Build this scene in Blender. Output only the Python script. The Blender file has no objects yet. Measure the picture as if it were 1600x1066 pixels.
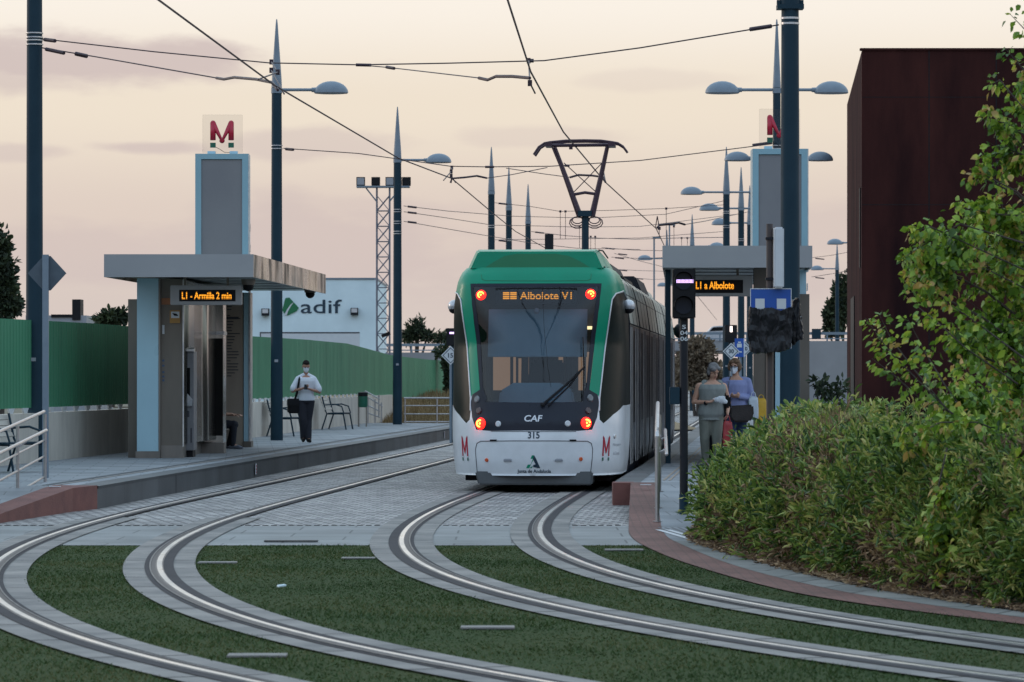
import bpy, bmesh, math, random
import numpy as np
from mathutils import Vector, Matrix
random.seed(7); rng = np.random.default_rng(7)
R = math.radians
scene = bpy.context.scene
col = scene.collection
FPX, HOR, HC = 6000.0, 587.0, 1.75          # focal length in 1600-wide pixels, horizon row, eye height
PLAT = 0.30                                  # platform height

def at(px, py, Y):
    return Vector(((px-800)*Y/FPX, Y, HC+(HOR-py)*Y/FPX))
def gp(px, py, z=0.0):
    Y = (HC-z)*FPX/(py-HOR)
    return Vector(((px-800)*Y/FPX, Y, z))

# ------------------------------------------------------------------ objects
OFF = {}
def setp(o, label=None, cat=None, group=None, kind=None):
    if label: o['label'] = label
    if cat: o['category'] = cat
    if group: o['group'] = group
    if kind: o['kind'] = kind
    return o
def thing(name, label, cat, loc=(0,0,0), rotz=0.0, group=None):
    o = bpy.data.objects.new(name, None); col.objects.link(o)
    o.location = loc; o.rotation_euler = (0,0,rotz); o.empty_display_size = .2
    OFF[o.name] = Vector(loc)
    return setp(o, label, cat, group)
def link(name, me, parent=None, origin=None, world=True):
    """world=True: vertices were written in world space and get shifted to the thing's base"""
    off = Vector((0,0,0))
    if parent is not None and world: off = OFF.get(parent.name, Vector((0,0,0)))
    if parent is None and origin is not None: off = Vector(origin)
    if off.length > 0: me.transform(Matrix.Translation(-off))
    o = bpy.data.objects.new(name, me); col.objects.link(o)
    if parent is not None: o.parent = parent
    elif origin is not None: o.location = off
    OFF[o.name] = off
    return o
def kids(o): return [c for c in bpy.data.objects if c.parent == o]
def dup(root, loc=None, rotz=None, label=None, parent=None, tree=None):
    c = root.copy(); col.objects.link(c); c.parent = parent
    if parent is None:
        if loc is not None: c.location = loc
        if rotz is not None: c.rotation_euler = (0,0,rotz)
    if label: c['label'] = label
    OFF[c.name] = OFF.get(root.name, Vector((0,0,0)))
    for k in kids(root): dup(k, parent=c)
    return c

class MB:
    def __init__(s): s.v=[]; s.f=[]; s.m=[]; s.mi=0
    def add(s, vs, fs):
        n=len(s.v); s.v += [tuple(v) for v in vs]
        for f in fs: s.f.append(tuple(i+n for i in f)); s.m.append(s.mi)
        return s
    def box(s, x0,x1,y0,y1,z0,z1):
        vs=[(x,y,z) for z in (z0,z1) for y in (y0,y1) for x in (x0,x1)]
        return s.add(vs, [(0,2,3,1),(4,5,7,6),(0,1,5,4),(2,6,7,3),(0,4,6,2),(1,3,7,5)])
    def obox(s, c, ax, ay, az, hx, hy, hz):
        c=Vector(c); ax=Vector(ax).normalized()*hx; ay=Vector(ay).normalized()*hy; az=Vector(az).normalized()*hz
        vs=[c+ax*i+ay*j+az*k for k in (-1,1) for j in (-1,1) for i in (-1,1)]
        return s.add(vs, [(0,2,3,1),(4,5,7,6),(0,1,5,4),(2,6,7,3),(0,4,6,2),(1,3,7,5)])
    def cbox(s, c, hx,hy,hz, rz=0):
        cx,sx=math.cos(rz),math.sin(rz)
        return s.obox(c,(cx,sx,0),(-sx,cx,0),(0,0,1),hx,hy,hz)
    def tube(s, pts, r, n=8, caps=True, squash=None):
        pts=[Vector(p) for p in pts]; k=len(pts)
        rr=r if isinstance(r,(list,tuple)) else [r]*k
        vs=[]; up=None
        for i,p in enumerate(pts):
            t=(pts[min(i+1,k-1)]-pts[max(i-1,0)])
            if t.length<1e-9: t=Vector((0,0,1))
            t.normalize()
            if up is None:
                up = Vector((0,0,1)) if abs(t.z)<.9 else Vector((1,0,0))
            a=(up - t*up.dot(t)); 
            if a.length<1e-6: a=Vector((1,0,0))-t*t.x
            a.normalize(); b=t.cross(a); up=a
            for j in range(n):
                an=2*math.pi*j/n
                sq=squash or (1,1)
                vs.append(p+(a*math.cos(an)*sq[0]+b*math.sin(an)*sq[1])*rr[i])
        fs=[]
        for i in range(k-1):
            for j in range(n):
                fs.append((i*n+j,i*n+(j+1)%n,(i+1)*n+(j+1)%n,(i+1)*n+j))
        if caps: fs.append(tuple(range(n-1,-1,-1))); fs.append(tuple((k-1)*n+j for j in range(n)))
        return s.add(vs,fs)
    def lathe(s, prof, c=(0,0,0), n=16, sx=1, sy=1):
        c=Vector(c); vs=[]; fs=[]
        for r,z in prof:
            for j in range(n):
                a=2*math.pi*j/n; vs.append((c.x+r*sx*math.cos(a),c.y+r*sy*math.sin(a),c.z+z))
        for i in range(len(prof)-1):
            for j in range(n): fs.append((i*n+j,i*n+(j+1)%n,(i+1)*n+(j+1)%n,(i+1)*n+j))
        fs.append(tuple(range(n-1,-1,-1))); fs.append(tuple((len(prof)-1)*n+j for j in range(n)))
        return s.add(vs,fs)
    def prism(s, poly, fn, t0, t1):
        """poly: 2-D points; fn(u,v,t)->3-D"""
        n=len(poly)
        vs=[fn(u,v,t0) for u,v in poly]+[fn(u,v,t1) for u,v in poly]
        fs=[tuple(range(n)), tuple(range(2*n-1,n-1,-1))]
        for i in range(n):
            j=(i+1)%n; fs.append((i,i+n,j+n,j))
        return s.add(vs,fs)
    def xz(s, poly, y0, y1): return s.prism(poly, lambda u,v,t:(u,t,v), y0, y1)
    def xy(s, poly, z0, z1): return s.prism(poly, lambda u,v,t:(u,v,t), z0, z1)
    def yz(s, poly, x0, x1): return s.prism(poly, lambda u,v,t:(t,u,v), x0, x1)
    def ball(s, c, r, n=10, sc=(1,1,1)):
        c=Vector(c); vs=[];fs=[]
        m=max(4,n//2+1)
        for i in range(m+1):
            ph=math.pi*(i/m); 
            if i in (0,m):
                vs.append(c+Vector((0,0,math.cos(ph)*r*sc[2])))
            else:
                for j in range(n):
                    a=2*math.pi*j/n
                    vs.append(c+Vector((math.sin(ph)*math.cos(a)*r*sc[0],math.sin(ph)*math.sin(a)*r*sc[1],math.cos(ph)*r*sc[2])))
        last=len(vs)-1
        for j in range(n): fs.append((0,1+j,1+(j+1)%n))
        for i in range(m-2):
            for j in range(n):
                a=1+i*n; fs.append((a+j,a+n+j,a+n+(j+1)%n,a+(j+1)%n))
        a=1+(m-2)*n
        for j in range(n): fs.append((a+j,last,a+(j+1)%n))
        return s.add(vs,fs)
    def mesh(s, name, smooth=False, fixn=True, bevel=0):
        me=bpy.data.meshes.new(name); me.from_pydata(s.v,[],s.f)
        for i,m in enumerate(s.m):
            if m: me.polygons[i].material_index=m
        if fixn:
            bm=bmesh.new(); bm.from_mesh(me)
            bmesh.ops.recalc_face_normals(bm,faces=bm.faces)
            if bevel:
                ed=[e for e in bm.edges if len(e.link_faces)==2 and e.calc_face_angle(0)>.6]
                bmesh.ops.bevel(bm,geom=ed,offset=bevel,segments=2,affect='EDGES',clamp_overlap=True)
            bm.to_mesh(me); bm.free()
        if smooth is True:
            me.polygons.foreach_set('use_smooth',[True]*len(me.polygons))
        elif smooth:
            me.polygons.foreach_set('use_smooth',[True]*len(me.polygons))
            try: me.set_sharp_from_angle(angle=R(smooth))
            except Exception: pass
        return me
    def build(s, name, mat, parent=None, origin=None, world=True, smooth=35, fixn=True, bevel=0):
        me=s.mesh(name,smooth,fixn,bevel)
        for m in (mat if isinstance(mat,(list,tuple)) else [mat]): me.materials.append(m)
        return link(name, me, parent, origin, world)

# ------------------------------------------------------------------ materials
def lin(c):
    def f(x):
        x/=255.0
        return x/12.92 if x<=.04045 else ((x+.055)/1.055)**2.4
    return tuple(f(x) for x in c)+(1.0,)
def newmat(name):
    m=bpy.data.materials.new(name); m.use_nodes=True
    nt=m.node_tree; b=nt.nodes['Principled BSDF']
    return m,nt,b
def sock(b,*names):
    for n in names:
        if n in b.inputs: return b.inputs[n]
def pm(name, c, c2=None, scale=6.0, rough=.5, metal=0.0, bump=0.0, bscale=60.0, bdist=.02, bdet=3, detail=4.0, coat=0.0, stretch=(1,1,1), rvar=.12, spec=None, grime=0.0):
    """procedural painted / mineral surface: two tones through noise, varied roughness, fine bump"""
    m,nt,b=newmat(name); N=nt.nodes; L=nt.links
    c=tuple(c)+(1,) if len(c)==3 else c
    c2=tuple(x*.8 for x in c[:3])+(1,) if c2 is None else (tuple(c2)+(1,) if len(c2)==3 else c2)
    tc=N.new('ShaderNodeTexCoord'); mp=N.new('ShaderNodeMapping'); mp.inputs['Scale'].default_value=stretch
    L.new(tc.outputs['Object'],mp.inputs['Vector'])
    n=N.new('ShaderNodeTexNoise'); n.inputs['Scale'].default_value=scale; n.inputs['Detail'].default_value=detail; n.inputs['Roughness'].default_value=.6
    L.new(mp.outputs[0],n.inputs['Vector'])
    cr=N.new('ShaderNodeMapRange'); cr.inputs['From Min'].default_value=.32; cr.inputs['From Max'].default_value=.68
    L.new(n.outputs['Fac'],cr.inputs['Value'])
    mx=N.new('ShaderNodeMix'); mx.data_type='RGBA'; mx.inputs[6].default_value=c; mx.inputs[7].default_value=c2
    L.new(cr.outputs[0],mx.inputs[0]); L.new(mx.outputs[2],b.inputs['Base Color'])
    rr=N.new('ShaderNodeMapRange'); rr.inputs['To Min'].default_value=max(.02,rough-rvar*rough); rr.inputs['To Max'].default_value=min(1,rough+rvar)
    L.new(n.outputs['Fac'],rr.inputs['Value']); L.new(rr.outputs[0],b.inputs['Roughness'])
    b.inputs['Metallic'].default_value=metal
    if coat: sock(b,'Coat Weight','Coat').default_value=coat
    if spec is not None: sock(b,'Specular IOR Level','Specular').default_value=spec
    if bump:
        n2=N.new('ShaderNodeTexNoise'); n2.inputs['Scale'].default_value=bscale; n2.inputs['Detail'].default_value=bdet
        L.new(mp.outputs[0],n2.inputs['Vector'])
        bp=N.new('ShaderNodeBump'); bp.inputs['Strength'].default_value=bump; bp.inputs['Distance'].default_value=bdist
        L.new(n2.outputs['Fac'],bp.inputs['Height']); L.new(bp.outputs[0],b.inputs['Normal'])
    return m
def emit(name, c, s):
    m,nt,b=newmat(name)
    b.inputs['Base Color'].default_value=tuple(x*.3 for x in c[:3])+(1,)
    sock(b,'Emission Color','Emission').default_value=tuple(c[:3])+(1,)
    b.inputs['Emission Strength'].default_value=s
    return m
def glass(name, tint, transp=.6, rough=.03, refl=1.0):
    m=bpy.data.materials.new(name); m.use_nodes=True; nt=m.node_tree; N=nt.nodes; L=nt.links
    for n in list(N): N.remove(n)
    out=N.new('ShaderNodeOutputMaterial'); tr=N.new('ShaderNodeBsdfTransparent'); tr.inputs[0].default_value=tuple(x*transp for x in tint)+(1,)
    gl=N.new('ShaderNodeBsdfGlossy'); gl.inputs['Roughness'].default_value=rough; gl.inputs[0].default_value=(refl,refl,refl,1)
    fr=N.new('ShaderNodeFresnel'); fr.inputs[0].default_value=1.5
    mx=N.new('ShaderNodeMixShader'); L.new(fr.outputs[0],mx.inputs[0]); L.new(tr.outputs[0],mx.inputs[1]); L.new(gl.outputs[0],mx.inputs[2])
    L.new(mx.outputs[0],out.inputs[0]); return m
def leafmat(name, stops, rough=.55, trans=.35, nscale=2.2):
    m,nt,b=newmat(name); N=nt.nodes; L=nt.links
    g=N.new('ShaderNodeNewGeometry'); cr=N.new('ShaderNodeValToRGB'); e=cr.color_ramp.elements
    e[0].position=stops[0][0]; e[0].color=stops[0][1]+(1,); e[1].position=stops[-1][0]; e[1].color=stops[-1][1]+(1,)
    for p,c in stops[1:-1]: x=e.new(p); x.color=c+(1,)
    tc=N.new('ShaderNodeTexCoord'); n=N.new('ShaderNodeTexNoise'); n.inputs['Scale'].default_value=nscale; n.inputs['Detail'].default_value=3
    L.new(tc.outputs['Object'],n.inputs['Vector'])
    ad=N.new('ShaderNodeMath'); ad.operation='MULTIPLY_ADD'; ad.inputs[1].default_value=2.2; ad.inputs[2].default_value=-1.1
    L.new(n.outputs['Fac'],ad.inputs[0])
    a2=N.new('ShaderNodeMath'); a2.operation='ADD'; a2.use_clamp=True
    L.new(g.outputs['Random Per Island'],a2.inputs[0]); L.new(ad.outputs[0],a2.inputs[1])
    L.new(a2.outputs[0],cr.inputs[0])
    L.new(cr.outputs[0],b.inputs['Base Color']); b.inputs['Roughness'].default_value=rough
    tb=N.new('ShaderNodeBsdfTranslucent'); L.new(cr.outputs[0],tb.inputs[0])
    mx=N.new('ShaderNodeMixShader'); mx.inputs[0].default_value=trans
    out=[x for x in N if x.type=='OUTPUT_MATERIAL'][0]
    L.new(b.outputs[0],mx.inputs[1]); L.new(tb.outputs[0],mx.inputs[2]); L.new(mx.outputs[0],out.inputs[0])
    return m

M={}
M['grass']=pm('turf',(.026,.048,.012),(.042,.057,.019),scale=.7,rough=.9,bump=.15,bscale=90,spec=.1)
M['concrete']=pm('track concrete',(.285,.262,.24),(.145,.14,.135),scale=1.3,rough=.75,bump=.25,bscale=25,spec=.3,detail=8)
M['darkstrip']=pm('rail rubber strip',(.034,.032,.036),(.062,.058,.062),scale=3,rough=.75,bump=.2,bscale=30,spec=.12,detail=7)
M['rail']=pm('polished rail steel',(.82,.76,.70),(.42,.39,.37),scale=.6,rough=.2,rvar=.3,metal=1)
M['lip']=pm('dull rail lip',(.11,.10,.10),(.06,.055,.055),scale=3,rough=.45,metal=.6)
M['railside']=pm('rusty rail flank',(.06,.05,.05),(.10,.08,.07),scale=5,rough=.6,metal=.4)
M['poleblue']=pm('blue grey pole paint',(.018,.042,.060),(.014,.034,.050),scale=1.5,rough=.5,bump=.05,spec=.14)
M['spike']=pm('pale blue grey paint',(.19,.235,.28),(.155,.195,.24),scale=3,rough=.4)
M['band']=pm('stainless band',(.72,.70,.66),(.45,.45,.48),rough=.35,metal=.8)
M['mapsteel']=pm('warm steel map panel',(.40,.33,.26),(.33,.27,.22),scale=2,rough=.5,metal=.15,stretch=(1,1,.3))
M['steel']=pm('brushed stainless steel',(.26,.225,.195),(.20,.175,.155),scale=4,rough=.42,metal=.35,stretch=(1,1,.15),bump=.06,bscale=30)
M['steeldark']=pm('bronze tinted steel panel',(.19,.16,.13),(.14,.12,.10),scale=1.5,rough=.45,metal=.3,stretch=(1,1,.3))
M['mirror']=pm('polished steel cladding',(.62,.57,.50),(.42,.39,.36),scale=1.2,rough=.24,metal=1,bump=.7,bscale=1.1,bdist=.3,bdet=.6,stretch=(1,1,.8))
M['fascia']=pm('aluminium composite fascia',(.34,.345,.35),(.29,.295,.305),scale=.6,rough=.4,metal=.2)
M['lightblue']=pm('opal light column glass',(.43,.65,.74),(.39,.59,.68),scale=.8,rough=.25)
M['towerglass']=pm('tower edge glass',(.24,.40,.46),(.21,.36,.42),scale=.8,rough=.25)
M['soffit']=pm('canopy soffit panel',(.42,.5,.46),(.36,.42,.4),rough=.3,metal=.2)
M['black']=pm('black plastic',(.010,.010,.012),(.016,.016,.018),rough=.5,spec=.15)
M['blackmetal']=pm('black steel',(.016,.017,.022),(.022,.023,.028),rough=.45,spec=.15)
M['handrail']=pm('satin stainless rail',(.52,.50,.50),(.42,.40,.41),rough=.28,metal=.9,scale=12)
M['corten']=pm('weathering steel',(.060,.020,.017),(.018,.008,.009),scale=.7,rough=.85,bump=.15,bscale=14,detail=9,stretch=(1,1,.25),spec=.05)
M['cortenside']=M['corten']
M['redkerb']=pm('red coated kerb',(.20,.075,.060),(.14,.055,.048),scale=3,rough=.8,bump=.3,bscale=40,detail=8)
M['platside']=pm('dark granite edge',(.075,.08,.085),(.10,.105,.11),scale=3,rough=.6,bump=.2,bscale=30,detail=8)
M['wallconc']=pm('cast concrete wall',(.62,.57,.50),(.44,.40,.35),scale=1.6,rough=.85,bump=.3,bscale=12,detail=8,stretch=(1,1,.35))
M['greenfence']=pm('green slatted fence',(.055,.25,.13),(.042,.19,.10),scale=1.2,rough=.6,stretch=(1,1,.25))
M['white']=pm('white render',(.70,.82,.86),(.60,.71,.75),scale=.6,rough=.8,bump=.05)
M['tramwhite']=pm('white tram paint',(.76,.78,.81),(.62,.64,.66),scale=1.6,detail=9,rough=.28,coat=.3)
M['tramgreen']=pm('green tram paint',(.001,.26,.145),(.001,.225,.125),scale=1.1,rough=.3,spec=.25,coat=.08)
M['cabglass']=pm('dark cab side glass',(.010,.014,.013),(.022,.026,.022),scale=1.6,rough=.3,spec=.06,detail=6)
M['tramgreen2']=pm('dark green tram recess',(.004,.17,.07),(.004,.15,.06),scale=1.1,rough=.4)
M['tramblack']=pm('black tram panel',(.014,.017,.028),(.018,.021,.032),scale=1,rough=.25,spec=.22)
M['tramside']=pm('black side glazing',(.009,.009,.010),(.018,.017,.015),scale=.7,rough=.3,spec=.05)
M['tramroof']=pm('silver roof coaming',(.55,.57,.50),(.46,.49,.43),scale=1,rough=.25,metal=.1)
M['glassfront']=glass('tinted windscreen',(.62,.70,.80),.80)
M['dim']=pm('cab interior trim',(.05,.055,.065),(.035,.038,.045),rough=.6)
M['blind']=pm('grey sun blind',(.26,.42,.46),(.22,.36,.40),scale=2,rough=.8)
M['red_em']=emit('red tail light',(1,.014,.008),3.5)
M['red_core']=emit('tail light core',(1,.06,.008),34.0)
M['amber']=emit('amber LED text',(1,.36,.02),1.5)
M['amberdim']=emit('warm saloon light',(1,.58,.32),.30)
M['violet']=emit('violet white signal bar',(.72,.48,1),2.2)
M['whitelit']=emit('lit white signal',(1,.85,.8),3.0)
M['redsign']=pm('crimson acrylic',(.46,.008,.035),(.40,.006,.03),rough=.35)
M['greensign']=pm('green acrylic',(.01,.12,.07),(.01,.1,.06),rough=.35)
M['navy']=pm('navy lettering',(.010,.030,.055),(.012,.035,.06),rough=.5)
M['darktext']=pm('dark grey lettering',(.05,.05,.06),(.06,.06,.07),rough=.5)
M['silvertext']=pm('silver lettering',(.6,.6,.62),(.5,.5,.52),rough=.3,metal=.4)
M['clear']=glass('clear acrylic plate',(.99,.99,.99),.97,refl=.25)
M['wire']=pm('wire',(.035,.02,.03),(.05,.03,.04),rough=.5,metal=.3)
M['panto']=pm('pantograph tube',(.045,.022,.034),(.06,.03,.045),rough=.45,metal=.3)
M['bluesign']=pm('blue sign face',(.010,.075,.38),(.012,.08,.34),rough=.35)
M['whitesign']=pm('white sign face',(.6,.62,.64),(.55,.57,.6),rough=.4)
M['bag']=pm('black bin bag',(.008,.009,.012),(.013,.014,.018),scale=8,rough=.3,bump=.9,bscale=7,bdist=.05,stretch=(1,1,.5),spec=.3)
M['bark']=pm('bark',(.07,.055,.045),(.045,.035,.03),scale=14,rough=.9,bump=.5,bscale=30)
M['soil']=pm('leaf littered soil',(.10,.062,.042),(.05,.032,.025),scale=6,rough=.95,bump=.7,bscale=40,detail=9)
M['earth']=pm('pale waste ground',(.17,.14,.10),(.10,.10,.06),scale=.12,rough=.95,bump=.3,bscale=3,detail=9)
M['drygrass']=pm('dry grass slope',(.27,.19,.10),(.17,.12,.065),scale=2,rough=.95,bump=.5,bscale=30,detail=9)
M['roadconc']=pm('bridge concrete',(.30,.30,.31),(.24,.24,.25),scale=.4,rough=.85,detail=8)
M['benchwood']=pm('grey wooden slats',(.50,.46,.40),(.36,.33,.29),scale=8,rough=.6,stretch=(1,.2,1))
M['hill']=pm('far hills',(.10,.10,.11),(.08,.09,.09),scale=.004,rough=1)

# slabs and setts
def brickmat(name, c1, c2, cm, sx, sy, mortar=.012, rough=.75, bump=.4, rot=0.0, noise=.5, spec=.3):
    m,nt,b=newmat(name); N=nt.nodes; L=nt.links
    tc=N.new('ShaderNodeTexCoord'); mp=N.new('ShaderNodeMapping'); mp.inputs['Rotation'].default_value=(0,0,rot)
    L.new(tc.outputs['Object'],mp.inputs['Vector'])
    ns=N.new('ShaderNodeTexNoise'); ns.inputs['Scale'].default_value=3; ns.inputs['Detail'].default_value=2
    L.new(mp.outputs[0],ns.inputs['Vector'])
    va=N.new('ShaderNodeVectorMath'); va.operation='MULTIPLY_ADD'; va.inputs[1].default_value=(noise*sx*.5,)*3
    L.new(ns.outputs['Color'],va.inputs[0]); L.new(mp.outputs[0],va.inputs[2])
    br=N.new('ShaderNodeTexBrick'); br.inputs['Scale'].default_value=1; br.inputs['Brick Width'].default_value=sx; br.inputs['Row Height'].default_value=sy
    br.inputs['Mortar Size'].default_value=mortar; br.inputs['Mortar Smooth'].default_value=.4; br.inputs['Bias'].default_value=0
    br.inputs['Color1'].default_value=c1+(1,); br.inputs['Color2'].default_value=c2+(1,); br.inputs['Mortar'].default_value=cm+(1,)
    L.new(va.outputs[0],br.inputs['Vector'])
    n=N.new('ShaderNodeTexNoise'); n.inputs['Scale'].default_value=.9; n.inputs['Detail'].default_value=8; L.new(tc.outputs['Object'],n.inputs['Vector'])
    mr=N.new('ShaderNodeMapRange'); mr.inputs['From Min'].default_value=.3; mr.inputs['From Max'].default_value=.7; mr.inputs['To Min'].default_value=.72; mr.inputs['To Max'].default_value=1.22
    L.new(n.outputs['Fac'],mr.inputs['Value'])
    mx=N.new('ShaderNodeMix'); mx.data_type='RGBA'; mx.blend_type='MULTIPLY'; mx.inputs[0].default_value=1
    L.new(br.outputs['Color'],mx.inputs[6]); L.new(mr.outputs[0],mx.inputs[7]); L.new(mx.outputs[2],b.inputs['Base Color'])
    b.inputs['Roughness'].default_value=rough; sock(b,'Specular IOR Level','Specular').default_value=spec
    bp=N.new('ShaderNodeBump'); bp.inputs['Strength'].default_value=bump; bp.inputs['Distance'].default_value=.03; bp.invert=True
    L.new(br.outputs['Fac'],bp.inputs['Height'])
    n3=N.new('ShaderNodeTexNoise'); n3.inputs['Scale'].default_value=22; n3.inputs['Detail'].default_value=4; L.new(tc.outputs['Object'],n3.inputs['Vector'])
    b2=N.new('ShaderNodeBump'); b2.inputs['Strength'].default_value=bump*.6; b2.inputs['Distance'].default_value=.02
    L.new(n3.outputs['Fac'],b2.inputs['Height']); L.new(bp.outputs[0],b2.inputs['Normal']); L.new(b2.outputs[0],b.inputs['Normal'])
    return m
M['setts']=brickmat('granite setts',(.23,.22,.215),(.42,.39,.37),(.14,.13,.13),.17,.30,.025,rough=.62,bump=1.0,noise=.6,rot=.06)
M['slabs']=brickmat('grey paving slabs',(.215,.22,.215),(.25,.25,.245),(.12,.12,.12),1.2,.85,.014,rough=.7,bump=.2,noise=.0)
M['platslab']=brickmat('platform slabs',(.22,.235,.25),(.26,.27,.285),(.15,.155,.165),.6,.6,.012,rough=.7,bump=.2,noise=0,rot=-.07)
M['redpath']=brickmat('red path blocks',(.165,.082,.068),(.205,.10,.083),(.09,.06,.05),.2,.1,.008,rough=.8,bump=.25,noise=0)
M['kerbstone']=brickmat('grey kerb stones',(.19,.195,.185),(.24,.24,.225),(.09,.09,.085),.9,.9,.02,rough=.8,bump=.2,noise=0,rot=.4)

# ------------------------------------------------------------------ camera
cam=bpy.data.cameras.new('camera'); co=bpy.data.objects.new('camera',cam); col.objects.link(co)
co.location=(0,0,HC); co.rotation_euler=(R(90),0,0)
cam.sensor_width=36; cam.lens=36*FPX/1600; cam.shift_y=(HOR-533)/1600; cam.clip_end=40000; cam.clip_start=.5
cam.dof.use_dof=True; cam.dof.focus_distance=60; cam.dof.aperture_fstop=8
scene.camera=co
scene.view_settings.view_transform='Standard'; scene.view_settings.look='None'; scene.view_settings.gamma=1; scene.view_settings.use_curve_mapping=False
scene.view_settings.exposure=0.0

# ------------------------------------------------------------------ world
SUN_EL, SUN_AZ = R(5), R(-62)       # low in the north-west: ahead and to the left (azimuth from +Y, clockwise)
w=bpy.data.worlds.new('World'); scene.world=w; w.use_nodes=True
nt=w.node_tree; N=nt.nodes; L=nt.links
for n in list(N): N.remove(n)
out=N.new('ShaderNodeOutputWorld')
sky=N.new('ShaderNodeTexSky'); sky.sky_type='NISHITA'; sky.sun_disc=False; sky.sun_elevation=SUN_EL; sky.sun_rotation=SUN_AZ; sky.dust_density=2; sky.ozone_density=2
bg1=N.new('ShaderNodeBackground'); bg1.inputs[1].default_value=.15; L.new(sky.outputs[0],bg1.inputs[0])
tc=N.new('ShaderNodeTexCoord'); sp=N.new('ShaderNodeSeparateXYZ'); L.new(tc.outputs['Generated'],sp.inputs[0])
def math_(op,a,b=None,c=None,clamp=False):
    n=N.new('ShaderNodeMath'); n.operation=op; n.use_clamp=clamp
    for i,x in enumerate((a,b,c)):
        if x is None: continue
        if isinstance(x,(int,float)): n.inputs[i].default_value=x
        else: L.new(x,n.inputs[i])
    return n.outputs[0]
def ramp(fac, stops):
    cr=N.new('ShaderNodeValToRGB'); e=cr.color_ramp.elements; cr.color_ramp.interpolation='EASE'
    e[0].position=stops[0][0]; e[0].color=lin(stops[0][1]); e[1].position=stops[-1][0]; e[1].color=lin(stops[-1][1])
    for p,c in stops[1:-1]: x=e.new(p); x.color=lin(c)
    L.new(fac,cr.inputs[0]); return cr.outputs[0]
def mixc(f,a,b):
    m=N.new('ShaderNodeMix'); m.data_type='RGBA'
    if isinstance(f,(int,float)): m.inputs[0].default_value=f
    else: L.new(f,m.inputs[0])
    for i,x in ((6,a),(7,b)):
        if isinstance(x,tuple): m.inputs[i].default_value=x
        else: L.new(x,m.inputs[i])
    return m.outputs[2]
X_,Y_,Z_=sp.outputs
zz=math_('MULTIPLY',Z_,2.0,clamp=True)          # 0..0.5 elevation sine
warm=ramp(zz,[(0,(213,198,192)),(.03,(216,201,193)),(.08,(224,207,195)),(.14,(240,226,207)),(.20,(252,243,231)),(.42,(226,226,224)),(.8,(176,192,201)),(1,(160,180,194))])
cool=ramp(zz,[(0,(180,178,188)),(.2,(184,190,202)),(.6,(164,182,200)),(1,(150,172,196))])
az=math_('MULTIPLY_ADD',Y_,.5,.5,clamp=True)
grad=mixc(math_('SMOOTH_MIN',az,1,.1),cool,warm)
gm=N.new('ShaderNodeMapRange'); gm.interpolation_type='SMOOTHSTEP'; gm.inputs['From Min'].default_value=.12; gm.inputs['From Max'].default_value=.45; gm.inputs['To Min'].default_value=1; gm.inputs['To Max'].default_value=2.7; L.new(Z_,gm.inputs['Value'])
gv=N.new('ShaderNodeVectorMath'); gv.operation='SCALE'; L.new(grad,gv.inputs[0]); L.new(gm.outputs[0],gv.inputs['Scale']); grad=gv.outputs[0]
# clouds: soft streaks with ragged rims
mp=N.new('ShaderNodeMapping'); mp.inputs['Scale'].default_value=(24,24,70); L.new(tc.outputs['Generated'],mp.inputs['Vector'])
nz=N.new('ShaderNodeTexNoise'); nz.inputs['Scale'].default_value=1; nz.inputs['Detail'].default_value=7; nz.inputs['Roughness'].default_value=.55; L.new(mp.outputs[0],nz.inputs['Vector'])
def cloud(px,py,hw,hh,amp):
    cx,cz=(px-800)/FPX,(HOR-py)/FPX
    dx=math_('DIVIDE',math_('SUBTRACT',X_,cx),hw/FPX); dz=math_('DIVIDE',math_('SUBTRACT',Z_,cz),hh/FPX)
    d=math_('SQRT',math_('ADD',math_('MULTIPLY',dx,dx),math_('MULTIPLY',dz,dz)))
    d=math_('ADD',d,math_('MULTIPLY_ADD',nz.outputs['Fac'],2.4,-1.2))
    mr=N.new('ShaderNodeMapRange'); mr.interpolation_type='SMOOTHSTEP'; mr.inputs['From Min'].default_value=1.15; mr.inputs['From Max'].default_value=.45; mr.inputs['To Min'].default_value=0; mr.inputs['To Max'].default_value=amp
    L.new(d,mr.inputs['Value']); return mr.outputs[0]
tot=None
for c_ in [(130,95,340,44,.85),(20,120,150,42,.65),(230,232,120,15,.7),(470,225,170,30,.5),(560,400,360,90,.6),(150,400,280,60,.5),(880,215,140,18,.3),(1100,420,240,60,.5),(1010,130,170,18,.22),(40,240,110,18,.5),(620,330,200,30,.35),(1290,360,160,50,.35)]:
    o_=cloud(*c_); tot=o_ if tot is None else math_('MAXIMUM',tot,o_)
grad2=mixc(tot,grad,lin((206,189,186)))
bg2=N.new('ShaderNodeBackground'); bg2.inputs[1].default_value=1.0; L.new(grad2,bg2.inputs[0])
mr=N.new('ShaderNodeMapRange'); mr.interpolation_type='SMOOTHSTEP'; mr.inputs['From Min'].default_value=.12; mr.inputs['From Max'].default_value=.9; mr.inputs['To Max'].default_value=.2
L.new(Z_,mr.inputs['Value'])
ms=N.new('ShaderNodeMixShader'); L.new(mr.outputs[0],ms.inputs[0]); L.new(bg2.outputs[0],ms.inputs[1]); L.new(bg1.outputs[0],ms.inputs[2]); L.new(ms.outputs[0],out.inputs[0])
sl=bpy.data.lights.new('sun','SUN'); sl.energy=.55; sl.angle=R(14); sl.color=(1,.80,.66)
so=bpy.data.objects.new('sun',sl); col.objects.link(so)
d=Vector((math.sin(SUN_AZ)*math.cos(SUN_EL+.12),math.cos(SUN_AZ)*math.cos(SUN_EL+.12),math.sin(SUN_EL+.12)))
so.rotation_euler=d.to_track_quat('Z','Y').to_euler(); so.location=(-40,60,30)

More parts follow.
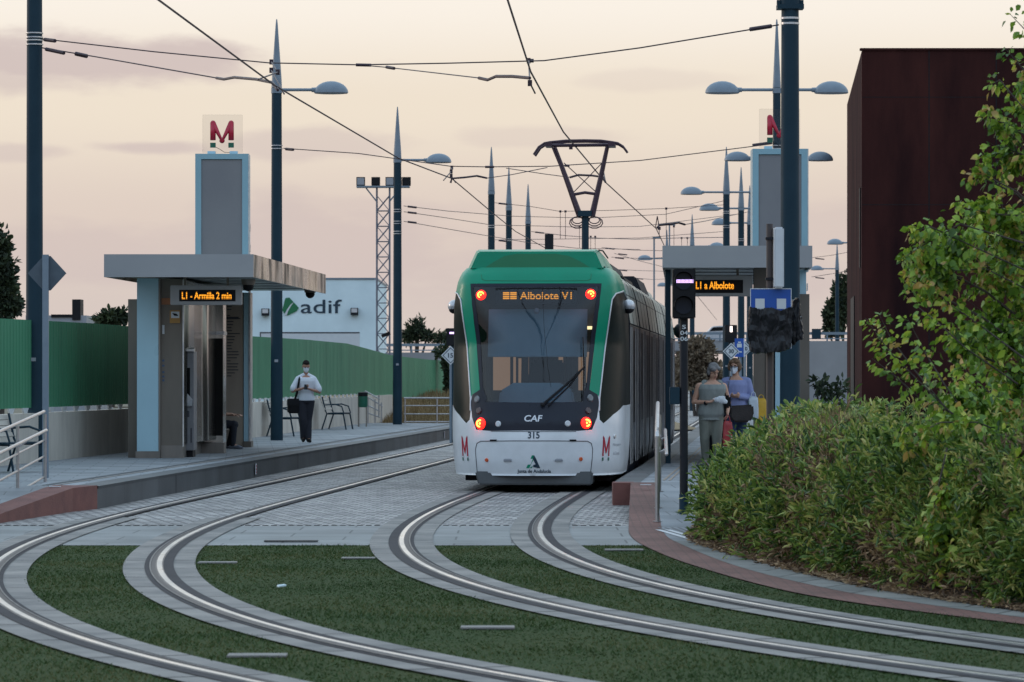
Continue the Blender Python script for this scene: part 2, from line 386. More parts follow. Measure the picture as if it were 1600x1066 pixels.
# ------------------------------------------------------------------ text
def textmesh(s, h=None, w=None, bold=0.0, shear=0.0, spacing=1.0):
    """2-D verts and faces of a line of text centred on the origin"""
    cu=bpy.data.curves.new('t','FONT'); cu.body=s; cu.size=1; cu.offset=bold; cu.shear=shear; cu.space_character=spacing; cu.resolution_u=4
    o=bpy.data.objects.new('t',cu); me=bpy.data.meshes.new_from_object(o)
    v=np.array([x.co[:2] for x in me.vertices]); f=[tuple(p.vertices) for p in me.polygons]
    bpy.data.objects.remove(o); bpy.data.meshes.remove(me); bpy.data.curves.remove(cu)
    mn,mx=v.min(0),v.max(0); v=v-(mn+mx)/2; e=mx-mn
    sx=w/e[0] if w else h/e[1]; sy=h/e[1] if h else sx
    v[:,0]*=sx; v[:,1]*=sy
    return v,f
def text_on(name, s, c, mat, parent=None, h=None, w=None, bold=0.0, ax=(1,0,0), az=(0,0,1), depth=.004, **k):
    v,f=textmesh(s,h,w,bold,**k)
    c=Vector(c); ax=Vector(ax).normalized(); az=Vector(az).normalized(); nn=ax.cross(az)   # faces -Y for the default axes
    mb=MB(); n=len(v)
    front=[c+ax*a+az*b+nn*depth for a,b in v]; back=[c+ax*a+az*b-nn*.001 for a,b in v]
    mb.add(front,f); 
    # side walls along boundary edges
    cnt={}
    for p in f:
        for i in range(len(p)):
            e=(p[i],p[(i+1)%len(p)]); k2=tuple(sorted(e)); cnt[k2]=cnt.get(k2,0)+1
    bd=[e for e,q in cnt.items() if q==1]
    mb.add(front+back,[(a,b,b+n,a+n) for a,b in bd])
    return mb.build(name,mat,parent,smooth=False,fixn=False)
def M_logo(c, h, w, parent, depth=.012, sub=True, thick=.23, ax=(1,0,0)):
    """the rounded M with two green feet, as raised strokes (faces -Y)"""
    c=Vector(c); ax=Vector(ax).normalized()
    t=h*thick
    def P(u,v): return c+ax*(u*w/2)+Vector((0,0,v*h/2))-Vector((0,depth,0))
    def stroke(mb,pts,rad):
        pts=[P(*p) for p in pts]
        mb.tube(pts,rad,8,True)
    mb=MB(); k=1-t/h*.9; kk=1-t/w
    stroke(mb,[(-kk,-.42),(-kk,k),],t/2); stroke(mb,[(kk,-.42),(kk,k)],t/2)
    stroke(mb,[(-kk,k),(0,-.45),(kk,k)],t/2)
    for s_ in (-1,1): mb.ball(P(s_*kk,k),t/2,8)
    mb.ball(P(0,-.45),t/2,8)
    m_=mb.build('letter',M['redsign'],parent,smooth=True)
    mb=MB()
    for s_ in (-1,1): q=P(s_*kk,-.78); mb.obox(q,ax,(0,1,0),(0,0,1),t/2,depth*.5,h*.09)
    mb.build('letter_foot',M['greensign'],parent)
    return m_
# ================================================================== GROUND, TRACKS, PLATFORMS
def cr_interp(pts, n=8):
    """Catmull-Rom through (Y, X) control points -> dense arrays sorted by Y"""
    pts=sorted(pts); P=[pts[0]]+pts+[pts[-1]]
    ys=[];xs=[]
    for i in range(1,len(P)-2):
        p0,p1,p2,p3=P[i-1],P[i],P[i+1],P[i+2]
        m1=(p2[1]-p0[1])/max(1e-6,(p2[0]-p0[0])); m2=(p3[1]-p1[1])/max(1e-6,(p3[0]-p1[0]))
        h=p2[0]-p1[0]
        for k in range(n):
            t=k/n
            ys.append(p1[0]+h*t)
            xs.append((2*t**3-3*t*t+1)*p1[1]+(t**3-2*t*t+t)*h*m1+(-2*t**3+3*t*t)*p2[1]+(t**3-t*t)*h*m2)
    ys.append(pts[-1][0]); xs.append(pts[-1][1])
    return np.array(ys),np.array(xs)
def fitcurve(pts, slope=.068, y0=57.0):
    x0=[p[1] for p in pts if p[0]==y0][0]
    P=list(pts)+[(y0+4,x0+4*slope),(y0+8,x0+8*slope),(y0+13,x0+13*slope)]
    y=np.array([p[0] for p in P]); x=np.array([p[1] for p in P])
    c=np.polyfit((y-40)/20,x,6)
    Y=np.arange(22.5,62.01,.25); X=np.polyval(c,(Y-40)/20)
    # onward straight, and back towards the viewer as an arc
    Yf=np.concatenate([np.arange(62.5,90,1.0),np.arange(90,421,10.0)]); Xf=X[-1]+(Yf-Y[-1])*slope
    th=math.atan2(X[0]-X[1],Y[1]-Y[0]); kap=.0145
    px,py=X[0],Y[0]; bx=[];by=[]
    for i in range(200):
        px+=math.sin(th)*.3; py-=math.cos(th)*.3; th+=kap*.3; bx.append(px); by.append(py)
        if th>1.35: break
    return np.concatenate([by[::-1],Y,Yf]),np.concatenate([bx[::-1],X,Xf])
T1=fitcurve([(57,-3.55),(50.2,-3.97),(45.2,-4.24),(40,-4.21),(35.2,-3.98),(32,-3.62),(29.2,-3.12),(26.25,-2.34),(24.5,-1.78),(22.5,-1.0)])
T2=fitcurve([(57,.30),(54,.06),(50.5,-.2),(46,-.39),(42,-.41),(38.5,-.31),(35.2,-.09),(32.8,.25),(30.6,.68),(28.15,1.32),(25.3,2.23),(24.5,2.56),(22.3,3.5)])
def cx(T,Y): return float(np.interp(Y,T[0],T[1]))
def offset(T,o):
    Y,X=T; dy=np.gradient(Y); dx=np.gradient(X); l=np.hypot(dx,dy)
    return Y - o*dx/l, X + o*dy/l
def ribbon(mb, T, o0, o1, z0, z1=None, ymin=-1e9, ymax=1e9, mid=None):
    z1=z0 if z1 is None else z1
    a=offset(T,o0); b=offset(T,o1); idx=[i for i in range(len(T[0])) if ymin<=T[0][i]<=ymax]
    vs=[];fs=[]
    cols=[(a,z0),(b,z1)]
    if mid is not None: m_=offset(T,(o0+o1)/2); cols=[(a,z0),(m_,mid),(b,z1)]
    k=len(cols)
    for i in idx:
        for (q,z) in cols: vs.append((q[1][i],q[0][i],z))
    for i in range(len(idx)-1):
        for j in range(k-1): fs.append((i*k+j,i*k+j+1,(i+1)*k+j+1,(i+1)*k+j))
    return mb.add(vs,fs)

# ---- base sheet to the horizon
mb=MB(); n=40
xs=np.concatenate([-np.geomspace(6000,20,14),np.linspace(-14,14,8),np.geomspace(20,6000,14)]); ys=np.concatenate([[-60,-20,0,20,40,60,80,100,120,150,190],np.geomspace(240,19500,16)])
vs=[(x,y,-.05) for y in ys for x in xs]; k=len(xs)
mb.add(vs,[(j*k+i,j*k+i+1,(j+1)*k+i+1,(j+1)*k+i) for j in range(len(ys)-1) for i in range(k-1)])
g=mb.build('ground',M['earth']); setp(g,kind='structure')

RLO=cr_interp([(12,14),(18,9.0),(21.5,6.3),(24.6,4.6),(26.9,3.59),(29,2.78),(31.1,2.22),(35.6,1.63),(39.6,1.34),(42,1.29),(44.7,1.36),(51.8,1.60)])
RUP=cr_interp([(12,14.3),(18,9.35),(22,6.35),(25,4.72),(27.56,3.70),(29.2,3.15),(31.1,2.63),(35,2.06),(40.5,1.70),(42.3,1.68),(45,1.74),(51.8,1.94)])
HED=cr_interp([(12,14.7),(18,9.7),(22,6.6),(25,4.95),(28.15,3.80),(30.1,3.24),(32.1,2.80),(37,2.17),(39.9,1.92),(42,2.0),(45,2.25),(48,2.62),(52,3.10),(58,3.9)])
def X_(c,Y): return float(np.interp(Y,c[0],c[1]))
def rz(Y): return min(1,max(0,(Y-44)/7.8))*PLAT
def sheet(name, f0, f1, y0, y1, z, mat, step=.4, cols=1):
    ys=list(np.arange(y0,y1,step))+[y1]; vs=[];fs=[]; k=cols+1
    for Y in ys:
        a,b=f0(Y),f1(Y)
        for j in range(k): vs.append((a+(b-a)*j/cols,Y,z(Y) if callable(z) else z))
    for i in range(len(ys)-1):
        for j in range(cols): fs.append((i*k+j,i*k+j+1,(i+1)*k+j+1,(i+1)*k+j))
    o=MB().add(vs,fs).build(name,mat); setp(o,kind='structure'); return o
sheet('turf',lambda Y:-40,lambda Y:X_(RLO,Y) if Y>12 else 14+(12-Y)*1.2,-15,39.5,0,M['grass'],step=.5)
sheet('pavement',lambda Y:-40,lambda Y:X_(RLO,Y),39.5,44.7,.004,M['slabs'])
mm=sheet('roadway',lambda Y:-40 if Y<50.3 else cx(T1,Y)-1.9,lambda Y:X_(RLO,Y) if Y<51.8 else cx(T2,Y)+1.9,44.7,420,.002,M['setts'],step=1.0)
sheet('red_path',lambda Y:X_(RLO,Y),lambda Y:X_(RUP,Y),12,51.8,lambda Y:rz(Y)+.010,M['redpath'])
sheet('kerb_strip',lambda Y:X_(RUP,Y),lambda Y:X_(HED,Y),12,40.5,.012,M['kerbstone'])
sheet('ramp',lambda Y:X_(RUP,Y),lambda Y:X_(HED,Y)+.8,40.5,51.8,lambda Y:rz(Y)+.012,M['platslab'])
sheet('soil_bed',lambda Y:X_(HED,Y),lambda Y:X_(HED,Y)+22,12,58,lambda Y:max(0,min(1,(Y-44)/7.8))*PLAT+.02,M['soil'],step=.5)

# ---- drainage channel across the road and service covers in the turf
def cover(name,label,c,w,d,z,mat,grp,slots=True):
    mb=MB(); mb.box(c[0]-w/2,c[0]+w/2,c[1]-d/2,c[1]+d/2,z,z+.012)
    o=mb.build(name,mat,origin=(c[0],c[1],z)); setp(o,label,'cover',grp); return o
labs=['long concrete cover set in turf between the two tracks, nearest','small concrete cover in turf left of centre, beside the white litter','narrow cover in turf at the paving edge between the tracks','concrete cover in the turf between the rails of the left track','narrow concrete cover in turf between the rails of the right track, by the red path']
for (px,py,wpx,l) in [(762,983,84,labs[0]),(340,881,60,labs[1]),(560,874,52,labs[2]),(402,1027,92,labs[3]),(975,861,60,labs[4])]:
    q=gp(px,py); cover('service_cover',l,q,wpx*q.y/FPX,.22,.006,M['concrete'],'flat covers let into the turf')
for px,py,wpx,l in [(455,848,84,'dark grating in grey paving left of the centre'),(1230,998,10,'tiny dark grating in the turf on the right')][:1]:
    q=gp(px,py); cover('drain_grate',l,q,wpx*q.y/FPX,.14,.012,M['blackmetal'],None)
q=gp(440,921); mb=MB(); mb.obox((q.x,q.y,.03),(1,.3,.1),(-.3,1,0),(.2,0,1),.032,.04,.008); o=mb.build('litter',M['white'],origin=q,bevel=.004); setp(o,'crumpled white scrap of paper lying on the turf','litter')
mb=MB(); 
for i in range(150):
    x=-12+i*.1
    if x<1.3: mb.box(x,x+.065,44.62,44.76,.006,.010)
o=mb.build('drain_channel',M['blackmetal'],origin=(0,44.7,0)); setp(o,'thin dotted drain channel crossing the road where slabs meet setts','drain')

# ---- tracks
def track(T, name_label, y_light):
    base=(cx(T,45),45,0)
    t=thing('tram_track',name_label,'track',base,0,'curving tram tracks')
    for s in (-1,1):
        mb=MB(); o=s*.75
        yy=5.0
        while yy<y_light:
            ribbon(mb,T,o-.33,o+.33,.014,ymin=yy,ymax=min(yy+1.74,y_light)); yy+=1.5
        jm=mb; jm.mi=1; yy=6.0
        while yy<y_light:
            c_=offset(T,o-.33); d_=offset(T,o+.33); k_=int(np.searchsorted(T[0],yy)); e_=Vector((c_[1][k_],c_[0][k_],.0155)); g2=Vector((d_[1][k_],d_[0][k_],.0155)); w2=(g2-e_).normalized().cross(Vector((0,0,1)))*.012
            jm.add([e_-w2,g2-w2,g2+w2,e_+w2],[(0,1,2,3)]); yy+=1.5
        mb.build('concrete_band',[M['concrete'],M['darkstrip']],t,smooth=False,fixn=False)
        mb=MB(); ribbon(mb,T,o-.135,o+.13,.019)
        mb.build('rubber_strip',M['darkstrip'],t,smooth=False,fixn=False)
        mb=MB(); 
        ribbon(mb,T,o-.023,o+.024,.0270,.0270,mid=.0292)
        
        g_=-s
        
        r=mb.build('rail',M['rail'],t,smooth=True,fixn=False)
        mb=MB(); a,b=sorted((o+g_*.036,o+g_*.074)); ribbon(mb,T,a,b,.0205)
        mb.build('groove',M['railside'],r,smooth=False,fixn=False)
        mb=MB(); a,b=sorted((o+g_*.077,o+g_*.092)); ribbon(mb,T,a,b,.024); ribbon(mb,T,o-.036,o-.023,.020,.0270); ribbon(mb,T,o+.024,o+.036,.0270,.020); mb.build('guard_lip',M['lip'],r,smooth=False,fixn=False)
    return t
track(T1,'left tram track, empty, sweeping round to the left edge of the photo',47)
track(T2,'right tram track the tram stands on, sweeping away to the right',58)
# crossing drain lids on setts
# ---- grass blades (uncountable)
def blades(n=150000):
    Y=np.sqrt(rng.uniform(20.5**2,39.45**2,n)); X=rng.uniform(-.15,.15,n)*Y
    ok=X<np.interp(Y,RLO[0],RLO[1])-.02
    for T in (T1,T2):
        c=np.interp(Y,T[0],T[1]); sl=np.interp(Y,T[0],np.gradient(T[1],T[0])); d=np.abs(np.abs(X-c)/np.hypot(1,sl)-.75)
        ok&=d>.318+.02*np.sin(X*23)*np.sin(Y*19)
    X=X[ok];Y=Y[ok];n=len(X); a=rng.uniform(0,math.pi,n); h=rng.uniform(.007,.021,n)*(1+.5*np.sin(X*1.7+np.sin(Y*.9)*2)*np.sin(Y*1.3)); w_=rng.uniform(.004,.009,n)
    lx=rng.normal(0,.012,n); ly=rng.normal(0,.012,n)
    v=np.zeros((n,3,3)); v[:,0]=np.c_[X-np.cos(a)*w_,Y-np.sin(a)*w_,np.zeros(n)]; v[:,1]=np.c_[X+np.cos(a)*w_,Y+np.sin(a)*w_,np.zeros(n)]; v[:,2]=np.c_[X+lx,Y+ly,h]
    return v.reshape(-1,3), np.arange(n*3).reshape(-1,3)
def npmesh(name, v, f, mat, smooth=False):
    me=bpy.data.meshes.new(name); nv,nf,k=len(v),len(f),f.shape[1]
    me.vertices.add(nv); me.vertices.foreach_set('co',np.ascontiguousarray(v,dtype=np.float32).ravel())
    me.loops.add(nf*k); me.loops.foreach_set('vertex_index',np.ascontiguousarray(f,dtype=np.int32).ravel())
    me.polygons.add(nf); me.polygons.foreach_set('loop_start',np.arange(nf,dtype=np.int32)*k)
    try: me.polygons.foreach_set('loop_total',np.full(nf,k,dtype=np.int32))
    except Exception: pass
    me.update(calc_edges=True); me.validate(); me.materials.append(mat)
    if smooth: me.polygons.foreach_set('use_smooth',[True]*nf)
    return me
M['blade']=leafmat('grass blade',[(0,(.026,.056,.012)),(.6,(.046,.084,.020)),(1,(.10,.105,.035))],rough=.8,trans=.2,nscale=.55)
v,f=blades(); o=link('grass',npmesh('grass',v,f,M['blade'])); setp(o,'short dark green turf growing around the curved tracks','grass',kind='stuff')

# ---- left platform
WALL=[(44,-9.75),(50,-9.2),(65.4,-7.85),(78,-6.85),(89.7,-6.05),(97.8,-5.6),(104,-5.28),(111.5,-4.78),(118,-4.38),(127,-3.95)]
def wx(Y): return float(np.interp(Y,[p[0] for p in WALL],[p[1] for p in WALL]))
PEND=117.5
def le(Y): return cx(T1,Y)-1.45
def re(Y): return cx(T2,Y)+1.47
def rzl(Y): return min(1,max(0,(Y-43.5)/5.8))*(PLAT-.0)
def deck(name, f0, f1, y0, y1, side, zf=None):
    ys=list(np.arange(y0,y1,1.0))+[y1]; mb=MB(); vs=[];fs=[]
    for Y in ys: vs+= [(f0(Y),Y,(zf(Y) if zf else PLAT)),(f1(Y),Y,(zf(Y) if zf else PLAT))]
    fs=[(2*i,2*i+1,2*i+3,2*i+2) for i in range(len(ys)-1)]
    o=mb.add(vs,fs).build(name,M['platslab'],fixn=False); setp(o,kind='structure')
    return o
deck('platform',wx,lambda Y:le(Y)-.0,50.3,PEND,1)
deck('platform_ramp',lambda Y:wx(Y),lambda Y:-6.25+.17*(Y-45.5) if Y<49.2 else -5.67,43.6,50.3,1,lambda Y:rzl(Y)+.001)
deck('platform',lambda Y:re(Y),lambda Y:15.0,51.8,130,1)
# platform edge facing the track: dark granite blocks
def edge_face(name,label,fn,y0,y1,s,endx):
    ys=list(np.arange(y0,y1,1.0))+[y1]; mb=MB(); vs=[];fs=[]
    prof=[(0,-.02),(0,PLAT-.04),(-s*.0,PLAT+.003),(-s*.34,PLAT+.003)]
    for Y in ys:
        for dx,z in prof: vs.append((fn(Y)+dx+(s*.02 if z==PLAT+.003 and dx==0 else 0),Y,z))
    k=len(prof)
    for i in range(len(ys)-1):
        for j in range(k-1): fs.append((i*k+j,i*k+j+1,(i+1)*k+j+1,(i+1)*k+j))
    mb.add(vs,fs)
    mb.add([(fn(y0),y0,-.02),(endx,y0,-.02),(endx,y0,PLAT),(fn(y0),y0,PLAT)],[(0,1,2,3)])
    o=mb.build(name,M['platedge'],fixn=False,smooth=False); setp(o,kind='structure')
M['platedge']=brickmat('granite edge blocks',(.080,.084,.088),(.095,.10,.105),(.05,.052,.055),2.0,1.5,.012,rough=.6,bump=.15,noise=0)
edge_face('platform_edge','',lambda Y:le(Y),50.3,PEND,1,-5.67)
edge_face('platform_edge','',lambda Y:re(Y),51.8,130,-1,1.75)
# tactile guide lines
def line_on(name,label,fn,offs,y0,y1,z,w_,mat):
    mb=MB(); ys=list(np.arange(y0,y1,1.0))+[y1]
    for o_ in offs:
        vs=[];
        for Y in ys: vs+=[(fn(Y)+o_,Y,z),(fn(Y)+o_+w_,Y,z)]
        mb.add(vs,[(2*i,2*i+1,2*i+3,2*i+2) for i in range(len(ys)-1)])
    o=mb.build(name,mat,origin=(fn(y0)+offs[0],y0,z),fixn=False,smooth=False); setp(o,kind='structure'); return o
M['tactile']=pm('worn ochre guide line',(.34,.25,.18),(.24,.20,.17),scale=4,rough=.8)
M['tactdark']=pm('dark guide line',(.12,.12,.125),(.16,.16,.165),scale=4,rough=.8)
line_on('guide_line','',le,[-.62],50.6,PEND-1,PLAT+.006,.035,M['tactile'])
line_on('guide_line','',le,[-.74,-.8],50.6,PEND-1,PLAT+.006,.04,M['tactdark'])
line_on('guide_line','',re,[.62,.70],53,128,PLAT+.006,.03,M['tactile'])
line_on('guide_line','',re,[.85,.98,1.1],53,128,PLAT+.006,.04,M['tactdark'])
# white hazard bars on ramp foot
mb=MB()
for i,(a,b) in enumerate([(1.86,1.93),(1.97,2.03)]):
    mb.add([(a,40.7,.018),(b,40.7,.018),(b-.25,43.2,.018),(a-.25,43.2,.018)],[(0,1,2,3)])
o=mb.build('paint_stripes',M['whitesign'],fixn=False); setp(o,kind='structure')
mb=MB()
for i in range(7):
    a=1.74+i*.07; mb.add([(a+.12,40.7,.0165),(a+.14,40.7,.0165),(a-.06+.03*i*.2,43.9,.0165),(a-.08+.03*i*.2,43.9,.0165)],[(0,1,2,3)])
o=mb.build('tactile_strips',M['tactdark'],fixn=False); setp(o,kind='structure')
# red coated ramp kerbs
mb=MB()
mb.add([(-5.67,49.1,-.02),(-5.17+.0,50.28,-.02)],[])
pts=[(-5.67,49.1),(-5.55,50.28)]
a0=(-5.35,50.29); a1=(-5.67,49.1); a2=(-6.06,45.5); a3=(-6.25,43.6)
# continuous wedge: outer line a0-a1-a2-a3, inner line .32 to the left
outer=[(le(50.3)-.0,50.295,PLAT),(-5.64,49.3,PLAT-.005),(-6.06,45.5,.10),(-6.25,43.6,.02)]
inner=[(-6.0,50.295,PLAT+.004),(-6.0,49.3,PLAT),(-6.38,45.5,.105),(-6.56,43.6,.025)]
vs=[];fs=[]
for (o_,i_) in zip(outer,inner): vs+=[(o_[0],o_[1],-.02),(o_[0],o_[1],o_[2]+.012),(i_[0],i_[1],i_[2]+.012),(i_[0],i_[1],-.02)]
for i in range(3):
    for j in range(3): fs.append((i*4+j,i*4+j+1,(i+1)*4+j+1,(i+1)*4+j))
fs+=[(0,1,2,3),(12,15,14,13)]
mb=MB().add(vs,fs); o=mb.build('ramp_kerb',M['redkerb'],origin=(-6,47,0),smooth=False); setp(o,'sloping red coated kerb at the foot of the left platform','kerb','red ramp kerbs')
mb=MB(); mb.box(re(51.8)-.02,1.66,51.72,52.3,-.02,PLAT+.006); o=mb.build('ramp_kerb',M['redkerb'],origin=(1.5,51.8,0),bevel=.01); setp(o,'square red coated kerb end at the corner of the right platform','kerb','red ramp kerbs')
for q,l in ((gp(86,763,.3),'white marker tile on the red kerb of the left platform'),(gp(1009,760,.3),'white marker tile on the red kerb of the right platform')):
    mb=MB(); mb.box(q.x-.07,q.x+.07,q.y-.05,q.y+.05,.318,.326); o=mb.build('marker_tile',M['whitesign'],origin=(q.x,q.y,.31)); setp(o,l,'marker')
# small red/white marker plates on the platform face
for px,py,l in ((396,738,'red and white marker plate low on the left platform edge, nearer one'),(693,681,'red and white marker plate low on the left platform edge, farther one')):
    Y=HC*FPX/(py+12-HOR); Y=[y for y in np.arange(50,119,.25) if (le(y)*FPX/y+800)>px][0]
    t=thing('marker_plate',l,'sign',(le(Y)+.012,Y,.02),0,'marker plates on the platform face')
    mb=MB(); mb.box(0,.012,-.12,.12,.04,.22); mb.build('plate',M['whitesign'],t,world=False)
    mb=MB(); 
    for j in range(3): mb.box(.012,.016,-.09,.09,.06+j*.055,.085+j*.055)
    mb.build('stripes',M['redsign'],t,world=False)

# ---- wall with the green slatted fence
t=thing('concrete_wall','low pale concrete wall with stains, running behind the left platform','wall',(wx(60),60,PLAT))
mb=MB(); ys=list(np.arange(44,127.1,1.66))
vs=[];fs=[]
for Y in ys:
    z1=1.12
    for dx,z in ((0,PLAT-.3),(0,z1),(-.25,z1),(-.25,PLAT-.3)): vs.append((wx(Y)+dx,Y,z))
for i in range(len(ys)-1):
    for j in range(4): fs.append((i*4+j,i*4+(j+1)%4,(i+1)*4+(j+1)%4,(i+1)*4+j))
k=4*(len(ys)-1); fs+=[(0,1,2,3),(k,k+3,k+2,k+1)]
mb.add(vs,fs).build('wall_body',M['wallconc'],t,smooth=False)
FEN=WALL+[(134,-3.3),(142,-2.4),(152,-1.2)]
def fx(Y): return float(np.interp(Y,[p[0] for p in FEN],[p[1] for p in FEN]))
t=thing('slatted_fence','long wavy green slatted fence standing on the concrete wall','fence',(fx(60)-.12,60,1.1))
def ftop(Y): return float(np.interp(Y,[44,61,70,88,103,112.5,118.5,127.5,131,138,150],[2.72,2.67,2.70,2.67,2.71,2.69,2.58,2.43,2.39,2.32,2.28]))
def fbot(Y): return float(np.interp(Y,[44,118,128,150],[1.22,1.18,1.02,.95]))
step=.115; mbs=[MB(),MB()]; Y=44.0; i=0
while Y<150:
    st=step*(1 if Y<100 else 1.5)
    x0,x1=fx(Y)-.12,fx(Y+st*.985)-.12; z0,z1=fbot(Y),ftop(Y)
    a=Vector((x1-x0,st*.985,0)).normalized(); nrm=Vector((a.y,-a.x,0))
    off=nrm*(.006 if i%2 else 0)
    p=[Vector((x0,Y,z0))+off,Vector((x1,Y+st*.985,z0))+off]
    # slat: shallow box
    q=[p[0],p[1],p[1]+Vector((0,0,z1-z0)),p[0]+Vector((0,0,z1-z0))]; b=[v_-nrm*.03 for v_ in q]
    mbs[0].add(q+b,[(0,1,2,3),(7,6,5,4),(0,4,5,1),(1,5,6,2),(2,6,7,3),(3,7,4,0)])
    Y+=st; i+=1
mbs[0].build('slats',M['greenfence'],t,smooth=False,fixn=False)
mb=MB()
for hz in (.22,.93): mb.tube([(fx(Y)-.155,Y,fbot(Y)+(ftop(Y)-fbot(Y))*hz) for Y in np.arange(44,150,2)],.022,5)
mb.build('fence_rail',M['greenfence'],t)
Y=44.2
while Y<118:
    mw=MB()
    X0=fx(Y)-.10; dx=fx(Y+.5)-fx(Y)
    for (m_,w0,w1) in ((mw,.10,.05),):
        m_.add([(X0,Y,1.21),(X0+dx*.9,Y+.45,1.21),(X0+dx*.66,Y+.33,1.122),(X0+dx*.24,Y+.12,1.122)]+[(X0-.03,Y,1.21),(X0-.03+dx*.9,Y+.45,1.21),(X0-.03+dx*.66,Y+.33,1.122),(X0-.03+dx*.24,Y+.12,1.122)],[(0,1,2,3),(7,6,5,4),(0,4,5,1),(1,5,6,2),(2,6,7,3),(3,7,4,0)])
    mw.build('bright_gap_block',M['whitesign'],t,smooth=False)  # white block paints the light showing through gaps below the slats
    Y+=1.08


# dry grass slope beyond the platform end
mb=MB(); vs=[];fs=[]; ys=np.linspace(121,150,12); xs=np.linspace(-7,6,14)
for Y in ys:
    for x in xs: vs.append((x,Y,.05+.95*min(1,(Y-121)/16)*(1 if x<-.3 else max(0,1-(x+.3)/1.2))-.0))
k=len(xs); mb.add(vs,[(j*k+i,j*k+i+1,(j+1)*k+i+1,(j+1)*k+i) for j in range(len(ys)-1) for i in range(k-1)])
o=mb.build('grass_slope',M['drygrass'],fixn=False); setp(o,kind='structure')
n=9000; X=rng.uniform(-4.5,-.6,n); Y=rng.uniform(121,138,n); z=.05+.95*np.minimum(1,(Y-121)/16)
a=rng.uniform(0,6.28,n); h=rng.uniform(.1,.35,n); v=np.zeros((n,3,3)); v[:,0]=np.c_[X-.02*np.cos(a),Y-.02*np.sin(a),z]; v[:,1]=np.c_[X+.02*np.cos(a),Y+.02*np.sin(a),z]; v[:,2]=np.c_[X+rng.normal(0,.06,n),Y,z+h]
M['straw']=leafmat('straw',[(0,(.16,.11,.05)),(.6,(.26,.18,.09)),(1,(.34,.26,.14))],rough=.9,trans=.2)
o=link('dry_grass',npmesh('dry_grass',v.reshape(-1,3),np.arange(n*3).reshape(-1,3),M['straw'])); setp(o,'tall dry yellow grass behind the railing at the platform end','grass',kind='stuff')
# ================================================================== TRAM
TH=math.atan(.068); TX,TY=.31,57.0
tram=thing('tram','green and white tram with amber destination display and four red lights, seen from behind','tram',(TX,TY,.02),-TH)
def tw(p):   # tram local -> world
    return Vector((TX+p[0]*math.cos(TH)+p[1]*math.sin(TH), TY-p[0]*math.sin(TH)+p[1]*math.cos(TH), p[2]+.02))
ZW=[.24,.45,.75,1.0,2.0,2.5,2.8,3.0,3.15,3.28,3.36]
WW=[1.27,1.30,1.32,1.325,1.325,1.315,1.295,1.26,1.225,1.175,1.10]
ZF=[.24,.45,.75,1.05,1.15,3.1,3.25,3.36]
YF=[.10,.03,.0,.03,.07,.66,.74,.84]
def F(a,z):
    s=1 if a>=0 else -1; t=min(1,abs(a)); w_=float(np.interp(z,ZW,WW)); yf=float(np.interp(z,ZF,YF)); d=1.75-yf*.6; n=2.5+3.5*max(0,min(1,(z-2.2)/.95))**1.3
    th=math.pi*t/2; sn,cs=math.sin(th),max(0,math.cos(th)); r=(sn**n+cs**n)**(-1/n)
    x=w_*r*sn; y=yf+d*(1-r*cs)
    if abs(a)>1: y=yf+d+(abs(a)-1)*(3.2-yf-d)
    return Vector((s*x,y,z))
def Fn(a,z):
    e=.01; s_=1 if a>=0 else -1
    da=F(a+e,z)-F(a-e,z); dz=F(a,z+e)-F(a,z-e); n=da.cross(dz).normalized()
    return n
def proj(p): return np.array([800+FPX*p.x/p.y, HOR-FPX*(p.z-HC)/p.y])
def px2az(px,py):
    best=None
    for a0 in (-1.6,-1.1,-.8,-.5,-.2,.2,.5,.8,1.1,1.6):
        a=a0; z=HC-(py-HOR)/105; z=min(3.34,max(.25,z))
        for _ in range(40):
            q=proj(tw(F(a,z))); e_=np.array([px,py])-q
            if abs(e_).max()<.02: break
            qa=(proj(tw(F(a+.004,z)))-q)/.004; qz=(proj(tw(F(a,z+.004)))-q)/.004
            J=np.array([qa,qz]).T
            try: s_=np.linalg.solve(J+1e-6*np.eye(2),e_)
            except Exception: break
            a+=max(-.15,min(.15,s_[0])); z+=max(-.2,min(.2,s_[1])); z=min(3.36,max(.24,z)); a=max(-2,min(2,a))
        err=abs(np.array([px,py])-proj(tw(F(a,z)))).max()
        if best is None or err<best[0]-.3: best=(err,a,z)
    return best[1],best[2]
def patch(name, poly, mat, parent, off=.0, da=.04, dz=.07, smooth=True, thick=0, world=False):
    from mathutils.geometry import tessellate_polygon
    bm=bmesh.new(); vs=[bm.verts.new((a,z,0)) for a,z in poly]
    for tr in tessellate_polygon([[Vector((a,z,0)) for a,z in poly]]):
        try: bm.faces.new([vs[i] for i in tr])
        except Exception: pass
    A=[p[0] for p in poly]; Z=[p[1] for p in poly]
    for k in range(int(math.floor(min(A)/da)),int(math.ceil(max(A)/da))+1):
        bmesh.ops.bisect_plane(bm,geom=bm.verts[:]+bm.edges[:]+bm.faces[:],plane_co=(k*da,0,0),plane_no=(1,0,0),dist=1e-6)
    for k in range(int(min(Z)/dz),int(max(Z)/dz)+2):
        bmesh.ops.bisect_plane(bm,geom=bm.verts[:]+bm.edges[:]+bm.faces[:],plane_co=(0,k*dz,0),plane_no=(0,1,0),dist=1e-6)
    for v_ in bm.verts:
        a,z=v_.co.x,v_.co.y; v_.co=F(a,z)+Fn(a,z)*off
    bmesh.ops.recalc_face_normals(bm,faces=bm.faces)
    me=bpy.data.meshes.new(name); bm.to_mesh(me); bm.free()
    # normals outward (-y / away from axis)
    if len(me.polygons) and sum((p.normal.dot(Vector((p.center.x,p.center.y-3,0))))*p.area for p in me.polygons)<0: me.flip_normals()
    me.polygons.foreach_set('use_smooth',[smooth]*len(me.polygons)); me.materials.append(mat)
    return link(name,me,parent,world=False)
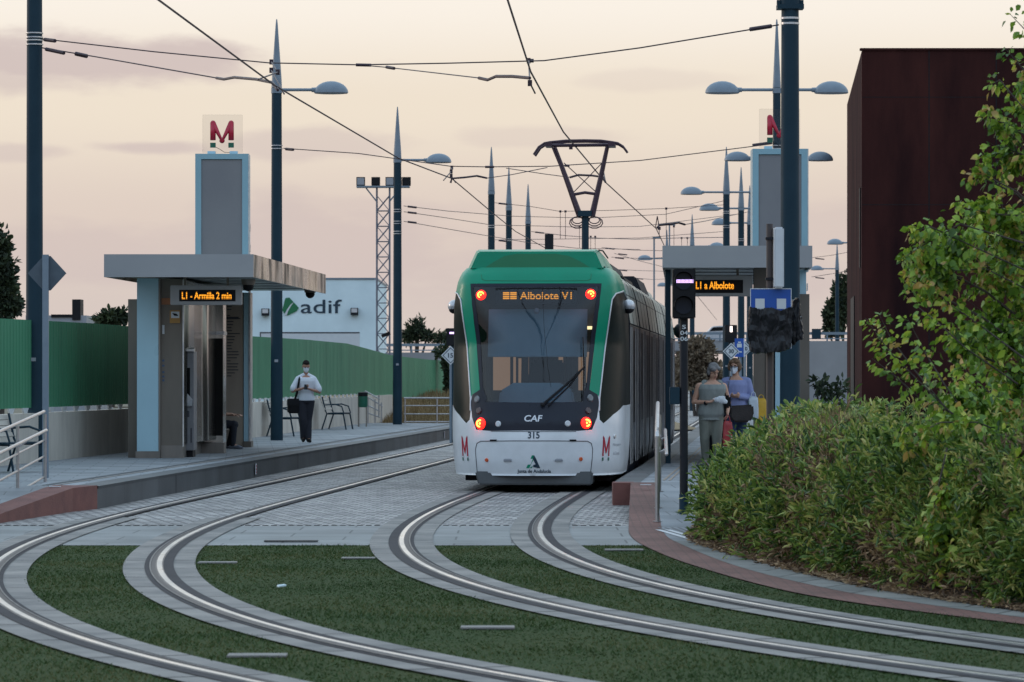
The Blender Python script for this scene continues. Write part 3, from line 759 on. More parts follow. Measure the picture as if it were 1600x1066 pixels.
def mapper(px,py):
    a0,z0=px2az(px,py); x0=F(a0,z0).x
    if abs(x0)<.85:
        def f(u,v,off):
            z=z0+v; w_=float(np.interp(z,ZW,WW)); n=2.5+3.5*max(0,min(1,(z-2.2)/.95))**1.3; X=min(.999,abs(x0+u)/w_); a=math.copysign(2/math.pi*math.atan2(X,(1-X**n)**(1/n)),x0+u)
            return F(a,z)+Fn(a,z)*off
    else:
        sc=max(.35,(F(a0+.01,z0)-F(a0-.01,z0)).length/.02)
        def f(u,v,off): return F(a0+u/sc,z0+v)+Fn(a0+u/sc,z0+v)*off
    return f
def decal(name, s, px, py, mat, parent, h=None, w=None, off=.006, **k):
    """lettering laid on the curved shell; px,py where the photo shows its centre; h,w in metres"""
    g=mapper(px,py); v,f=textmesh(s,h,w,**k); mb=MB()
    mb.add([g(q[0],q[1],off) for q in v],f)
    return mb.build(name,mat,parent,world=False,smooth=False,fixn=False)
def mir(poly): return [(-a,z) for a,z in poly]
pp=lambda *l:[px2az(x,y) for x,y in l]
AE=2.0
mk_b=pp((833,673))[0]; 
zb=mk_b[1]
cl_out=pp((921,609),(934,617),(936,630),(933,652),(925,671.5),(903,673.5))
cl_in=pp((907,640),(912,628))
win=pp((936.5,622),(945,545),(956,468),(962,459),(969.6,457))
wl=pp((973.6,634.8),(958,648),(943,661.6),(937,656),(936,642))
mtop=pp((940,443))[0]; gbot=pp((912,629))[0]
zt=mtop[1]
zw=2.93; zwl=1.28
def dense(path,n=7):
    out=[]
    for (a,b) in zip(path,path[1:]):
        for k in range(n): out.append(px2az(a[0]+(b[0]-a[0])*k/n,a[1]+(b[1]-a[1])*k/n))
    out.append(px2az(*path[-1])); return out
medge=dense([(940,443),(921,609)])          # mask edge from the top corner down, straight in space
wedge=dense([(936.5,622),(945,545),(956,468),(962,459),(969.6,457)],5)
# white lower shell
half=[(0,.24),(.5,.24),(1.0,.24),(AE,.24),(AE,zwl)]+[(wl[0][0],zwl)]+wl[1:]+[win[0]]+[cl_out[1],cl_out[2],cl_out[3],cl_out[4],cl_out[5]]+[(0,zb)]
shell=patch('body_shell',half,M['tramwhite'],tram)
o2=patch('body_shell',mir(half),M['tramwhite'],tram)
# green pillars and header
half=[(0,zt)]+medge[:-1]+[cl_out[0],cl_out[1]]+wedge+[(1.25,3.03),(AE,zw),(AE,3.36),(1.0,3.36),(0.5,3.36),(0,3.36)]
patch('green_pillar',half,M['tramgreen'],tram); patch('green_pillar',mir(half),M['tramgreen'],tram)
# side windows of the cab
half=wedge+[(1.25,3.03),(AE,zw),(AE,zwl),(wl[0][0],zwl)]+wl[1:]
for q in (half,mir(half)):
    patch('side_window',q,M['cabglass'],tram,off=-.004)
# light trim along the window edge
for s_ in (1,-1):
    mb=MB(); pts=[wl[4]]+wedge+[(1.25,3.03),(AE,zw)]
    mb.tube([F(s_*a,z)+Fn(s_*a,z)*.004 for a,z in pts],.012,6); mb.build('window_trim',M['silvertext'],tram,world=False)
# light clusters
for s_ in (1,-1):
    q=cl_out+cl_in; q=q if s_==1 else mir(q)
    patch('lamp_cluster',q,M['tramblack'],tram,off=.001)
# black lower mask
half=[(0,zb),cl_out[5],cl_in[0],cl_in[1],(0,gbot[1])]
patch('lower_mask',half+mir(half)[::-1][1:-1] if False else half,M['tramblack'],tram); patch('lower_mask',mir(half),M['tramblack'],tram)
# windscreen: one pane
half=[(0,gbot[1]),gbot,cl_out[0],mtop,(0,zt)]
full=[gbot]+medge[::-1]+mir(medge)+[(-gbot[0],gbot[1])]
ws=patch('windscreen',full,M['glassfront'],tram,off=-.006)
# dark printed border of the windscreen
def ring(pl,t,name,mat):
    for i in range(len(pl)-1):
        a,b=pl[i],pl[i+1]
        # inward offset
        c=(0,2.2)
        def inn(p): 
            dx,dz=c[0]-p[0],c[1]-p[1]; l=math.hypot(dx*1.6,dz); return (p[0]+dx/l*t*(.9 if abs(dx)>.1 else 1),p[1]+dz/l*t)
        patch(name,[a,b,inn(b),inn(a)],mat,ws,off=-.002)
ring([gbot]+medge[::-1]+[(0,zt)]+mir(medge)+[(-gbot[0],gbot[1])],.06,'black_border',M['tramblack'])
for s_ in (1,-1):   # grab handles and seat-back rails seen through the glass
    mb=MB(); mb.tube([(s_*.80,2.6,1.0),(s_*.80,2.6,2.6)],.018,6); mb.tube([(s_*.36,2.9,1.0),(s_*.34,2.9,2.2)],.016,6); mb.build('grab_pole',M['black'],tram,world=False)
# --- cab interior
mb=MB(); mb.box(-1.08,1.08,.75,3.0,.9,1.0); mb.box(-1.15,1.15,3.0,3.06,.9,1.35); mb.box(-1.15,-.93,3.0,3.06,1.35,3.2); mb.box(.93,1.15,3.0,3.06,1.35,3.2); mb.box(-.93,.93,3.0,3.06,2.5,3.2)
mb.box(-.25,-.1,3.0,3.05,1.35,2.5); mb.box(.42,.52,3.0,3.05,1.35,2.5)
mb.build('cab_partition',M['dim'],tram,world=False)
mb=MB(); mb.box(-1.1,1.1,.95,3.0,3.17,3.22); mb.build('cab_ceiling',M['dim'],tram,world=False)
mb=MB(); mb.prism([(-.62,1.0),(.62,1.0),(.55,1.5),(.35,1.62),(-.35,1.62),(-.55,1.5)],lambda u,v,t_:(u,t_,v),.85,1.45); mb.build('dashboard',M['blind'],tram,world=False,bevel=.03)
mb=MB(); mb.cbox((.1,2.2,1.55),.26,.09,.42); mb.cbox((.1,2.15,2.05),.16,.06,.13); mb.cbox((.1,1.95,1.2),.26,.28,.08); mb.build('driver_seat',M['black'],tram,world=False,bevel=.04)
mb=MB(); mb.add([F(a,z)+Vector((0,.14,0)) for a,z in ((-.46,1.98),(.46,1.98),(.48,2.72),(-.48,2.72))],[(0,1,2,3)])
c_=[F(0,2.0)+Vector((0,.09,0)),F(0,2.72)+Vector((0,.09,0))]
mb=MB(); x0=-.72; x1=.77; z0,z1=2.02,2.73; y0,y1=.66,.86
mb.add([(x0,y0,z0),(x1,y0,z0),(x1,y1,z1),(x0,y1,z1),(x0,y0+.01,z0),(x1,y0+.01,z0),(x1,y1+.01,z1),(x0,y1+.01,z1)],[(0,1,2,3),(7,6,5,4),(0,4,5,1),(1,5,6,2),(2,6,7,3),(3,7,4,0)])
mb.tube([(x0,y0,z0),(x1,y0,z0)],.012,6); mb.build('sun_blind',M['blind'],tram,world=False,smooth=False)
mb=MB()
for x0,x1,z0,z1 in ((-.84,-.55,1.5,2.1),(-.50,-.46,1.4,2.1),(-.26,-.14,1.75,2.1),(-.04,.28,1.88,2.1),(.52,.60,1.5,2.1),(.64,.82,1.62,2.1),(-.42,-.36,1.6,2.0)):
    mb.box(x0,x1,3.08,3.10,z0,z1)
mb.build('saloon_window',M['amberdim'],tram,world=False)
mb=MB()
mb.box(.62,.80,2.9,2.93,2.45,2.5); mb.box(-.5,-.38,2.9,2.93,2.42,2.45); mb.build('ceiling_lamp',emit('cab lamp',(1,.75,.35),2.5),tram,world=False)
# destination display
a_,z_=px2az(832,462); pc=F(0,z_)
ds=MB(); ds.box(-.60,.62,pc.y+.035,pc.y+.12,z_-.125,z_+.115); dsp=ds.build('destination_display',M['black'],tram,world=False)
def wtxt(name,s,x,y,z,mat,parent,**k):
    v,f=textmesh(s,**k); mb=MB(); mb.add([(x+q[0],y,z+q[1]) for q in v],f); return mb.build(name,mat,parent,world=False,smooth=False,fixn=False)
def scan(mb_y,x0,x1,z0,z1,n,parent,mat):
    mb=MB()
    for i in range(n):
        z=z0+(z1-z0)*(i+.5)/n; mb.box(x0,x1,mb_y-.002,mb_y,z-.0035,z+.0035)
    mb.build('scan_lines',mat,parent,world=False,smooth=False)
wtxt('display_text','Albolote V1',.155,pc.y+.030,z_,M['amber'],dsp,w=.78,h=.118,bold=.012)
mb=MB()
for i in (0,1):
    for j in (0,1): mb.box(-.49+i*.11,-.395+i*.11,pc.y+.028,pc.y+.031,z_-.055+j*.062,z_-.005+j*.062)
mb.build('display_symbol',M['amber'],dsp,world=False)
scan(pc.y+.027,-.52,.58,z_-.07,z_+.07,5,dsp,M['black'])
# tail lights: two in the windscreen corners, two in the clusters
def lampat(px,py,r,mat,name,ringm=None,core=None,off=.01,parent=None):
    a,z=px2az(px,py); c=F(a,z); n=Fn(a,z); 
    mb=MB(); mb.tube([c+n*(off-.012),c+n*off,c+n*(off+.012)],[r,r,r*.75],16)
    o=mb.build(name,mat,parent or tram,world=False)
    if core:
        mb=MB(); 
        mb.tube([c+n*(off+.010)+(Vector((math.cos(t),0,math.sin(t)))*r*.55) for t in np.linspace(0,2*math.pi*.93,18)],r*.13,6); mb.ball(c+n*(off+.012),r*.2,8,(1,.5,1)); mb.build('lamp_core',core,o,world=False)
    return o
for px,py in ((751.5,461),(923,459.5)): lampat(px,py,.078,M['red_em'],'tail_light',core=M['red_core'],off=-.001)
for px,py in ((751.5,662),(915.5,661)): lampat(px,py,.088,M['red_em'],'tail_light',core=M['red_core'],off=.012)
M['lens']=pm('clear lamp lens',(.16,.17,.18),(.10,.11,.12),scale=30,rough=.1,coat=.5); M['lensred']=pm('dark red lens',(.03,.008,.012),(.04,.012,.014),rough=.15,coat=.5)
for px,py,m_ in ((745.5,624,'lens'),(922,622,'lens'),(748.5,642,'lensred'),(919,642,'lensred')): lampat(px,py,.055,M[m_],'marker_lamp',off=.010)
for px,py in ((778.5,662.5),(887,662)): lampat(px,py,.045,M['whitesign'],'front_marker',off=.006)
M['orange']=pm('orange reflector',(.65,.10,.02),(.55,.08,.02),rough=.3)
for px,py in ((760.5,719),(907.5,717.5)): lampat(px,py,.030,M['orange'],'reflector',off=.008)
for px,py in ((715.5,682),(960,682)): lampat(px,py,.035,M['band'],'charging_cap',off=.006)
# writing and marks
decal('maker_mark','CAF',833.5,654,M['silvertext'],tram,h=.095,w=.27,bold=.02,shear=.15)
decal('fleet_number','315',834,680,M['navy'],tram,h=.105,w=.175,bold=.022)
decal('owner_lettering','Junta de Andalucía',834.5,737,M['navy'],tram,w=.50,h=.068,bold=.022)
def flat_decal(name,polys,px,py,mat,parent,off=.006):
    g=mapper(px,py); mb=MB()
    for pl in polys: mb.add([g(u,v_,off) for u,v_ in pl],[tuple(range(len(pl)))])
    return mb.build(name,mat,parent,world=False,smooth=False,fixn=False)
# green two-stroke A emblem
flat_decal('emblem',[[(-.105,-.09),(-.06,-.09),(.005,.035),(.015,.10),(-.015,.10)],[(-.02,-.09),(-.005,-.055),(-.055,-.09)]],833,722,M['tramgreen'],tram)
flat_decal('emblem',[[(.015,.10),(.04,.06),(.105,-.09),(.06,-.09),(-.005,.05)],[(.0,-.045),(.045,-.03),(.055,-.085),(-.0,-.075)]],833,722,M['navy'],tram)
def mlogo(px,py):
    h=.19; w_=.095; t_=.034
    P=[[(-w_,-h*.62),(-w_+t_,-h*.62),(-w_+t_,h*.6),(-w_+t_*.5,h),(-w_,h*.9)],[(w_-t_,-h*.62),(w_,-h*.62),(w_,h*.9),(w_-t_*.5,h),(w_-t_,h*.6)],
       [(-w_+t_*.3,h),(-w_+t_*1.25,h*.8),(.018,-h*.3),(0,-h*.45),(-.018,-h*.3),(-w_+t_*.9,h*.45)],[(w_-t_*.3,h),(w_-t_*1.25,h*.8),(-.018,-h*.3),(0,-h*.45),(.018,-h*.3),(w_-t_*.9,h*.45)]]
    flat_decal('operator_mark',P,px,py,M['redsign'],tram)
    flat_decal('mark_foot',[[(-w_,-h*.98),(-w_+t_,-h*.98),(-w_+t_,-h*.72),(-w_,-h*.72)],[(w_-t_,-h*.98),(w_,-h*.98),(w_,-h*.72),(w_-t_,-h*.72)]],px,py,M['greensign'],tram)
mlogo(726.5,700.5); mlogo(947,700.5)
M['greytext']=pm('grey lettering',(.28,.29,.32),(.30,.31,.34),rough=.5)
decal('operator_lettering','Metropolitano',964.5,695,M['greytext'],tram,w=.36,h=.05)
decal('operator_lettering','de Granada',963,708,M['greytext'],tram,w=.27,h=.05)
decal('operator_lettering','Metropolitano',713.5,695,M['greytext'],tram,w=.30,h=.05)
decal('operator_lettering','de Granada',714.5,708,M['greytext'],tram,w=.24,h=.05)
# bumper panel seam, slots and bumper gap marks
def seam(pxs,r,mat,name,off=.001):
    mb=MB(); pts=[]
    azs=[px2az(x,y) for x,y in pxs]
    for i in range(len(azs)-1):
        for k in range(6):
            t=k/6; a=azs[i][0]*(1-t)+azs[i+1][0]*t; z=azs[i][1]*(1-t)+azs[i+1][1]*t; pts.append(F(a,z)+Fn(a,z)*off)
    a,z=azs[-1]; pts.append(F(a,z)+Fn(a,z)*off)
    mb.tube(pts,r,5); return mb.build(name,mat,tram,world=False)
seam([(746.5,745),(744,720),(743,702),(745,693),(751,689.5),(800,689),(870,689),(918,689.5),(924,693),(926,702),(925,720),(922,745)],.006,M['darktext'],'panel_seam')
for px,py in ((771,688.5),(895,688.5)): 
    seam([(px-5,py),(px+5,py)],.016,M['black'],'latch_slot')
for px in (793.5,873): 
    seam([(px-6,719.5),(px+6,719.5)],.022,M['greytext'],'towing_slot')
    seam([(px-5,718),(px+5,718)],.008,M['darktext'],'towing_slot')
seam([(767,674),(833,674.5),(900,674.5)],.005,M['darktext'],'panel_seam')
seam([(737,426.5),(745,444)],.004,M['tramgreen2'],'panel_seam')
seam([(752,429),(753,436),(757,438.5),(800,439),(880,439),(918,438.5),(923,436),(924,428)],.005,M['tramgreen2'],'panel_seam')
# wiper
mb=MB(); P0=px2az(848,634); P1=px2az(911,575)
def on(a,z,o=.05): return F(a,z)+Fn(a,z)*o
mb.tube([on(*P0),on(*px2az(880,606),o=.07),on(*P1,o=.05)],[.022,.018,.014],6)
mb.tube([on(*px2az(856,636)),on(*px2az(889,604),o=.07),on(*px2az(908,578))],[.012,.012,.010],6)
mb.tube([on(*px2az(910,527),o=.02),on(*px2az(911,575),o=.03),on(*px2az(910,626),o=.02)],[.007,.012,.007],6)
mb.ball(on(*P0),.035,8)
mb.build('wiper',M['black'],tram,world=False)
mb=MB(); mb.tube([on(*px2az(848,446),o=.0),on(*px2az(850,510),o=.0),on(*px2az(857,580),o=.0),on(*px2az(861,605),o=0.)],.0025,4); mb.build('heater_wire',M['black'],tram,world=False)
# rear camera behind glass
c=F(0,2.72); mb=MB(); mb.ball((0.02,c.y+.08,2.70),.045,10); mb.build('inside_camera',M['greytext'],tram,world=False)
# mirror / camera pods
for s_ in (1,-1):
    c=F(s_*1.12,2.80); mb=MB(); n=Vector((s_,0,0))
    c=c+Vector((s_*.045,-.02,.0))
    mb.ball(c,.125,14,(.85,1.3,.80)); mb.tube([c+Vector((-s_*.05,.1,-.02)),c+Vector((-s_*.12,.2,-.06))],.05,8); o=mb.build('mirror_pod',M['silvertext'],tram,world=False,smooth=True)
    mb=MB(); mb.ball(c+Vector((0,-.02,-.05)),.105,12,(.85,1.2,.66)); mb.build('pod_underside',M['black'],o,world=False,smooth=True)
# under-run skirt and coupler cover
mb=MB(); mb.prism([(-.83,.10),(.86,.10),(.88,.30),(-.88,.30)],lambda u,v,t_:(u,t_,v),.22,1.2); mb.build('underrun_skirt',M['platside'],tram,world=False,bevel=.02)
mb=MB(); mb.box(-1.1,1.1,1.2,31.5,.14,.4)
mb.build('underframe',M['black'],tram,world=False)
for yy in (4.2,6.0,15.3,17.1,26.2,28.0):
    for s_ in (-1,1):
        mb=MB(); mb.tube([(s_*.68,yy,.29),(s_*.80,yy,.29)],.29,18); mb.build('wheel',M['railside'],tram,world=False)
# --- roof hump at the cab
mb=MB()
def sec(y,wb,wt,zb_,zt_): return [(-wb,y,zb_),(wb,y,zb_),(wt,y+.02,zt_),(-wt,y+.02,zt_)]
A_=sec(.90,1.00,.88,3.33,3.60); B_=sec(1.15,1.06,.92,3.34,3.64); C_=sec(4.5,1.08,.90,3.32,3.60); D_=sec(6.2,1.0,.8,3.3,3.42)
vs=A_+B_+C_+D_; fs=[(0,1,2,3),(12,15,14,13)]
for i in range(3):
    for j in range(4): fs.append((i*4+j,i*4+(j+1)%4,(i+1)*4+(j+1)%4,(i+1)*4+j))
mb.add(vs,fs); hump=mb.build('roof_cover',M['tramgreen'],tram,world=False,bevel=.02)
mb=MB(); pl=[(-.80,3.345),(.83,3.345),(.66,3.45),(.48,3.535),(.3,3.565),(-.3,3.565),(-.48,3.535),(-.64,3.45)]
mb.prism(pl,lambda u,v,t_:(u,.902+(v-3.33)*.08-t_,v),0,.012); mb.build('cover_recess',M['tramgreen2'],hump,world=False)
mb=MB(); mb.tube([(1.02,1.0,3.37),(1.085,2.5,3.37),(1.07,4.5,3.36)],.010,5); mb.tube([(.94,.9,3.62),(.95,2,3.645),(.92,4.5,3.61)],.012,5); mb.build('cover_edge_seal',M['black'],hump,world=False)
# roof deck closing the cab shell
mb=MB(); top=[F(a,3.36) for a in np.linspace(-2,2,41)]; mb.add([(v.x,v.y,3.36) for v in top]+[(0,2.5,3.37)],[tuple([i,i+1,41]) for i in range(40)]); mb.build('roof_deck',M['tramgreen'],tram,world=False,fixn=False)
# --- body sections behind the cab
def section(y0,y1,doors):
    prof=[(1.28,.20),(1.32,.55),(1.325,.95),(1.325,2.52),(1.30,2.72),(1.26,3.0),(1.20,3.2),(1.05,3.34),(0,3.37)]
    mb=MB(); ys=np.linspace(y0,y1,5); mid=len(prof)-1
    pf=prof+[(-x,z) for x,z in prof[::-1][1:]]
    vs=[(x,y,z) for y in ys for x,z in pf]; k=len(pf); fs=[]
    mb.v=vs
    for i in range(len(ys)-1):
        for j in range(k-1):
            f=(i*k+j,i*k+j+1,(i+1)*k+j+1,(i+1)*k+j); mb.f.append(f); jj=j if j<mid else k-2-j
            mb.m.append(1 if jj>=3 and jj<7 else 0)
    for e in (0,(len(ys)-1)*k):
        mb.f.append(tuple(range(e,e+k))); mb.m.append(0)
    sec_=mb.build('body_section',[M['tramblack'],M['tramroof']],tram,world=False,smooth=30)
    for s_ in (-1,1):
        for (a,b) in doors:
            m2=MB(); m2.box(*(sorted((s_*1.320,s_*1.3275))),a,b,.34,2.5); dr=m2.build('door',M['tramside'],sec_,world=False)
            m3=MB()
            for yy in (a,(a+b)/2-.03,(a+b)/2+.03,b): m3.box(*(sorted((s_*1.32,s_*1.333))),yy-.016,yy+.016,.34,2.5)
            m3.build('door_frame',M['band'],dr,world=False)
        edges=sorted([y0+.1]+[q for d_ in doors for q in d_]+[y1-.1])
        for i in range(0,len(edges),2):
            a,b=edges[i]+.12,edges[i+1]-.12
            if b-a>.5:
                nn=max(1,round((b-a)/1.5))
                for j in range(nn):
                    ww=(b-a)/nn; m2=MB(); m2.box(*(sorted((s_*1.32,s_*1.3262))),a+j*ww+.04,a+(j+1)*ww-.04,.98,2.45); wn=m2.build('window',M['tramside'],sec_,world=False)
                    m3=MB(); m3.box(*(sorted((s_*1.32,s_*1.3285))),a+j*ww-.0,a+j*ww+.03,.4,2.5); m3.build('window_frame',M['band'],wn,world=False)
        # roof panel seams
        m2=MB()
        for yy in np.arange(y0+.05,y1,1.6): m2.tube([(s_*x,yy,z) for x,z in ((1.325,2.55),(1.30,2.72),(1.26,3.0),(1.20,3.2),(1.05,3.34))],.004,4)
        m2.tube([(s_*1.325,y0,2.54),(s_*1.325,y1,2.54)],.014,5)
        m2.tube([(s_*1.26,y0,3.0),(s_*1.26,y1,3.0)],.006,5)
        m2.build('roof_seam',M['black'],sec_,world=False)
    return sec_
L_=[(3.22,7.4,[(3.35,4.2),(5.6,6.9)]),(7.8,12.6,[(9.3,10.6)]),(13.0,17.8,[(14.8,16.0)]),(18.2,23.6,[(19.2,20.5),(22,23.2)]),(24,30.6,[(25.5,26.8),(28.9,29.8)])]
for i,(a,b,dd) in enumerate(L_):
    section(a,b,dd)
    if i<4:
        m2=MB()
        for k in range(5): y_=b+.04+k*.08; m2.box(-1.22,1.22,y_-.03,y_+.03,.35,3.15); 
        m2.build('bellows',M['black'],tram,world=False)
mb=MB(); mb.prism([(30.6,.3),(31.4,.3),(31.9,1.1),(31.2,3.1),(30.6,3.3)],lambda u,v,t_:(t_,u,v),-1.1,1.1); mb.build('front_cab',M['tramgreen'],tram,world=False,bevel=.05)
for s_ in (1,-1):
    mb=MB(); mb.ball((s_*1.42,31.0,2.75),.17,10,(.8,1,1)); mb.tube([(s_*1.2,31,2.8),(s_*1.42,31,2.8)],.03,6); mb.build('mirror_pod',M['black'],tram,world=False,smooth=True)
# roof equipment boxes
for (a,b,h,w_,m_) in ((7.9,12.3,.30,.95,'blackmetal'),(13.3,17.4,.22,.9,'tramroof'),(18.4,23.2,.34,1.0,'blackmetal'),(24.3,29,.25,.95,'tramroof')):
    mb=MB(); mb.prism([(-w_,3.34),(w_,3.34),(w_-.14,3.34+h),(-w_+.14,3.34+h)],lambda u,v,t_:(u,t_,v),a,b); mb.build('roof_equipment',M[m_],tram,world=False,bevel=.03)
mb=MB(); mb.prism([(.98,2.95),(1.2,3.0),(1.02,3.42),(.85,3.42)],lambda u,v,t_:(u,t_,v),8.2,12.0); mb.build('roof_hatch',M['black'],tram,world=False,bevel=.02)
# --- pantograph (built in the tram's own frame; mast over the second section)
yp=10.0
def pl_(px,py,dy=0.0):
    """point of the pantograph frame plane"""
    Y=TY+yp; X=(px-800)*Y/FPX; Z=HC+(HOR-py)*Y/FPX
    dx,dy_=X-TX,Y-TY
    return Vector((dx*math.cos(TH)-dy_*math.sin(TH), dx*math.sin(TH)+dy_*math.cos(TH)+dy, Z-.02))
pg=MB(); pg.tube([pl_(914.5,400),pl_(914.5,333)],.062,10); pg.obox(pl_(914,334),(1,0,0),(0,1,0),(0,0,1),.12,.10,.05)
pgo=pg.build('pantograph_mast',M['poleblue'],tram,world=False)
pg=MB()
pg.tube([pl_(906,338),pl_(885,280),pl_(866.5,230)],[.055,.045,.035],8); pg.tube([pl_(925,338),pl_(938,280),pl_(949,229)],[.055,.045,.035],8)
pg.tube([pl_(902,331,-.1),pl_(882,276,-.1),pl_(863,230,-.1)],.014,6)
pg.tube([pl_(897,304),pl_(914,301),pl_(932,303.5)],.026,6)
pg.tube([pl_(881,254.6),pl_(932,301)],.009,5); pg.tube([pl_(941,254.6),pl_(897,300)],.009,5)
pg.build('pantograph_frame',M['panto'],tram,world=False)
pg=MB()
for dy in (-.22,.22):
    pg.tube([pl_(835,243,dy),pl_(843,231,dy),pl_(852,225,dy),pl_(860,223.5,dy),pl_(885,221,dy),pl_(914,220.5,dy),pl_(940,221,dy),pl_(958,223.5,dy),pl_(966,225,dy),pl_(974,230,dy),pl_(980,238,dy)],.020,6)
pg.tube([pl_(857,227.5),pl_(960,226.5)],.03,6)
for x in (858,956): pg.obox(pl_(x,227),(1,0,0),(0,1,0),(0,0,1),.06,.26,.035)
pg.obox(pl_(892,230),(1,0,0),(0,1,0),(0,0,1),.03,.03,.04)
pg.build('collector_head',M['panto'],tram,world=False)
pg=MB()
for x0,s_ in ((905,-1),(926,1)):
    for k in range(3):
        pg.tube([pl_(x0,337)+Vector((s_*(.03+.09*math.sin(t)*(1+k*.3)),.03*k,-.02-.10*(1-math.cos(t))*(.6+.2*k))) for t in np.linspace(0,2*math.pi,12)],.010,5)
pg.build('cable_loops',M['panto'],tram,world=False)
mb=MB(); mb.box(-.07,.25,6.4,6.7,3.4,3.72); mb.tube([(.42,6.5,3.4),(.42,6.5,3.75)],.09,8); mb.build('roof_box',M['blackmetal'],tram,world=False)
# ================================================================== SHELTERS
def slopeX(X0,Y0,Y,k=.045): return X0+k*(Y-Y0)
def obl(mb,x0,x1,y0,y1,z0,z1,k=.045):
    """box whose long sides follow the platform direction"""
    sh=k*(y1-y0); vs=[(x0,y0,z0),(x1,y0,z0),(x1+sh,y1,z0),(x0+sh,y1,z0),(x0,y0,z1),(x1,y0,z1),(x1+sh,y1,z1),(x0+sh,y1,z1)]
    return mb.add(vs,[(0,3,2,1),(4,5,6,7),(0,1,5,4),(1,2,6,5),(2,3,7,6),(3,0,4,7)])
def tower(t, x0,x1,y0,z0,z1):
    mb=MB(); mb.box(x0+.10,x1-.10,y0+.03,y0+.62,z0,z1-.12); mb.build('tower_panel',M['towerpanel'],t)
    mb=MB(); mb.box(x0,x0+.12,y0,y0+.65,z0,z1); mb.box(x1-.12,x1,y0,y0+.65,z0,z1); mb.box(x0+.12,x1-.12,y0,y0+.65,z1-.11,z1); mb.build('glass_edge',M['towerglass'],t)
    mb=MB(); 
    for k in range(4): mb.box(x1+.0,x1+.015,y0+.1,y0+.55,z1-1.55-.42*k,z1-1.40-.42*k)
    mb.box(x1,x1+.02,y0+.02,y0+.06,z0,z1); mb.build('side_louvre',M['band'],t)
    cx_=(x0+x1)/2
    mb=MB(); mb.box(cx_-.40,cx_+.41,y0+.20,y0+.225,z1+.03,z1+.80); pl=mb.build('sign_plate',M['clear'],t,smooth=False)
    for o_ in (-.22,.23):
        m2=MB(); m2.box(cx_+o_-.08,cx_+o_+.08,y0+.14,y0+.29,z1-.0,z1+.06); m2.build('plate_clamp',M['lightblue'],t)
    M_logo((cx_-.005,y0+.19,z1+.40),.56,.48,pl,depth=.02,thick=.20)
    m2=MB(); m2.tube([(cx_-.20,y0+.18,z1+.18),(cx_-.05,y0+.18,z1+.10),(cx_+.04,y0+.18,z1+.04),(cx_+.2,y0+.19,z1+.03)],.005,4); m2.build('cable',M['black'],pl)
M['towerpanel']=pm('grey tower panel',(.20,.195,.20),(.17,.165,.175),scale=.8,rough=.5)
M['mapline']=M['darktext']
def canopy(t,x0,x1,y0,y1,z0,z1,mirror_side):
    mb=MB(); obl(mb,x0+.03,x1-.03,y0+.03,y1,z0+.06,z1-.01); mb.build('canopy_slab',M['soffit'],t,smooth=False)
    mb=MB(); mb.box(x0,x1,y0,y0+.03,z0,z1); mb.build('front_fascia',M['fascia'],t,smooth=False)
    mb=MB(); obl(mb,x1-.03,x1,y0+.032,y1,z0,z1); obl(mb,x0,x0+.03,y0+.032,y1,z0,z1); mb.build('side_fascia',M['mirror'],t,smooth=False)
    mb=MB()
    for k in range(int((y1-y0)/2)):
        yy=y0+.8+k*2; sh=.045*(yy-y0); mb.box(x0+.2+sh,x1-.15+sh,yy,yy+.02,z0+.045,z0+.058)
    mb.build('soffit_joint',M['greytext'],t)
# ---------- left
sy=67.3
t=thing('tram_shelter','left tram shelter with flat metal canopy, grey tower and red M sign','shelter',(-6,67.3,PLAT))
left_sh=t
canopy(t,-6.96,-4.41,65.5,78.7,3.43,3.82,True)
tower(t,-6.41,-5.34,77.7,3.8,6.24)
# near block: panels
def zf(py,Y): return HC+(HOR-py)*Y/FPX
def xf(px,Y): return (px-800)*Y/FPX
Y=67.5
mb=MB(); mb.box(xf(197,Y),xf(214,Y)+.02,Y+.35,Y+5.0,PLAT,zf(467,Y)); mb.build('bronze_panel',M['steeldark'],t)
mb=MB(); mb.box(xf(214,Y),xf(247.5,Y),Y,Y+.35,.42,3.43+.03); mb.build('light_column',M['lightblue'],t)
mb=MB(); mb.box(xf(212,Y),xf(250,Y),Y-.03,Y+.4,PLAT,.42); mb.build('column_plinth',M['steel'],t)
mb=MB(); mb.box(xf(247.8,Y),xf(250.5,Y),Y-.01,Y+.4,.42,3.45); mb.build('column_trim',M['steel'],t)
mb=MB(); mb.box(xf(250.6,Y),xf(285,Y),Y+.06,Y+5.4,.52,3.45); mb.build('ticket_block',M['steeldark'],t)
mb=MB(); mb.box(xf(250.6,Y),xf(285.5,Y),Y+.05,Y+5.42,PLAT,.52); mb.build('block_base',M['steel'],t)
mb=MB(); mb.box(xf(285,Y)+.0,xf(287,Y),Y+.04,Y+.06,.5,3.45); mb.build('corner_trim',M['band'],t)
mb=MB(); mb.box(xf(265,Y),xf(281,Y),Y+.035,Y+.06,zf(505,Y),zf(485,Y)); wn=mb.build('warning_sticker',pm('ochre sticker',(.42,.22,.05),(.36,.19,.05),rough=.5),t)
mb=MB(); mb.box(xf(267,Y),xf(280,Y),Y+.03,Y+.036,zf(497,Y),zf(487,Y)); mb.build('sticker_panel',M['whitesign'],wn)
mb=MB(); mb.xz([(xf(268.5,Y),zf(489,Y)),(xf(276,Y),zf(490.5,Y)),(xf(278.5,Y),zf(494,Y)),(xf(272,Y),zf(493.5,Y))],Y+.024,Y+.031); mb.build('camera_symbol',M['black'],wn)
mb=MB(); mb.box(xf(253,Y),xf(256.5,Y),Y+.05,Y+.062,zf(522,Y),zf(508,Y)); mb.build('small_label',M['whitesign'],t)
mb=MB()
for py in (562,570,580,587,593): mb.box(xf(253,Y),xf(256.5,Y),Y+.05,Y+.062,zf(py+3,Y),zf(py,Y))
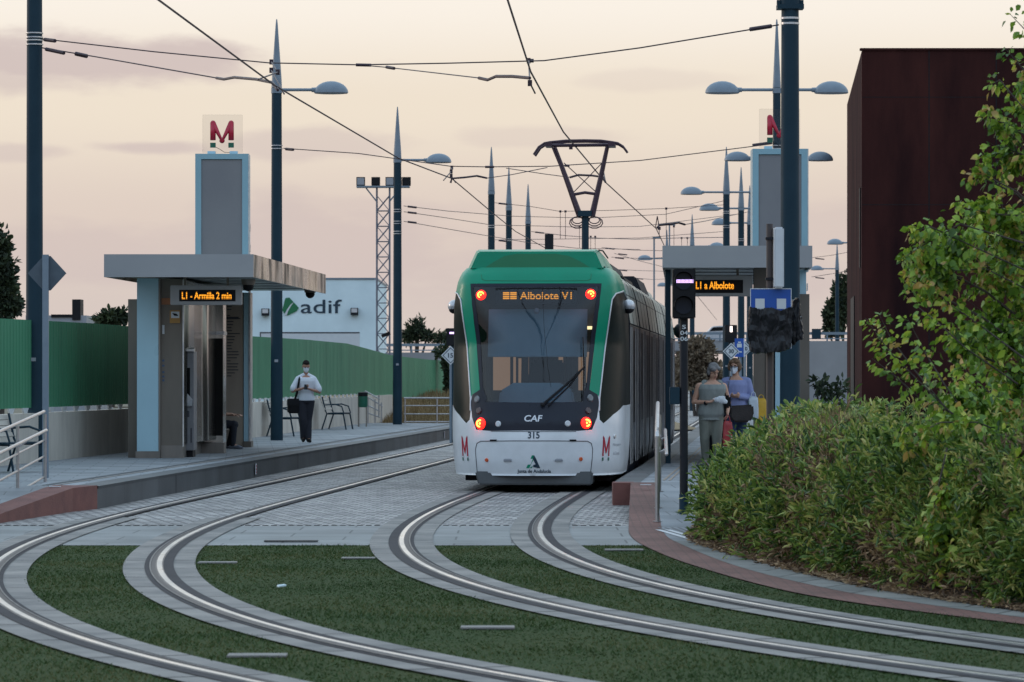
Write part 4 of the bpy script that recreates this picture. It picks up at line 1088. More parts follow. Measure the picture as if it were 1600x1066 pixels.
mb.build('blue_labels',pm('muted blue label',(.05,.10,.2),rough=.5),t)
mb=MB(); mb.box(xf(252,Y),xf(268,Y),Y+.03,Y+.062,zf(476,Y),zf(466,Y)); mb.build('orange_strip',pm('plain orange strip',(.35,.12,.03),(.3,.1,.03),rough=.3),t)  # evenly coloured orange strip on the block front
# side face towards the track: machine and polished cladding
xs_=xf(285.5,67.56)
mb=MB(); mb.box(xs_,xs_+.36,72.2,73.0,PLAT,3.42)
mb.add([(xs_,67.62,.55),(xs_+.27,72.9,.55),(xs_+.27,72.9,3.42),(xs_,67.62,3.42),(xs_-.1,67.7,.55),(xs_-.1,72.9,.55),(xs_-.1,72.9,3.42),(xs_-.1,67.7,3.42)],[(0,1,2,3),(7,6,5,4),(0,4,5,1),(1,5,6,2),(2,6,7,3),(3,7,4,0)])
M['clad']=pm('creased polished cladding',(.40,.39,.36),(.20,.20,.185),scale=.9,rough=.14,metal=1,bump=.9,bscale=.75,bdist=.5,bdet=.5,stretch=(1,1,.22),detail=2)
mb.build('polished_cladding',M['clad'],t,smooth=False)
mb=MB()
mb.box(xs_-.02,xs_+.372,72.195,72.2,2.52,2.58); mb.box(xs_+.36,xs_+.375,72.2,73,2.52,2.58)
mb.build('cladding_joint',M['band'],t)
# dark display windows on the cladding front
mb=MB(); mb.box(xs_+.21,xs_+.36,72.17,72.198,.62,2.45); mb.build('cladding_window',M['tramside'],t)
mb=MB(); mb.box(xs_+.0,xs_+.42,71.6,72.16,PLAT,.50); mb.build('cladding_base',M['steel'],t)
# ticket machine standing in front of the cladding
tm=thing('ticket_machine','slim grey ticket machine on the track side of the left shelter','machine',(-5.72,68.4,PLAT))
Ym=68.2
mb=MB(); mb.box(xf(286,Ym),xf(302.5,Ym),Ym,Ym+.7,.42,zf(549,Ym)); mb.build('cabinet',M['machine'] if 'machine' in M else pm('grey machine paint',(.22,.22,.23),(.18,.18,.19),rough=.4),tm,bevel=.008)
mb=MB(); mb.box(xf(287,Ym),xf(301,Ym),Ym+.05,Ym+.6,PLAT,.42); mb.build('foot',M['black'],tm)
mb=MB(); mb.prism([(Ym-.12,zf(549,Ym)),(Ym-.12,zf(546,Ym)),(Ym+.2,zf(543,Ym)),(Ym+.2,zf(549,Ym)-.02)],lambda u,v,t_:(t_,u,v),xf(285.5,Ym),xf(303.5,Ym)); mb.build('hood',M['band'],tm)
mb=MB(); mb.box(xf(289,Ym),xf(297,Ym),Ym-.006,Ym,zf(626,Ym),zf(575,Ym)); mb.build('screen',M['tramside'],tm)
mb=MB(); mb.add([(xf(288,Ym),Ym-.01,zf(634,Ym)),(xf(301,Ym),Ym-.12,zf(634,Ym)),(xf(301,Ym),Ym-.02,zf(624,Ym)),(xf(290,Ym),Ym-.01,zf(612,Ym)),(xf(288,Ym),Ym,zf(636,Ym)),(xf(301,Ym),Ym,zf(636,Ym))],[(0,1,2,3),(0,4,5,1)]); mb.build('keypad_shelf',M['silvertext'],tm,smooth=False)
mb=MB(); mb.box(xf(290,Ym),xf(296,Ym),Ym-.005,Ym,zf(652,Ym),zf(642,Ym)); mb.box(xf(297.5,Ym),xf(300,Ym),Ym-.005,Ym,zf(692,Ym),zf(669,Ym)); mb.box(xf(288.5,Ym),xf(293,Ym),Ym-.005,Ym,zf(566,Ym),zf(556,Ym)); mb.build('slots',M['darktext'],tm)
# far block
Y=77.7
mb=MB(); mb.box(xf(334,Y),xf(380,Y),Y,Y+.9,PLAT,3.43); mb.build('map_panel',M['mapsteel'] if 'mapsteel' in M else M['steel'],t)
ml=MB(); 
xm=xf(350.5,Y); ml.box(xm-.012,xm+.012,Y-.006,Y,zf(591,Y),zf(477,Y))
for i in range(24):
    z=zf(479+i*4.72,Y); ml.box(xm-.026,xm+.026,Y-.008,Y-.001,z-.018,z+.018)
    wd=[.10,.09,.28,.06,.27,.13,.12,.09,.1,.26,.16,.15,.12,.09,.1,.23,.24,.2,.07,.23,.21,.23,.16,.09][i]
    if i!=2: ml.box(xm+.055,xm+.055+wd,Y-.006,Y-.001,z-.010,z+.010)
z=zf(497,Y); ml.box(xm+.03,xm+.29,Y-.008,Y-.001,z-.024,z+.024); ml.box(xm-.07,xm-.05,Y-.008,Y-.001,z-.05,z+.06)
ml.build('line_map',M['darktext'],t,smooth=False)
mb=MB(); mb.box(xf(381,Y),xf(388.5,Y),Y-.02,Y+.6,.42,3.43); mb.build('light_column',M['lightblue'],t)
mb=MB(); mb.box(xf(388.8,Y),xf(391.5,Y),Y-.03,Y+.6,.42,3.43); mb.build('column_trim',M['band'],t)
mb=MB(); mb.box(xf(380,Y),xf(392.5,Y),Y-.05,Y+.65,PLAT,.42); mb.build('column_plinth',M['steeldark'],t)
mb=MB(); mb.box(-6.0,-5.62,73.9,77.6,.68,.74); mb.box(-5.95,-5.7,75,76.5,PLAT,.68); mb.build('seat_shelf',M['steel'],t)
mb=MB(); mb.box(-6.15,-6.05,73,77.7,PLAT,3.43); mb.build('back_wall',M['steeldark'],t)
# domes
def dome(label,c,mat=None):
    t2=thing('security_camera',label,'camera',c); mb=MB(); mb.tube([Vector(c)+Vector((0,0,.0)),Vector(c)+Vector((0,0,-.10))],[.13,.11],14); mb.build('housing',M['steel'],t2)
    mb=MB(); mb.ball(Vector(c)+Vector((0,0,-.12)),.095,12); mb.build('lens_dome',M['black'],t2,smooth=True)
dome('dome camera under the far right corner of the left canopy',at(484.5,456,77.5)+Vector((0,0,.08)))
dome('dome camera under the near right corner of the left canopy',at(388,440,67)+Vector((0,0,.04)))
# displays
def led(label,x0,x1,z0,z1,y,txt,tw_,tx,tz,inn,hang):
    t2=thing('departure_display',label,'display',((x0+x1)/2,y,z0),0)
    mb=MB(); mb.box(x0,x1,y,y+.22,z0,z1); hs=mb.build('housing',M['fascia'],t2,bevel=.01)
    mb=MB(); mb.box(inn[0],inn[1],y-.004,y,inn[2],inn[3]); mb.build('screen',M['black'],t2)
    v,f=textmesh(txt,h=.125,w=tw_,bold=.022); mb=MB(); mb.add([(tx+q[0],y-.012,tz+q[1]) for q in v],f); tt=mb.build('led_text',M['amber'],t2,smooth=False,fixn=False)
    mb=MB()
    for i in range(4): z=tz-.05+i*.034; mb.box(tx-tw_/2-.02,tx+tw_/2+.02,y-.017,y-.015,z-.003,z+.003)
    mb.build('led_row_gap',M['black'],tt)
    mb=MB()
    for x in ((x0*.8+x1*.2),(x0*.2+x1*.8)): mb.box(x-.02,x+.02,y+.09,y+.13,z1,hang)
    mb.build('hanger',M['steeldark'],t2)
Yd=66.6
led('amber departure display hanging under the left shelter canopy',xf(266,Yd),xf(377.5,Yd),zf(476.5,Yd),zf(446,Yd),Yd,'L1 - Armilla 2 min',.86,xf(323,Yd),zf(462,Yd),(xf(280,Yd),xf(368,Yd),zf(471,Yd),zf(453,Yd)),3.5)
# ---------- right
t=thing('tram_shelter','right tram shelter behind the traffic signal, with tower, M sign and canopy','shelter',(5,68,PLAT))
canopy(t,2.41,4.81,61.5,75.5,3.48,3.83,True)
tower(t,4.76,5.85,76.0,3.8,6.24)
Y=63.4
mb=MB(); obl(mb,xf(1177,Y),xf(1196,Y),Y,Y+8,PLAT,3.5,.08); mb.build('bronze_panel',M['steeldark'],t)
mb=MB(); obl(mb,xf(1196.3,Y),xf(1209,Y),Y-.02,Y+4,PLAT,3.49,.08); mb.build('steel_panel',M['steeldark'],t)
mb=MB(); mb.box(xf(1211,Y),xf(1220,Y),Y-.06,Y+.5,.42,3.5); mb.build('light_column',M['lightblue'],t)
mb=MB(); mb.box(xf(1221,Y),xf(1267,Y),Y+.3,Y+5,PLAT,zf(459,Y)); mb.build('bronze_panel',M['steeldark'],t)
mb=MB(); mb.box(xf(1248,Y),xf(1262,Y),Y+.32,Y+5,zf(459,Y),3.5); mb.build('upper_panel',M['lightblue'],t)
mb=MB(); mb.box(xf(1178,Y),xf(1197,Y),Y-.04,Y+.0,zf(451,Y),zf(418,Y)); mb.build('louvre_panel',M['steel'],t)
Yd=62.6
led('amber departure display hanging under the right canopy, partly behind the signal',xf(1062,Yd),xf(1176,Yd),zf(463,Yd),zf(430.5,Yd),Yd,'L1 a Albolote',.62,xf(1117,Yd),zf(446,Yd),(xf(1070,Yd),xf(1161,Yd),zf(458,Yd),zf(437.5,Yd)),3.5)
mb=MB(); mb.box(xf(1040,Y),xf(1048,Y),Y,Y+.15,PLAT,3.5) ; mb.build('support_post',M['poleblue'],t)

# ================================================================== POLES
def pole(label, X,Y,z0, sides, bands=(), group='blue grey poles with pointed tips', bandz=8.2, tipz=9.73, r0=.140, r1=.112):
    t=thing('catenary_pole',label,'pole',(X,Y,z0),0,group); h=bandz-z0
    mb=MB(); mb.tube([(0,0,0),(0,0,h)],[r0,r1],18); mb.build('shaft',M['poleblue'],t,world=False)
    mb=MB(); mb.tube([(0,0,h),(0,0,h+.06),(0,0,h+.25),(0,0,tipz-z0-.1),(0,0,tipz-z0)],[r1+.006,r1+.004,r1-.005,.024,.012],14); mb.build('spike',M['spike'],t,world=False)
    mb=MB(); mb.tube([(0,0,h-.13),(0,0,h-.01)],r1+.012,18); mb.build('collar',M['spike'],t,world=False)
    if bands:
        mb=MB()
        for z in bands:
            for k in (0,.07): mb.tube([(0,0,z-z0+k),(0,0,z-z0+k+.02)],r1+.022,16)
        mb.build('clamp_band',M['band'],t,world=False)
    mb=MB(); mb.box(-.04,.04,-r0-.004,-r0+.01,1.75,1.81); mb.build('number_plate',M['greytext'],t,world=False)
    for s_ in sides:
        mb=MB(); mb.tube([(s_*.1,0,h-.05),(s_*.80,0,h-.05)],.035,8); mb.tube([(s_*.78,0,h-.05),(s_*.92,0,h-.055)],[.05,.06],10); mb.build('lamp_arm',M['spike'],t,world=False)
        mb=MB(); n=18; c=Vector((s_*1.22,0,h-.12)); vs=[];fs=[]; m_=6
        for i in range(m_):
            ph=math.pi/2*i/m_
            for j in range(n):
                a=2*math.pi*j/n; vs.append(c+Vector((math.cos(ph)*math.cos(a)*.385,math.cos(ph)*math.sin(a)*.26,math.sin(ph)*.265)))
        vs.append(c+Vector((0,0,.265)))
        for i in range(m_-1):
            for j in range(n): fs.append((i*n+j,i*n+(j+1)%n,(i+1)*n+(j+1)%n,(i+1)*n+j))
        for j in range(n): fs.append(((m_-1)*n+j,(m_-1)*n+(j+1)%n,m_*n))
        fs.append(tuple(range(n-1,-1,-1)))
        mb.add(vs,fs); lh=mb.build('lamp_head',M['spike'],t,world=False)
        mb=MB(); mb.lathe([(.372,-.004),(.365,-.014),(.3,-.020),(.01,-.022)],(c.x,c.y,c.z),18,1,.68); mb.build('diffuser',M['greytext'],lh,world=False)
    return t
G='blue grey poles with pointed tips'
pole('tall dark pole at the far left edge, cut off by the top of the photo',-8.02,64.5,.24,(),(7.30,7.42),bandz=9.6,tipz=11.2,r0=.150,r1=.125,group=None)
pole('pointed pole with one lamp, rising behind the left shelter beside the walking man',-5.27,86,PLAT,(1,),(6.82,))
pole('pointed pole with one lamp standing before the floodlight mast',-3.40,114,PLAT,(1,),(6.9-.3,6.25,5.95))
pole('pointed pole without lamp, left of the pantograph, biggest of the three',-.72,134,0,(),(6.9,5.1))
pole('pointed pole without lamp, middle one of three above the tram roof',-.12,147,0,(),(6.9,5.3))
pole('pointed pole without lamp, smallest of the three above the tram roof',.67,160,0,(),(6.9,))
# big near right pole
t=thing('catenary_pole','thick dark pole on the right standing behind the bagged sign','pole',(4.20,58,PLAT))
mb=MB(); mb.tube([(0,0,0),(0,0,9.5)],[.158,.122],20); mb.build('shaft',M['poleblue'],t,world=False)
mb=MB(); mb.tube([(0,0,6.75),(0,0,6.78)],.139,16); mb.tube([(0,0,6.83),(0,0,6.86)],.139,16); mb.build('clamp_band',M['band'],t,world=False)
mb=MB(); mb.box(-.20,.20,-.15,.15,6.98,7.05); mb.tube([(0,0,7.0),(0,0,7.2)],.155,16); mb.box(-.20,-.15,-.05,.05,7.05,7.12); mb.box(.15,.20,-.05,.05,7.05,7.12); mb.build('bracket_collar',M['poleblue'],t,world=False)
pole('pointed pole with two lamps hidden behind the thick right pole, lamps highest',5.93,86,PLAT,(-1,1),(6.82,),r0=.10,r1=.085)
pole('pointed pole with two lamps behind the right shelter tower',7.85,113,PLAT,(-1,1),(6.6,),r0=.10,r1=.085)
pole('pointed pole with two lamps just left of the right shelter tower',(1135-800)*134/6000,134,PLAT,(-1,1),(7.4,6.9))
pole('pointed pole with two lamps, second left of the right tower',(1158-800)*147/6000,147,PLAT,(-1,1),(6.9,))
pole('pointed pole with two lamps, third and closest to the right tower edge',(1171.5-800)*161/6000,161,PLAT,(-1,1),(7.0,))
pole('far lamp pole behind the rusty building, only its lamp showing',(1344-800)*185/6000,185,0,(-1,1))
pole('small far pointed pole just above the right canopy corner',(1042-800)*210/6000,210,0,(-1,))
pole('far pointed pole behind the tram side, lamp near the canopy post',(1062-800)*272/6000,272,0,(-1,1))
pole('low far pointed pole seen between signal post and shelter',(1081.5-800)*190/6000,190,-5.4,(1,),group='blue grey poles with pointed tips')
pole('far pointed pole right of the right shelter, near the bridge',(1308-800)*230/6000,230,-4.6,(-1,))
for px,py0,py1,Y,l in ((1022,372,470,150,'thin street light post seen above the tram roof'),(1046,352,470,170,'thin street light post beside the right canopy corner')):
    p0=at(px,py1,Y); p1=at(px,py0,Y); t=thing('street_lamp',l,'street lamp',(p0.x,Y,p0.z-4)); mb=MB(); mb.tube([p0-Vector((0,0,4)),p1],.035,6); mb.build('post',M['spike'],t)
    mb=MB(); mb.cbox(p1+Vector((.10,0,.02)),.16,.07,.035); mb.build('lamp_head',M['spike'],t,bevel=.01)

# ================================================================== OVERHEAD WIRES
def wire(name,label,cat,pts,r=.012,group=None,sag=0.0,extra=None,kindn=None):
    P=[]
    for i in range(len(pts)-1):
        a,b=Vector(pts[i]),Vector(pts[i+1]); n=8
        for k in range(n):
            t=k/n; p=a.lerp(b,t); p.z-=sag*4*t*(1-t); P.append(p)
    P.append(Vector(pts[-1])); base=P[0]
    t=thing(name,label,cat,tuple(base),0,group)
    mb=MB(); mb.tube(P,r,5); mb.build('cable',M['wire'],t)
    if extra: extra(t)
    return t
def arm(t,pts,r=.022):
    mb=MB(); mb.tube(pts,r,6); mb.build('steady_arm',M['wire'],t)
def hanger(t,a,b):
    mb=MB(); mb.tube([a,b],.012,5); mb.obox(a,(1,0,0),(0,1,0),(0,0,1),.03,.03,.04); mb.build('clamp',M['wire'],t)
def insul(t,a,b,r=.032):
    a=Vector(a);b=Vector(b); mb=MB(); mb.tube([a,b],r,8); mb.build('insulator',M['wire'],t)
# contact wires follow the tracks as straight chords between spans
c1=[Vector((8,8,5.8)),Vector((-.6,22,5.8)),at(160,-60,37),at(248,0,41.3),at(430,134,53.8),at(622,247,71.5),at(706,279,78.5),at(770,333,95),at(806,362,112),at(1000,470,210)]
wire('contact_wire','overhead contact wire above the left track, descending from the top left','wire',c1,.013,'contact wires over the tracks')
c2=[Vector((12,9,5.8)),Vector((2.9,23,5.8)),at(770,-70,37),at(793,0,41.3),at(829,112,51.5),at(880,206,64),at(945,284,79.5),at(1025,357,103),at(1055,420,140),at(1120,500,260)]
wire('contact_wire','overhead contact wire above the right track, passing over the pantograph','wire',c2,.013,'contact wires over the tracks')
# first span, pole to pole
def e1(t):
    insul(t,at(70,62,64.3),at(86,64,64)); insul(t,at(1172,46,58.2),at(1205,41,58)); insul(t,at(556,101.5,61),at(580,102,61),.025); insul(t,at(826,95,59.7),at(834,95,59.7),.03)
wire('span_wire','upper span wire from the far left pole to the thick right pole','wire',[at(66,61,64.5),at(240,81,63.4),at(420,98.5,62.3),at(560,101.5,61.2),at(700,99,60.3),at(850,95,59.5),at(1000,75,58.8),at(1217,39,58)],.011,extra=e1)
def e2(t):
    insul(t,at(72,77,64.3),at(100,83,64)); insul(t,at(118,84,63.9),at(136,88,63.8),.035); arm(t,[at(338,122,60),at(350,124,59.5),at(366,121,58.5),at(400,124,56.5),at(425,129,54.5),at(434,141,53.8)])
    hanger(t,at(424,97,62),at(434,113,58)); hanger(t,at(434,113,58),at(404,124,54)); hanger(t,at(424,110,60),at(444,147,54))
wire('span_wire','lower span wire from the far left pole with a turnbuckle and bent steady arm','wire',[at(66,75,64.5),at(150,89,63.5),at(338,122,60)],.011,extra=e2)
def e3(t):
    arm(t,[at(748,122,53),at(762,125,52.8),at(775,119.5,52.4),at(800,119.5,52),at(828,122,51.5)]); hanger(t,at(826,95,59),at(828,130,52)); hanger(t,at(828,130,52),at(836,146,53.5)); insul(t,at(604,105,60),at(616,107,59.8),.025)
wire('span_wire','slanting stay wire ending in a steady arm above the tram, highest one','wire',[at(560,101.5,61.2),at(610,106,60.5),at(748,122,53)],.009,extra=e3)
# second span
def e4(t):
    insul(t,at(447,233,85.8),at(458,234,85.5)); insul(t,at(1176,227,85.9),at(1206,223,86)); hanger(t,at(706,262,81),at(705,275,79)); hanger(t,at(705,275,79),at(712,286,79)); hanger(t,at(705,268,79),at(693,282,77))
    arm(t,[at(704,286,78.5),at(706,279,78.5),at(725,277.5,78.6),at(745,275,79),at(761,278.5,79)])
    insul(t,at(758,261,82),at(772,261,82),.025); insul(t,at(882,259,82),at(890,259,82),.025)
wire('span_wire','second span wire from the shelter pole across to the right side','wire',[at(443,232,86),at(560,240,84.5),at(704,260,82),at(760,261,82),at(860,260,82),at(1000,251,84),at(1160,231,85.5),at(1214,224,86)],.011,extra=e4)
wire('span_wire','short stay rising right from the second span behind the big spike','wire',[at(761,278.5,79),at(800,273,80),at(855,262,81)],.009)
def e5(t):
    arm(t,[at(890,277.5,80),at(904,273.5,80),at(925,274.5,79.8),at(943,277,79.6),at(946,285,79.5)]); hanger(t,at(942,262,81),at(946,284,79.5))
wire('span_wire','stay wire from the middle small spike towards the pantograph frame','wire',[at(791,263,82),at(850,272,81),at(892,277.5,80)],.009,extra=e5)
# third and further spans: (left px,py) ... (right px,py), depth
far=[('span wire from the pole before the floodlight mast, uppermost of three',[(631,322),(700,330),(800,338),(920,341),(1040,335),(1135,313)],[114,118,124,128,131,134]),
     ('span wire from the pole before the floodlight mast, middle of three',[(631,331),(700,341),(770,352),(830,353),(900,355),(1000,354),(1158,334)],[114,118,124,128,130,136,147]),
     ('span wire from the pole before the floodlight mast, lowest of three',[(631,346),(700,358),(770,370),(830,380),(900,388),(1000,390)],[114,118,124,128,130,136]),
     ('thin span wire between the big spike and the right poles',[(773,317),(830,323),(875,330.5),(950,329),(1040,326),(1135,320)],[134,134,134,134,134,134]),
     ('thin span wire low over the tram roof, crossing behind the pantograph mast',[(773,375),(850,374),(930,373),(1000,372),(1130,362)],[134,138,140,142,147]),
     ('thin span wire from the smallest spike to the right shelter',[(830,362),(880,368),(930,372),(990,374),(1062,372),(1135,371)],[160,158,156,150,142,134]),
     ('faint far span wire just above the tram roof, upper',[(940,387),(990,391),(1040,392),(1160,386)],[180,180,180,165]),
     ('faint far span wire just above the tram roof, lower',[(955,402),(1000,404),(1060,402),(1170,394)],[190,190,190,180]),
     ('faint far wire sloping down right of the tram roof',[(960,396),(1000,408),(1040,418),(1070,421)],[190,200,210,220]),
     ('faint far wire near the canopy corner, lower pair',[(960,421),(1000,423),(1036,424)],[210,215,220]),
     ('faint far wire near the canopy corner, lowest',[(985,434),(1020,437),(1040,436)],[220,225,230]),
     ('far wire right of the right shelter, upper',[(1268,403),(1300,399),(1326,394)],[200,200,200]),
     ('far wire right of the right shelter, lower',[(1268,433),(1300,428),(1326,423)],[200,200,200])]
for l,ps,ds in far:
    rr=.010 if ds[0]<150 else .013
    def ex(t,ps=ps,ds=ds):
        insul(t,at(ps[0][0]+6,ps[0][1]+.8,ds[0]),at(ps[0][0]+20,ps[0][1]+2.4,ds[0]),.03)
    wire('span_wire',l,'wire',[at(x,y,d_) for (x,y),d_ in zip(ps,ds)],rr,extra=ex)
mb=MB()
for x,y0,y1,d_ in ((875.5,330.5,374,140),(883.5,330.5,374,140),(905.5,354,388,150),(923,370,396,160),(930,370,396,160),(1041,326,372,134),(1053,354,386,160),(1065,372,384,165),(1074,372,384,165),(1030,357,367,103)):
    mb.tube([at(x,y0,d_),at(x,y1,d_)],.010,4); mb.obox(at(x,y0,d_),(1,0,0),(0,1,0),(0,0,1),.04,.03,.04)
o=mb.build('dropper_wires',M['wire'],origin=(1.5,130,6)); setp(o,'thin vertical dropper wires hanging between far span wires','wire')
t=thing('wire_support','bent steady arm holding the right contact wire near the canopy','wire support',tuple(at(1026,338,103)))
mb=MB(); mb.tube([at(1027,356,103),at(1030,352,103.2),at(1050,350,103.5),at(1060,348,104),at(1070,351,104.5)],.03,6); mb.tube([at(1027,338,103),at(1024,356,103)],.014,5); mb.tube([at(1027,338,103),at(1030,356,103)],.014,5); mb.build('steady_arm',M['wire'],t)
wire('span_wire','far span wire right of the canopy corner ending at the pointed poles','wire',[at(1070,351,104.5),at(1100,346,118),at(1170,331,161)],.012)
# small square boxes and a far pantograph above the tram roof belong to a pole box behind
t=thing('equipment_box','dark square box on a post showing above the tram roof','box',tuple(at(858,400,125)-Vector((0,0,5.4))))
p=at(858,378,125); mb=MB(); mb.box(p.x-.14,p.x+.14,124.8,125.1,p.z-.25,p.z+.25); mb.build('box_body',M['blackmetal'],t); mb=MB(); mb.tube([p-Vector((0,-.1,.2)),p-Vector((0,-.1,6.0))],.05,6); mb.build('post',M['poleblue'],t)

# ================================================================== BUILDINGS AND FAR THINGS
t=thing('office_building','white office building with green diamond emblem and adif lettering','building',(-8.5,172,0))
Y=172; x0,x1=xf(392,Y),xf(588,Y); ztop=zf(437,Y)
mb=MB(); mb.box(x0-3,x1,Y,Y+14,0,ztop); mb.build('wall',M['white'],t,smooth=False)
mb=MB(); mb.box(x0-3.02,x1+.04,Y-.04,Y+14.02,ztop,ztop+.08); mb.build('roof_coping',M['spike'],t)
mb=MB(); 
xa,xb=xf(406,Y),xf(562,Y); za=zf(519,Y); mb.box(xa,xb,Y-.02,Y-.004,za-.06,za); mb.box(xa,xa+.05,Y-.02,Y-.004,za-.9,za-.06); mb.build('recess_edge',M['darktext'],t)
mb=MB(); mb.box(xa+.05,xb,Y-.012,Y-.003,za-3.0,za-.06); mb.build('recess_panel',M['whitesign'],t)
text_on('lettering','adif',(xf(502,Y),Y-.02,zf(479,Y)),M['navy'],t,h=zf(468,Y)-zf(489.5,Y),w=xf(534,Y)-xf(470,Y),bold=.004,depth=.008)
mb=MB(); q=lambda x,y:(xf(x,Y),zf(y,Y))
mb.xz([q(441,485),q(446,466),q(452,465),q(467,481),q(464,486),q(450,493),q(446,492)],Y-.05,Y-.005); e_=mb.build('emblem',M['emblem'] if 'emblem' in M else pm('emblem green',(.01,.16,.06),rough=.5),t)
mb=MB(); mb.xz([q(444.5,492),q(449,483),q(454,476),q(459.5,472),q(455,478),q(451,485),q(448,492.5)],Y-.06,Y-.051); mb.build('emblem_stripe',M['whitesign'],e_)
for px,py in ((415,488),(554,487)):
    mb=MB(); mb.cbox((xf(px,Y),Y-.15,zf(py,Y)),.17,.12,.16); fl=mb.build('wall_floodlight',M['blackmetal'],t)
    mb=MB(); mb.cbox((xf(px,Y),Y-.28,zf(py-1.5,Y)),.13,.02,.09); mb.build('floodlight_glass',M['silvertext'],fl)
# floodlight mast
t=thing('floodlight_mast','grey lattice floodlight mast in front of the white building','mast',(xf(598.5,160),160,0)); Y=160
xl,xr=xf(588.5,Y),xf(608.5,Y); zt_=zf(292,Y); mb=MB()
for y_ in (Y,Y+.5):
    for x in (xl,xr): mb.tube([(x,y_,0),(x,y_,zt_)],.032,4)
hh=.64; z=.3; i=0
while z+hh<zt_+.1:
    for y_ in (Y,Y+.5):
        mb.tube([(xl,y_,z),(xr,y_,z+hh)],.016,4); mb.tube([(xr,y_,z),(xl,y_,z+hh)],.016,4); mb.tube([(xl,y_,z),(xr,y_,z)],.016,4)
    for x in (xl,xr): mb.tube([(x,Y,z),(x,Y+.5,z+hh)],.014,4)
    z+=hh
mb.build('lattice',M['latt'] if 'latt' in M else pm('galvanised lattice',(.16,.17,.21),(.13,.14,.18),rough=.5),t)
mb=MB(); mb.box(xf(557,Y),xf(640,Y),Y-.1,Y+.6,zf(293,Y),zf(290.5,Y)); mb.tube([(xf(572,Y),Y,zf(294,Y)),(xl,Y,zf(315,Y))],.03,4); mb.tube([(xf(626,Y),Y,zf(294,Y)),(xr,Y,zf(315,Y))],.03,4); mb.build('platform',M['spike'],t)
for px,m_ in ((563.5,'lens'),(587,'black'),(609,'lens'),(621,'lens'),(635,'black')):
    mb=MB(); c=Vector((xf(px,Y),Y+.1,zf(283.5,Y))); mb.cbox(c,.18,.12,.18); fl=mb.build('floodlight',M['blackmetal'],t,bevel=.01)
    mb=MB(); mb.cbox(c-Vector((0,.13,0)),.145,.012,.145); mb.build('floodlight_glass',M['greytext'] if m_=='lens' else M['black'],fl)
mb=MB(); mb.obox(at(603,523,Y-.3),(1,0,.4),(0,1,0),(-.4,0,1),.19,.1,.07); mb.build('mast_camera',M['black'],t)
# rusty steel building
t=thing('steel_clad_building','tall windowless building clad in dark rusty weathering steel','building',(14,100,0))
Y=100; xl=9.11; zt_=zf(79,Y); xb=9.11+.068*20
mb=MB(); W_=16
vs=[(xl,Y,0),(xl+W_,Y,0),(xb+W_,Y+20,0),(xb,Y+20,0),(xl,Y,zt_),(xl+W_,Y,zt_),(xb+W_,Y+20,zt_),(xb,Y+20,zt_)]
mb.add(vs,[(0,1,5,4),(1,2,6,5),(2,3,7,6),(3,0,4,7),(4,5,6,7)]); mb.build('wall',M['corten'],t,smooth=False)
mb=MB()
for i in range(1,8): x=xl+i*1.75; mb.box(x-.012,x+.012,Y-.006,Y,0,zt_)
for z in (3.1,6.2,9.0): mb.box(xl,xl+W_,Y-.005,Y+.001,z-.008,z+.008)
mb.build('plate_joint',M['black'],t)
mb=MB(); sx=lambda y:xl+.068*(y-Y)
def slit(y0,y1,z0,z1): mb.add([(sx(y0)-.03,y0,z0),(sx(y1)-.03,y1,z0),(sx(y1)-.03,y1,z1),(sx(y0)-.03,y0,z1),(sx(y0),y0,z0),(sx(y1),y1,z0),(sx(y1),y1,z1),(sx(y0),y0,z1)],[(0,3,2,1),(0,1,5,4),(1,2,6,5),(2,3,7,6),(3,0,4,7)])
slit(101.1,101.9,4.6,6.7); mb.build('window_slit',M['black'],t); mb=MB(); slit(108.5,113,0,4.0); mb.build('side_door',M['black'],t)
mb=MB(); mb.box(xl-.04,xl+W_,Y-.04,Y+.2,zt_,zt_+.06); mb.build('parapet_cap',M['corten'],t)
# road bridge with guard rail, far
t=thing('road_bridge','pale concrete road bridge with guard rail behind the stop','bridge',(8,215,0)); Y=215
mb=MB(); mb.box(-80,xf(735,Y),Y,Y+8,zf(575,Y)-.5,zf(551,Y)); mb.box(xf(735,Y),90,Y,Y+8,zf(552,Y),zf(533,Y)); mb.build('deck',M['roadconc'],t)
mb=MB(); mb.box(xf(1240,Y),90,Y-.4,Y,zf(640,Y),zf(533,Y)); mb.box(xf(1050,Y),xf(1240,Y),Y-.2,Y+6,zf(548,Y),zf(536,Y)); mb.box(xf(600,Y),xf(735,Y),Y-.3,Y,zf(600,Y),zf(551,Y)); mb.build('retaining_wall',M['roadconc'],t)
for (a,b,z0) in ((xf(600,Y),xf(735,Y),zf(551,Y)),(xf(1040,Y),30,zf(533,Y))):
    mb=MB()
    mb.box(a,b,Y-.1,Y-.02,z0+.35,z0+.50); mb.box(a,b,Y-.1,Y-.02,z0+.1,z0+.16)
    x=a
    while x<b: mb.box(x,x+.08,Y-.08,Y,z0,z0+.5); x+=1.5
    mb.build('guard_rail',M['spike'],t)
mb=MB(); x=30.; mb.box(xf(1268,Y),xf(1282,Y),Y-.3,Y-.2,zf(530,Y),zf(514,Y)); mb.build('blue_panel',M['poleblue'],t)
